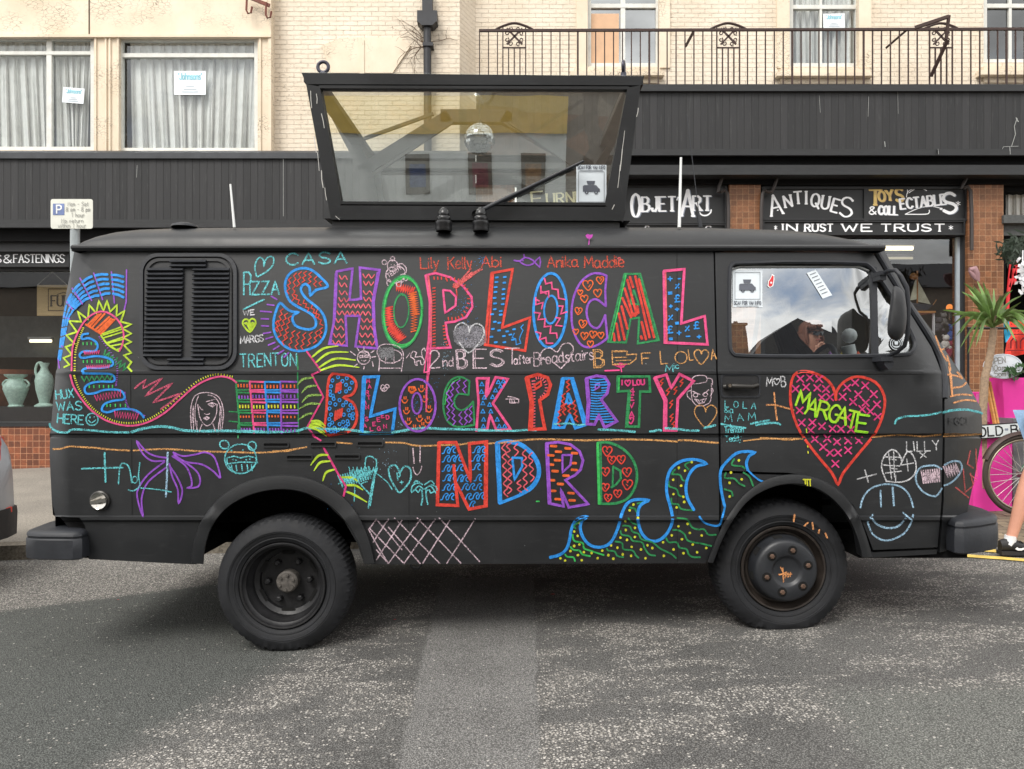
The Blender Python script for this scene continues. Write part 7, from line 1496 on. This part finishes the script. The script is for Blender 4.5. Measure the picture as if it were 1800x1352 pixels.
n = 17; m = MB(); m.add(V, [(i*n+j, i*n+j+1, (i+1)*n+j+1, (i+1)*n+j) for i in range(len(st)-1) for j in range(n-1)]+[tuple(range(n)), tuple(range((len(st)-1)*n, len(st)*n))]+[(i*n+n-1, i*n, (i+1)*n, (i+1)*n+n-1) for i in range(len(st)-1)])
cb = m.build('car_body', SIL, t, smooth=50)
m = MB(); V = []
for dx, hwid in ((.012, .53), (-.04, .715), (-.13, .80), (-.30, .84)):
    x = X0+dx; g = G(x)
    for y, z in [(-1.0, .24), (-1.012, .42), (-1.0, .46), (1.0, .46), (1.012, .42), (1.0, .24)]: V.append((x, 5.08+y*hwid, g+z+.03))
m.add(V, [(i*6+j, i*6+(j+1) % 6, (i+1)*6+(j+1) % 6, (i+1)*6+j) for i in range(3) for j in range(6)]+[tuple(range(6))]); m.build('rear_bumper', M('dark_bumper_plastic', (34, 34, 36), .6), t, smooth=40)
for s_ in (-1, 1):
    m = MB(); x = X0; g = G(x); y = 5.08+s_*.50; x -= .01
    m.obox((x-.015, y, g+.475), Vector((.02, s_*-.01, 0)), Vector((0, .12, 0)), Vector((0, 0, .02))); m.build('reflector', M('red_lens', (200, 60, 44), .3), t)
    m = MB(); 
    x = X0-.01; m.prism([(x-.06, 5.08+s_*.52, g+.80), (x-.14, 5.08+s_*.72, g+.86), (x-.24, 5.08+s_*.80, g+1.02), (x-.16, 5.08+s_*.62, g+1.03)], (.03, s_*.02, 0)); m.build('tail_light', M('red_lens', (200, 60, 44), .3), t)
for x in (X0-.72, X0-3.25):
    for s_ in (-1, 1):
        m = MB(); g = G(x); m.lathe([(.16, -.10), (.20, -.11), (.28, -.11), (.31, -.07), (.31, .07), (.28, .11), (.16, .10)], (x, 5.08+s_*.74, g+.31), (0, 1, 0), 36); wl = m.build('wheel', RUBBER, t, smooth=40)
        m = MB(); m.lathe([(.19, -.105), (.17, -.09), (.06, -.10), (0, -.105)], (x, 5.08+s_*.74, g+.31), (0, s_, 0), 24)
        m.build('rim', M('alloy_rim', (140, 142, 146), .35, .7), wl, smooth=40)
m = MB(); g = G(-4); m.prism([(X0-.245, 4.45, g+1.10), (X0-.245, 5.71, g+1.10), (X0-.42, 5.62, g+1.32), (X0-.42, 4.54, g+1.32)], (-.01, 0, .02)); m.build('rear_window', M('dark_tinted_glass', (24, 28, 30), .08), t)
for s_ in (-1, 1):
    m = MB(); m.prism([(X0-.6, 5.08+s_*.80, g+1.05), (X0-2.7, 5.08+s_*.80, g+1.02), (X0-2.3, 5.08+s_*.66, g+1.36), (X0-.8, 5.08+s_*.66, g+1.38)], (0, s_*.01, 0)); m.build('side_window', M('dark_tinted_glass', (24, 28, 30), .08), t)
# ------------------------------------------------------------------ outside the shop door on the right
PINK = M('magenta_painted_wood', (226, 58, 160), .5, 0, .08, 4, .1); PINK2 = M('paler_pink_panel', (222, 120, 186), .5, 0, .08, 4, .1)
m = MB(); a = W(1712, 857, 7.0); b = W(1795, 690, 7.0); g0 = PV(4.3, 7.0)-.01; m.box(a.x, b.x, 7.0, 7.5, g0, b.z); bx_o = m.build('display_box', PINK); tag(bx_o, 'tall magenta wooden box behind the bicycle wheel', 'box')
m = MB(); m.box(a.x+.02, W(1738, 0, 7.0).x, 6.985, 6.998, W(0, 742, 7).z, b.z-.01); f = m.build('panel', PINK2, bx_o); 
t = thing('planter', 'magenta faceted planter with a leafy plant on top of the pink box', 'planter', W(1790, 745, 6.85))
m = MB(); top = [W(x, 664, d) for x, d in ((1739, 6.95), (1762, 6.72), (1822, 6.72), (1846, 6.95), (1822, 7.3), (1762, 7.3))]; bot = [W(x, 758, d) for x, d in ((1748, 6.95), (1767, 6.78), (1816, 6.78), (1836, 6.95), (1816, 7.2), (1767, 7.2))]
m.add(bot+top, [(i, (i+1) % 6, 6+(i+1) % 6, 6+i) for i in range(6)]+[tuple(range(6)), tuple(range(6, 12))]); m.build('pot', PINK, t)
m = MB(); rs = random.Random(9)
for i in range(60):
    c = W(1782+rs.gauss(0, 7), 652+rs.gauss(0, 8), 6.72+rs.uniform(-.06, .06)); a_ = rs.uniform(0, 6.3); u = Vector((math.cos(a_), rs.uniform(-.5, .5), math.sin(a_)))*.035; v = u.cross(Vector((0, 1, .2))).normalized()*.014
    m.poly([c-u, c+v, c+u, c-v]); 
for i in range(7): m.tube([W(1782, 668, 6.8), W(1782+rs.gauss(0, 5), 655, 6.75), W(1782+rs.gauss(0, 8), 645+rs.uniform(-4, 6), 6.72)], .004, 4)
LEAF = M('dark_green_leaf', (50, 82, 46), .5, 0, .35, 20, .1); m.build('plant', LEAF, t, fix=False)
D = 6.70; m = MB(); m.prism([W(1764+34*math.cos(k*.2618), 644+22*math.sin(k*.2618), D) for k in range(24)], (0, .02, 0)); o = m.build('oval_sign', M('white_sign_board', (216, 222, 230), .5, 0, .06, 6)); tag(o, 'white oval board with hand painted opening times', 'sign')
d = Draw(lambda x, y: D, .003); d.text('p', SI, 1.3, 'OPEN', (1742, 641), (1768, 638), 11, jit=.2); d.text('p', SI, 1.3, '10am', (1744, 652), (1768, 650), 9, jit=.2); d.text('p', SI, 1.3, '5pm', (1749, 662), (1768, 661), 9, jit=.2); d.ring('p', M('grey_ink', (160, 172, 182), .8), .8, (1764, 644), 32, 20.5); letter(o, d, 'sign_text')
D = 6.42; m = MB(); q = [W(1708, 748, D), W(1850, 738, D), W(1851, 764, D), W(1709, 773, D)]; m.prism(q, (0, .012, 0)); o = m.build('number_plate', M('black_plate_edge', (30, 30, 32), .5)); tag(o, 'large white number plate board reading OLD in black letters', 'sign')
d = Draw(lambda x, y: D, .002); d.fill('p', M('white_plate', (206, 212, 214), .45, 0, .05, 6), [(1709, 750), (1848, 740), (1849, 762), (1710, 771)]); d.eps = .005; BK = M('black_print', (24, 24, 26), .6)
d.text('p', BK, 2.6, 'OLD', (1722, 767.5), (1763, 764.5), 15.5, gap=1.4); d.text('p', BK, 2.6, 'BU', (1778, 763.5), (1806, 761.5), 15.5, gap=1.4); d.dot('p', SIGNS, 2.2, '1768,755 1771,755'); letter(o, d, 'sign_text')
m = MB(); WOOD = M('varnished_wood', (176, 122, 66), .55, 0, .25, 12, .2, .4, (1, 1, 4))
for p, q in (((1734, 672, 6.85), (1750, 752, 6.6)), ((1739, 672, 6.85), (1755, 752, 6.6)), ((1734, 678, 6.84), (1739, 678, 6.84))): m.bar(W(*p), W(*q), .016, .03)
tag(m.build('picture_frame', WOOD), 'narrow wooden frame leaning on the pink box', 'frame')
# yucca in a pot
t = thing('yucca_plant', 'spiky yucca with a ringed brown trunk in front of the tiled pillar', 'plant', (W(1727, 0, 6.5).x, 6.5, PV(4.1, 6.5)))
gz = PV(4.1, 6.5); m = MB(); tr = [(W(1727, 0, 6.5).x, 6.5, gz+.2)]+[W(x, y, 6.5) for x, y in ((1727, 735), (1729, 700), (1731, 666), (1736, 645), (1741, 622), (1744, 600), (1747, 577))]
tr = smoothp(tr, 5); m.tube(tr, [.036-.010*i/len(tr)+(.003 if i % 2 else 0) for i in range(len(tr))], 10); m.build('trunk', M('pale_ringed_bark', (150, 128, 106), .8, 0, .3, 40, .5), t, smooth=60)
m = MB(); zt_ = W(0, 764, 6.5).z; m.box(tr[0].x-.10, tr[0].x+.24, 6.47, 6.8, gz-.01, zt_); m.build('pot', PINK, t)
rs = random.Random(2); YL = M('yucca_leaf', (100, 130, 66), .5, 0, .5, 7, .15); m = MB(); mats_i = 0
tips = [(1694, 497, -.1), (1718, 494, .1), (1728, 495, -.1), (1780, 510, 0), (1796, 520, .2), (1812, 548, 0), (1808, 566, -.2), (1657, 545, .1), (1674, 555, -.2), (1680, 591, 0), (1688, 611, -.1), (1701, 622, .1), (1712, 575, -.35), (1760, 560, -.4), (1740, 545, -.4), (1772, 585, .2), (1786, 600, -.2), (1722, 600, -.3), (1735, 520, .3), (1705, 540, .3), (1765, 530, .4), (1790, 545, .35), (1715, 610, -.2)]
for k in range(26):
    a_ = math.radians(rs.uniform(-205, 25)); L_ = rs.uniform(45, 82); tips.append((1746+L_*math.cos(a_), 568+L_*math.sin(a_)*.95, rs.uniform(-.4, .4)))
for x, y, dd in tips:
    b0 = W(1746+rs.uniform(-3, 3), 573-rs.uniform(-4, 12), 6.5); e_ = W(x, y, 6.5+dd); mid = (b0+e_)/2+Vector((0, 0, .02+.04*rs.random()+(.07 if y > 560 else 0))); q = smoothp([b0, mid, e_], 6); V = []
    for i, p in enumerate(q):
        t_ = (q[min(i+1, len(q)-1)]-q[max(i-1, 0)]).normalized(); sd = t_.cross(Vector((rs.uniform(-.1, .1), 1, .5))).normalized(); wd = .015*math.sin(math.pi*min(1, .16+.84*i/(len(q)-1)))+.001; up = sd.cross(t_)*.25*wd
        V += [p+sd*wd+up, p, p-sd*wd+up]
    m.add(V, [(3*i+j, 3*i+j+1, 3*i+j+4, 3*i+j+3) for i in range(len(q)-1) for j in (0, 1)])
m.build('leaves', YL, t, fix=False, smooth=60)
# bicycle
BD = 6.25; bc = W(1799, 818, BD); t = thing('bicycle', 'old bicycle with green frame and dark mudguard against the pink box', 'bicycle', (bc.x+.5, BD, PV(bc.x, BD)))
def bwheel(c, par):
    R = .325; m = MB(); m.tube([c+Vector((R*math.cos(k*math.pi/24), 0, R*math.sin(k*math.pi/24))) for k in range(48)], .021, 8, closed=True); wl = m.build('wheel', M('worn_bike_tyre', (62, 54, 48), .8), par, smooth=60)
    m = MB(); m.tube([c+Vector((.297*math.cos(k*math.pi/24), 0, .297*math.sin(k*math.pi/24))) for k in range(48)], .012, 6, closed=True); m.build('rim', M('tarnished_rim', (150, 138, 122), .4, .6), wl, smooth=60)
    m = MB()
    for k in range(28): a = k*2*math.pi/28; b_ = a+(.5 if k % 2 else -.5); s_ = .03 if k % 4 < 2 else -.03; m.tube([c+Vector((.03*math.cos(b_), s_, .03*math.sin(b_))), c+Vector((.29*math.cos(a), 0, .29*math.sin(a)))], .0022, 4)
    m.build('spokes', M('spoke_steel', (190, 188, 184), .3, .7), wl); m = MB(); m.tube([c+Vector((0, -.06, 0)), c+Vector((0, .06, 0))], .026, 10); m.build('hub', M('hub_steel', (120, 116, 110), .4, .7), wl, smooth=50)
gz = PV(bc.x, BD); bc = Vector((bc.x, BD, gz+.346)); c2 = bc+Vector((1.02, 0, .036*1.02)); bwheel(bc, t); bwheel(c2, t)
GRN = M('green_bike_frame', (40, 96, 66), .4, .1, .15, 8)
m = MB(); bb = bc+Vector((.44, 0, -.04)); stp = bc+Vector((.28, 0, .52)); hdt = bc+Vector((.80, 0, .55)); hdb = bc+Vector((.84, 0, .42))
for p, q, r in ((bb, stp, .016), (stp, hdt, .015), (bb, hdb, .017), (hdt, hdb, .018), (bc+Vector((0, .06, 0)), bb, .010), (bc+Vector((0, -.06, 0)), bb, .010), (bc+Vector((0, .06, 0)), stp, .009), (bc+Vector((0, -.06, 0)), stp, .009), (hdb, c2+Vector((0, .05, 0)), .012), (hdb, c2+Vector((0, -.05, 0)), .012), (hdt, hdt+Vector((-.03, 0, .12)), .012), (stp, stp+Vector((-.03, 0, .13)), .012)): m.tube([p, q], r, 8)
m.build('frame', GRN, t, smooth=50)
m = MB(); m.prism([bc+Vector((-.03, -.05, .03)), bc+Vector((.1, -.05, .05)), bb+Vector((0, -.05, .07)), bb+Vector((0, -.05, -.03)), bc+Vector((0, -.05, -.04))], (0, .008, 0)); m.build('chain_guard', GRN, t)
m = MB(); rr = .366; A = [c_*math.pi/40 for c_ in range(-2, 34)]; V = []
for a in A: a = math.radians(20)+a*.93; V += [bc+Vector((r_*math.cos(a), y_, r_*math.sin(a))) for r_, y_ in ((rr-.02, -.032), (rr, -.018), (rr+.004, 0), (rr, .018), (rr-.02, .032))]
m.add(V, [(5*i+j, 5*i+j+1, 5*i+j+6, 5*i+j+5) for i in range(len(A)-1) for j in range(4)]); m.build('mudguard', M('rusty_dark_mudguard', (58, 42, 38), .5, .3, .35, 14), t, smooth=60, fix=False)
m = MB(); h = hdt+Vector((-.03, 0, .12)); m.tube(smoothp([h+Vector((-.18, .28, .04)), h+Vector((.02, .2, .02)), h, h+Vector((.02, -.2, .02)), h+Vector((-.18, -.28, .04))], 4), .011, 8); m.build('handlebar', CHROME, t, smooth=60)
m = MB(); s_ = stp+Vector((-.04, 0, .15)); m.prism([s_+Vector((-.14, -.09, 0)), s_+Vector((-.10, -.1, 0)), s_+Vector((.14, -.02, 0)), s_+Vector((.14, .02, 0)), s_+Vector((-.10, .1, 0)), s_+Vector((-.14, .09, 0))], (0, 0, .05)); m.build('saddle', M('brown_leather', (84, 56, 40), .5), t)
m = MB(); m.lathe([(.085, -.01), (.09, 0), (.085, .01)], bb+Vector((0, -.05, 0)), (0, 1, 0), 24); m.bar(bb+Vector((0, -.07, 0)), bb+Vector((.1, -.07, -.13)), .02, .015); m.bar(bb+Vector((0, .07, 0)), bb+Vector((-.1, .07, .13)), .02, .015); m.build('crank', CHROME, t)
# stock hanging round the shop doorway
RED = M('red_painted_mesh', (206, 44, 52), .6, 0, .15, 10); 
m = MB(); D = DG-.5
for p, q in (((1780, 436), (1772, 520)), ((1780, 436), (1790, 468)), ((1790, 468), (1806, 480)), ((1772, 520), (1770, 560)), ((1776, 470), (1790, 470)), ((1775, 490), (1781, 445)), ((1774, 505), (1788, 470)), ((1780, 440), (1784, 500))): m.bar(W(*p, D), W(*q, D), .035, .03)
tag(m.build('garden_obelisk', RED), 'red metal obelisk frame hanging in the shop doorway', 'ornament')
D = 8.2; m = MB(); V = []
for j in range(9):
    for i in range(13):
        u, v = i/12, j/8; V.append(W(1768+62*u+3*math.sin(v*4), 562+62*v+2*math.sin(u*7), D+.05*math.sin(u*11+v*3)))
m.add(V, [(j*13+i, j*13+i+1, (j+1)*13+i+1, (j+1)*13+i) for j in range(8) for i in range(12)]); o = m.build('hanging_cloth', M('red_printed_cloth', (222, 66, 54), .85, 0, .12, 9), smooth=70, fix=False); tag(o, 'red cloth printed with dark arches hanging beside the tiled pillar', 'cloth')
d = Draw(lambda x, y: D-.06, .002); MR = M('maroon_print', (110, 24, 30), .85)
for i in range(3): x = 1777+i*17; d.s_('p', MR, 2.6, [(x, 612), (x, 600), (x+5, 594), (x+10, 600), (x+10, 612)])
for y in (588, 616): d.s_('p', MR, 1.6, [(1770, y), (1828, y)])
for y in (570, 576, 582):
    for i in range(9): d.dot('p', MR, 1.3, [(1778+i*6, y)])
letter(o, d, 'printed_arches')
m = MB(); m.add([W(1766, 566, D-.1), W(1773, 560, D-.12), W(1777, 590, D-.1), W(1769, 602, D-.12), W(1765, 585, D-.08)], [(0, 1, 2), (0, 2, 4), (4, 2, 3)]); m.prism([W(1766, 566, D-.09), W(1773, 560, D-.11), W(1777, 590, D-.09), W(1769, 602, D-.11)], (0, .02, 0)); tag(m.build('blue_scarf', M('turquoise_cloth', (40, 150, 190), .8)), 'turquoise scarf hanging at the left of the red cloth', 'scarf')
m = MB(); m.tube([W(1700, 577, D-.15), W(1860, 577, D-.15)], .014, 8); 
for px in (1702, 1858): g = W(px, 577, D-.15); m.tube([g, (g.x, g.y, PV(g.x, g.y))], .012, 8)
tag(m.build('clothes_rail', M('black_steel_rail', (34, 34, 36), .4, .3), smooth=50), 'thin black clothes rail in front of the shop doorway', 'rail')
m = MB(); rs = random.Random(12)
for i in range(70):
    c = W(1797+rs.gauss(0, 4), 482+rs.gauss(0, 14), 9.5+rs.uniform(-.08, .08)); a_ = rs.uniform(0, 6.3); u = Vector((math.cos(a_), rs.uniform(-.4, .4), math.sin(a_)))*.03; v = u.cross(Vector((0, 1, .2))).normalized()*.022; m.poly([c-u, c+v, c+u, c-v])
m.tube([W(1798, 440, 9.5), W(1797, 510, 9.5)], .008, 5); tag(m.build('flower_garland', M('white_silk_flowers', (220, 222, 226), .8), fix=False), 'garland of white silk flowers hanging in the doorway', 'garland')
m = MB()
for i in range(260):
    c = W(1785+rs.gauss(0, 14), 440+rs.gauss(0, 12), 9.9+rs.uniform(-.3, .3)); a_ = rs.uniform(0, 6.3); u = Vector((math.cos(a_), rs.uniform(-.4, .4), math.sin(a_)))*.06; v = u.cross(Vector((0, 1, .2))).normalized()*.014; m.poly([c-u, c+v, c+u, c-v])
tag(m.build('hanging_foliage', M('dark_foliage', (34, 48, 34), .6), fix=False), 'dark artificial foliage at the top of the doorway', 'foliage')
m = MB(); D = DG-.32
m.tube([W(1704, 474, D), W(1712, 473, D), W(1716, 482, D), W(1720, 495, D)], [.03, .055, .05, .02], 8); m.tube([W(1704, 476, D), W(1711, 484, D), W(1716, 492, D)], [.02, .04, .02], 6); tag(m.build('cloth_bow', M('dusty_pink_cloth', (150, 118, 122), .85), smooth=60), 'dusty pink cloth bow tied at the edge of the tiled pillar', 'bow')
m = MB(); a = W(1784, 792, 6.6); b = W(1840, 736, 6.6); m.box(a.x, b.x, 6.62, 6.9, PV(4.6, 6.6), b.z); tag(m.build('utility_box', M('grey_metal_box', (120, 122, 126), .5, .2)), 'grey metal box behind the bicycle wheel', 'box')
# ------------------------------------------------------------------ things in the shop windows
def lathe_thing(name, label, cat, px, py0, py1, D, prof, mat, handles=()):
    b = W(px, py1, D); H = W(px, py0, D).z-b.z; t = thing(name, label, cat, b); m = MB(); m.lathe([(r*H, h*H) for r, h in prof], b, (0, 0, 1), 28); m.build('body', mat, t, smooth=50)
    for hp in handles: m = MB(); m.tube(smoothp([b+Vector((x*H, 0, z*H)) for x, z in hp], 4), .022*H+.004, 8); m.build('handle', mat, t, smooth=60)
    return t
VERD = M('verdigris_glaze', (196, 226, 210), .5, 0, .25, 22, .3)
DW = 12.0
lathe_thing('urn', 'verdigris two handled urn in the left shop window', 'urn', 28, 658, 716, DW, [(0, 0), (.2, 0), (.21, .04), (.17, .08), (.27, .35), (.34, .55), (.33, .68), (.22, .8), (.2, .88), (.3, .95), (.31, 1), (.25, 1), (0, .9)], VERD, [[(-.3, .55), (-.4, .7), (-.3, .82), (-.2, .82)], [(.3, .55), (.4, .7), (.3, .82), (.2, .82)]])
lathe_thing('ewer', 'tall verdigris jug with a loop handle in the left shop window', 'jug', 78, 638, 716, DW, [(0, 0), (.19, 0), (.2, .04), (.1, .1), (.11, .15), (.17, .4), (.19, .6), (.16, .72), (.08, .84), (.07, .9), (.1, .98), (.1, 1), (0, .9)], VERD, [[(-.14, .62), (-.2, .8), (-.16, .98), (-.06, 1.0), (-.04, .92)]])
lathe_thing('terracotta_urn', 'large terracotta pot behind the green urn', 'pot', -10, 650, 716, DW+.5, [(0, 0), (.5, 0), (.75, .5), (.85, .86), (.95, .88), (.95, 1), (.8, 1), (.7, .5), (0, .1)], M('terracotta_pot', (168, 98, 70), .8))
m = MB(); D = DW-.2; m.pbox(65, 501, 190, 555, D, D+.05); o = m.build('wooden_sign', M('pale_wood_sign', (196, 170, 122), .7, 0, .15, 8, .2, .4, (1, 1, 6))); tag(o, 'pale wooden framed sign hanging in the left shop window', 'sign')
d = Draw(lambda x, y: D, .004); 
for r in ((85, 508, 186, 546),): d.s_('p', M('brown_print', (96, 76, 50), .7), 1.6, [(r[0], r[1]), (r[2], r[1]), (r[2], r[3]), (r[0], r[3])], True)
d.text('p', M('dark_print', (58, 50, 40), .7), 3.2, 'FUR', (90, 538), (122, 538), 18, serif=2, thin=.6); d.s_('p', M('dark_print', (58, 50, 40), .7), 1.2, '100,518 112,514 122,518'); letter(o, d, 'sign_lettering')
m = MB(); m.tube([W(66, 501, D), W(92, 478, D), W(118, 501, D)], .008, 5); c = m.build('sign_cord', M('pale_cord', (180, 176, 166), .8)); c.parent = o; c.matrix_parent_inverse = Matrix.Translation(-o.location)
m = MB(); m.pbox(-200, 716, 300, 742, DW-.3, DW+.6); tag(m.build('display_plinth', M('dark_display_plinth', (44, 44, 46), .7)), 'dark display plinth under the green urn and jug', 'plinth')
m = MB(); m.pbox(-300, 556, 126, 628, 13.4, 13.5); tag(m.build('grey_screen', M('grey_painted_screen', (92, 100, 102), .7)), 'plain grey screen at the back of the left shop window', 'screen')
EM = emis('tube_light', (255, 236, 190), 3.0)
for (x0, y0, x1, y1), D, lb in (((53, 597, 90, 602), 13.2, 'lit tube light low in the left shop window'), ((1552, 433, 1604, 440), 12.4, 'bright yellow tube light at the top of the right shop window'), ((1500, 452, 1610, 456), 13.5, 'dim long tube light deep in the right shop window')):
    t = thing('tube_light', lb, 'light', W(x0, y1, D)); m = MB(); a, b = W(x0, (y0+y1)/2, D), W(x1, (y0+y1)/2, D); m.tube([a, b], (y1-y0)*D/F*.5, 8); m.build('tube', EM if D < 13.3 else emis('dim_tube', (255, 240, 200), .35), t); m = MB(); m.box(a.x-.02, b.x+.02, D-.04, D+.04, a.z+(y1-y0)*D/F*.5, a.z+.07); m.build('batten', WHITEP, t)
# model ship on a small table
D = 12.0; t = thing('model_ship', 'model sailing ship with pale sails in the right shop window', 'model ship', W(1612, 546, D))
m = MB(); SAIL = M('cream_sailcloth', (206, 206, 182), .85)
for q in (((1612, 482), (1600, 528), (1612, 526)), ((1613, 492), (1613, 530), (1636, 535))): m.prism([W(x, y, D) for x, y in q], (0, .02, 0))
m.build('sails', SAIL, t); m = MB(); m.prism([W(1600, 532, D-.08), W(1640, 536, D-.02), W(1630, 545, D-.06), W(1606, 545, D-.06)], (0, .16, 0)); m.build('hull', M('blue_black_hull', (40, 48, 62), .5), t); m = MB(); m.tube([W(1612.5, 476, D), W(1612.5, 534, D)], .012, 6); m.tube([W(1640, 536, D), W(1646, 527, D)], .008, 5); m.ball(tuple(W(1606, 486, D)), .06, 10); m.build('mast', WOOD, t)
t = thing('side_table', 'small pale table under the model ship', 'table', W(1620, 600, D)); m = MB(); m.pbox(1592, 546.5, 1645, 550, D-.25, D+.25); m.build('table_top', WOOD, t)
for x in (1594, 1641):
    for dd in (-.2, .2): m = MB(); m.pbox(x, 550, x+2.5, 690, D+dd-.02, D+dd+.02); m.build('leg', WHITEP, t)
t = thing('mushroom_lamp', 'small lamp with a glowing orange shade in the right shop window', 'lamp', W(1669, 560, D)); m = MB(); m.lathe([(.05, -.02), (.048, .02), (.03, .05), (0, .06)], W(1669, 541, D), (0, 0, 1), 16); m.build('lamp_shade', emis('orange_glow', (255, 150, 70), .9), t, smooth=60); m = MB(); m.lathe([(.03, -.2), (.015, -.18), (.015, 0)], W(1669, 541, D), (0, 0, 1), 10); m.build('lamp_base', CHROME, t)
rs = random.Random(8)
for (px, py, r, rgb, lb) in ((1662, 606, .07, (210, 205, 196), 'pale plush toy in the right shop window'), (1674, 590, .08, (50, 80, 150), 'blue plush toy at the edge of the right shop window'), (1672, 618, .09, (150, 40, 70), 'dark red plush toy low in the right shop window'), (1658, 565, .06, (110, 106, 104), 'grey plush toy under the orange lamp'), (1650, 575, .07, (70, 66, 70), 'dark toy figure beside the small table')):
    t = thing('plush_toy', lb, 'toy', W(px, py+8, DW-.2), 'soft toys in the right shop window'); c = W(px, py, DW-.2); mt = M('plush_%d_%d' % (rgb[0], rgb[2]), rgb, .9, 0, .2, 40, .4); m = MB(); m.ball(tuple(c), r, 12, sc=(1, .9, 1.1)); m.build('body', mt, t, smooth=70)
    m = MB(); m.ball(tuple(c+Vector((0, -.02, r*1.5))), r*.75, 12)
    for s_ in (-1, 1): m.ball(tuple(c+Vector((s_*r*.55, 0, r*2.1))), r*.28, 8); m.ball(tuple(c+Vector((s_*r*.7, -r*.6, -r*.7))), r*.4, 8)
    m.build('head', mt, t, smooth=70)
m = MB(); m.prism([W(1655, 603, 11.9), W(1664, 603, 11.9), W(1668, 640, 11.9), W(1656, 640, 11.9)], (0, .02, 0)); tag(m.build('display_card', PAPER), 'white card standing low in the right shop window', 'card')
m = MB(); m.pbox(1500, 640, 1685, 690, 11.8, 12.6); tag(m.build('display_shelf', PINK2), 'pink display shelf in the right shop window', 'shelf')
for i, (x0, x1, y0, rgb) in enumerate(((1575, 1592, 560, (60, 56, 54)), (1520, 1552, 500, (84, 66, 52)), (1430, 1480, 520, (70, 62, 58)))):
    m = MB(); m.pbox(x0, y0, x1, 690, 13.2+i*.2, 13.6+i*.2); 
    for k in range(3): m.pbox(x0+2, y0+8+k*36, x1-2, y0+36+k*36, 13.17+i*.2, 13.2+i*.2)
    tag(m.build('cabinet', M('cabinet_wood_%d' % i, rgb, .6)), ('dark slim cabinet behind the model ship', 'tall brown cabinet deep in the right shop window', 'brown cabinet deep in the shop behind the cab')[i], 'cabinet')
# ------------------------------------------------------------------ the terrace across the street, seen only in the glass
OB = M('brown_stock_brick', (138, 126, 114), .85, 0, .2, 3, .2); OROOF = M('dark_slate_roof', (50, 50, 54), .7, 0, .3, 5)
t = thing('terrace_building', 'brown brick terrace with chimneys across the street mirrored in the glass', 'building', (0, -15.5, 0))
YO = -15.0
m = MB(); m.box(-30, 30, YO-7, YO, -1.3, 6.2); m.build('wall', OB, t)
m = MB(); m.prism([(-30, YO+.3, 6.21), (-30, YO-3.5, 8.0), (-30, YO-7.3, 6.21)], (60, 0, 0)); m.build('roof', OROOF, t)
for x, z in ((-14, 9.4), (-5, 9.6), (8.0, 9.7), (10.7, 9.6), (15, 9.6)):
    m = MB(); m.box(x-.32, x+.32, YO-3.9, YO-2.6, 6.6, z-.5); m.box(x-.38, x+.38, YO-4.0, YO-2.5, z-.5, z-.35)
    for k in (-.18, .18): m.tube([(x+k, YO-3.2, z-.35), (x+k, YO-3.2, z)], [.1, .08], 8)
    m.build('chimney', OROOF, t)
m = MB(); m.prism([(7.3, YO-.5, 6.6), (12.2, YO-.5, 6.6), (10.6, YO-.5, 7.9), (9.4, YO-.5, 8.9), (8.4, YO-.5, 7.9)], (0, -2, 0)); m.build('gable', OROOF, t)
m = MB(); m.box(-7.2, 1.6, YO, YO+.25, 3.3, 4.35); m.build('shop_fascia', M('ochre_fascia', (216, 184, 90), .6, 0, .1, 3), t)
m = MB(); m.box(-7.2, 1.6, YO+.001, YO+.12, -.6, 3.3); m.build('shop_front', M('pale_grey_shopfront', (226, 230, 226), .6, 0, .12, 1.2), t)
for i, (x, rgb) in enumerate(((-2.8, (84, 96, 130)), (-.95, (130, 78, 84)), (.62, (150, 118, 86)))):
    m = MB(); m.box(x-.36, x+.36, YO+.12, YO+.16, 1.55, 2.75, 0); m.box(x-.24, x+.24, YO+.16, YO+.165, 1.75, 2.45, 1); m.build('shop_poster', [M('dark_poster_frame', (112, 106, 96), .6), M('poster_print_%d' % i, rgb, .7, 0, .5, 6)], t)
for x in (-20, -15, -10.5, 4.5, 8, 11.5, 16):
    m = MB(); m.box(x-.55, x+.55, YO, YO+.02, 3.9, 5.4); m.build('window', M('dark_tinted_glass', (24, 28, 30), .08), t)
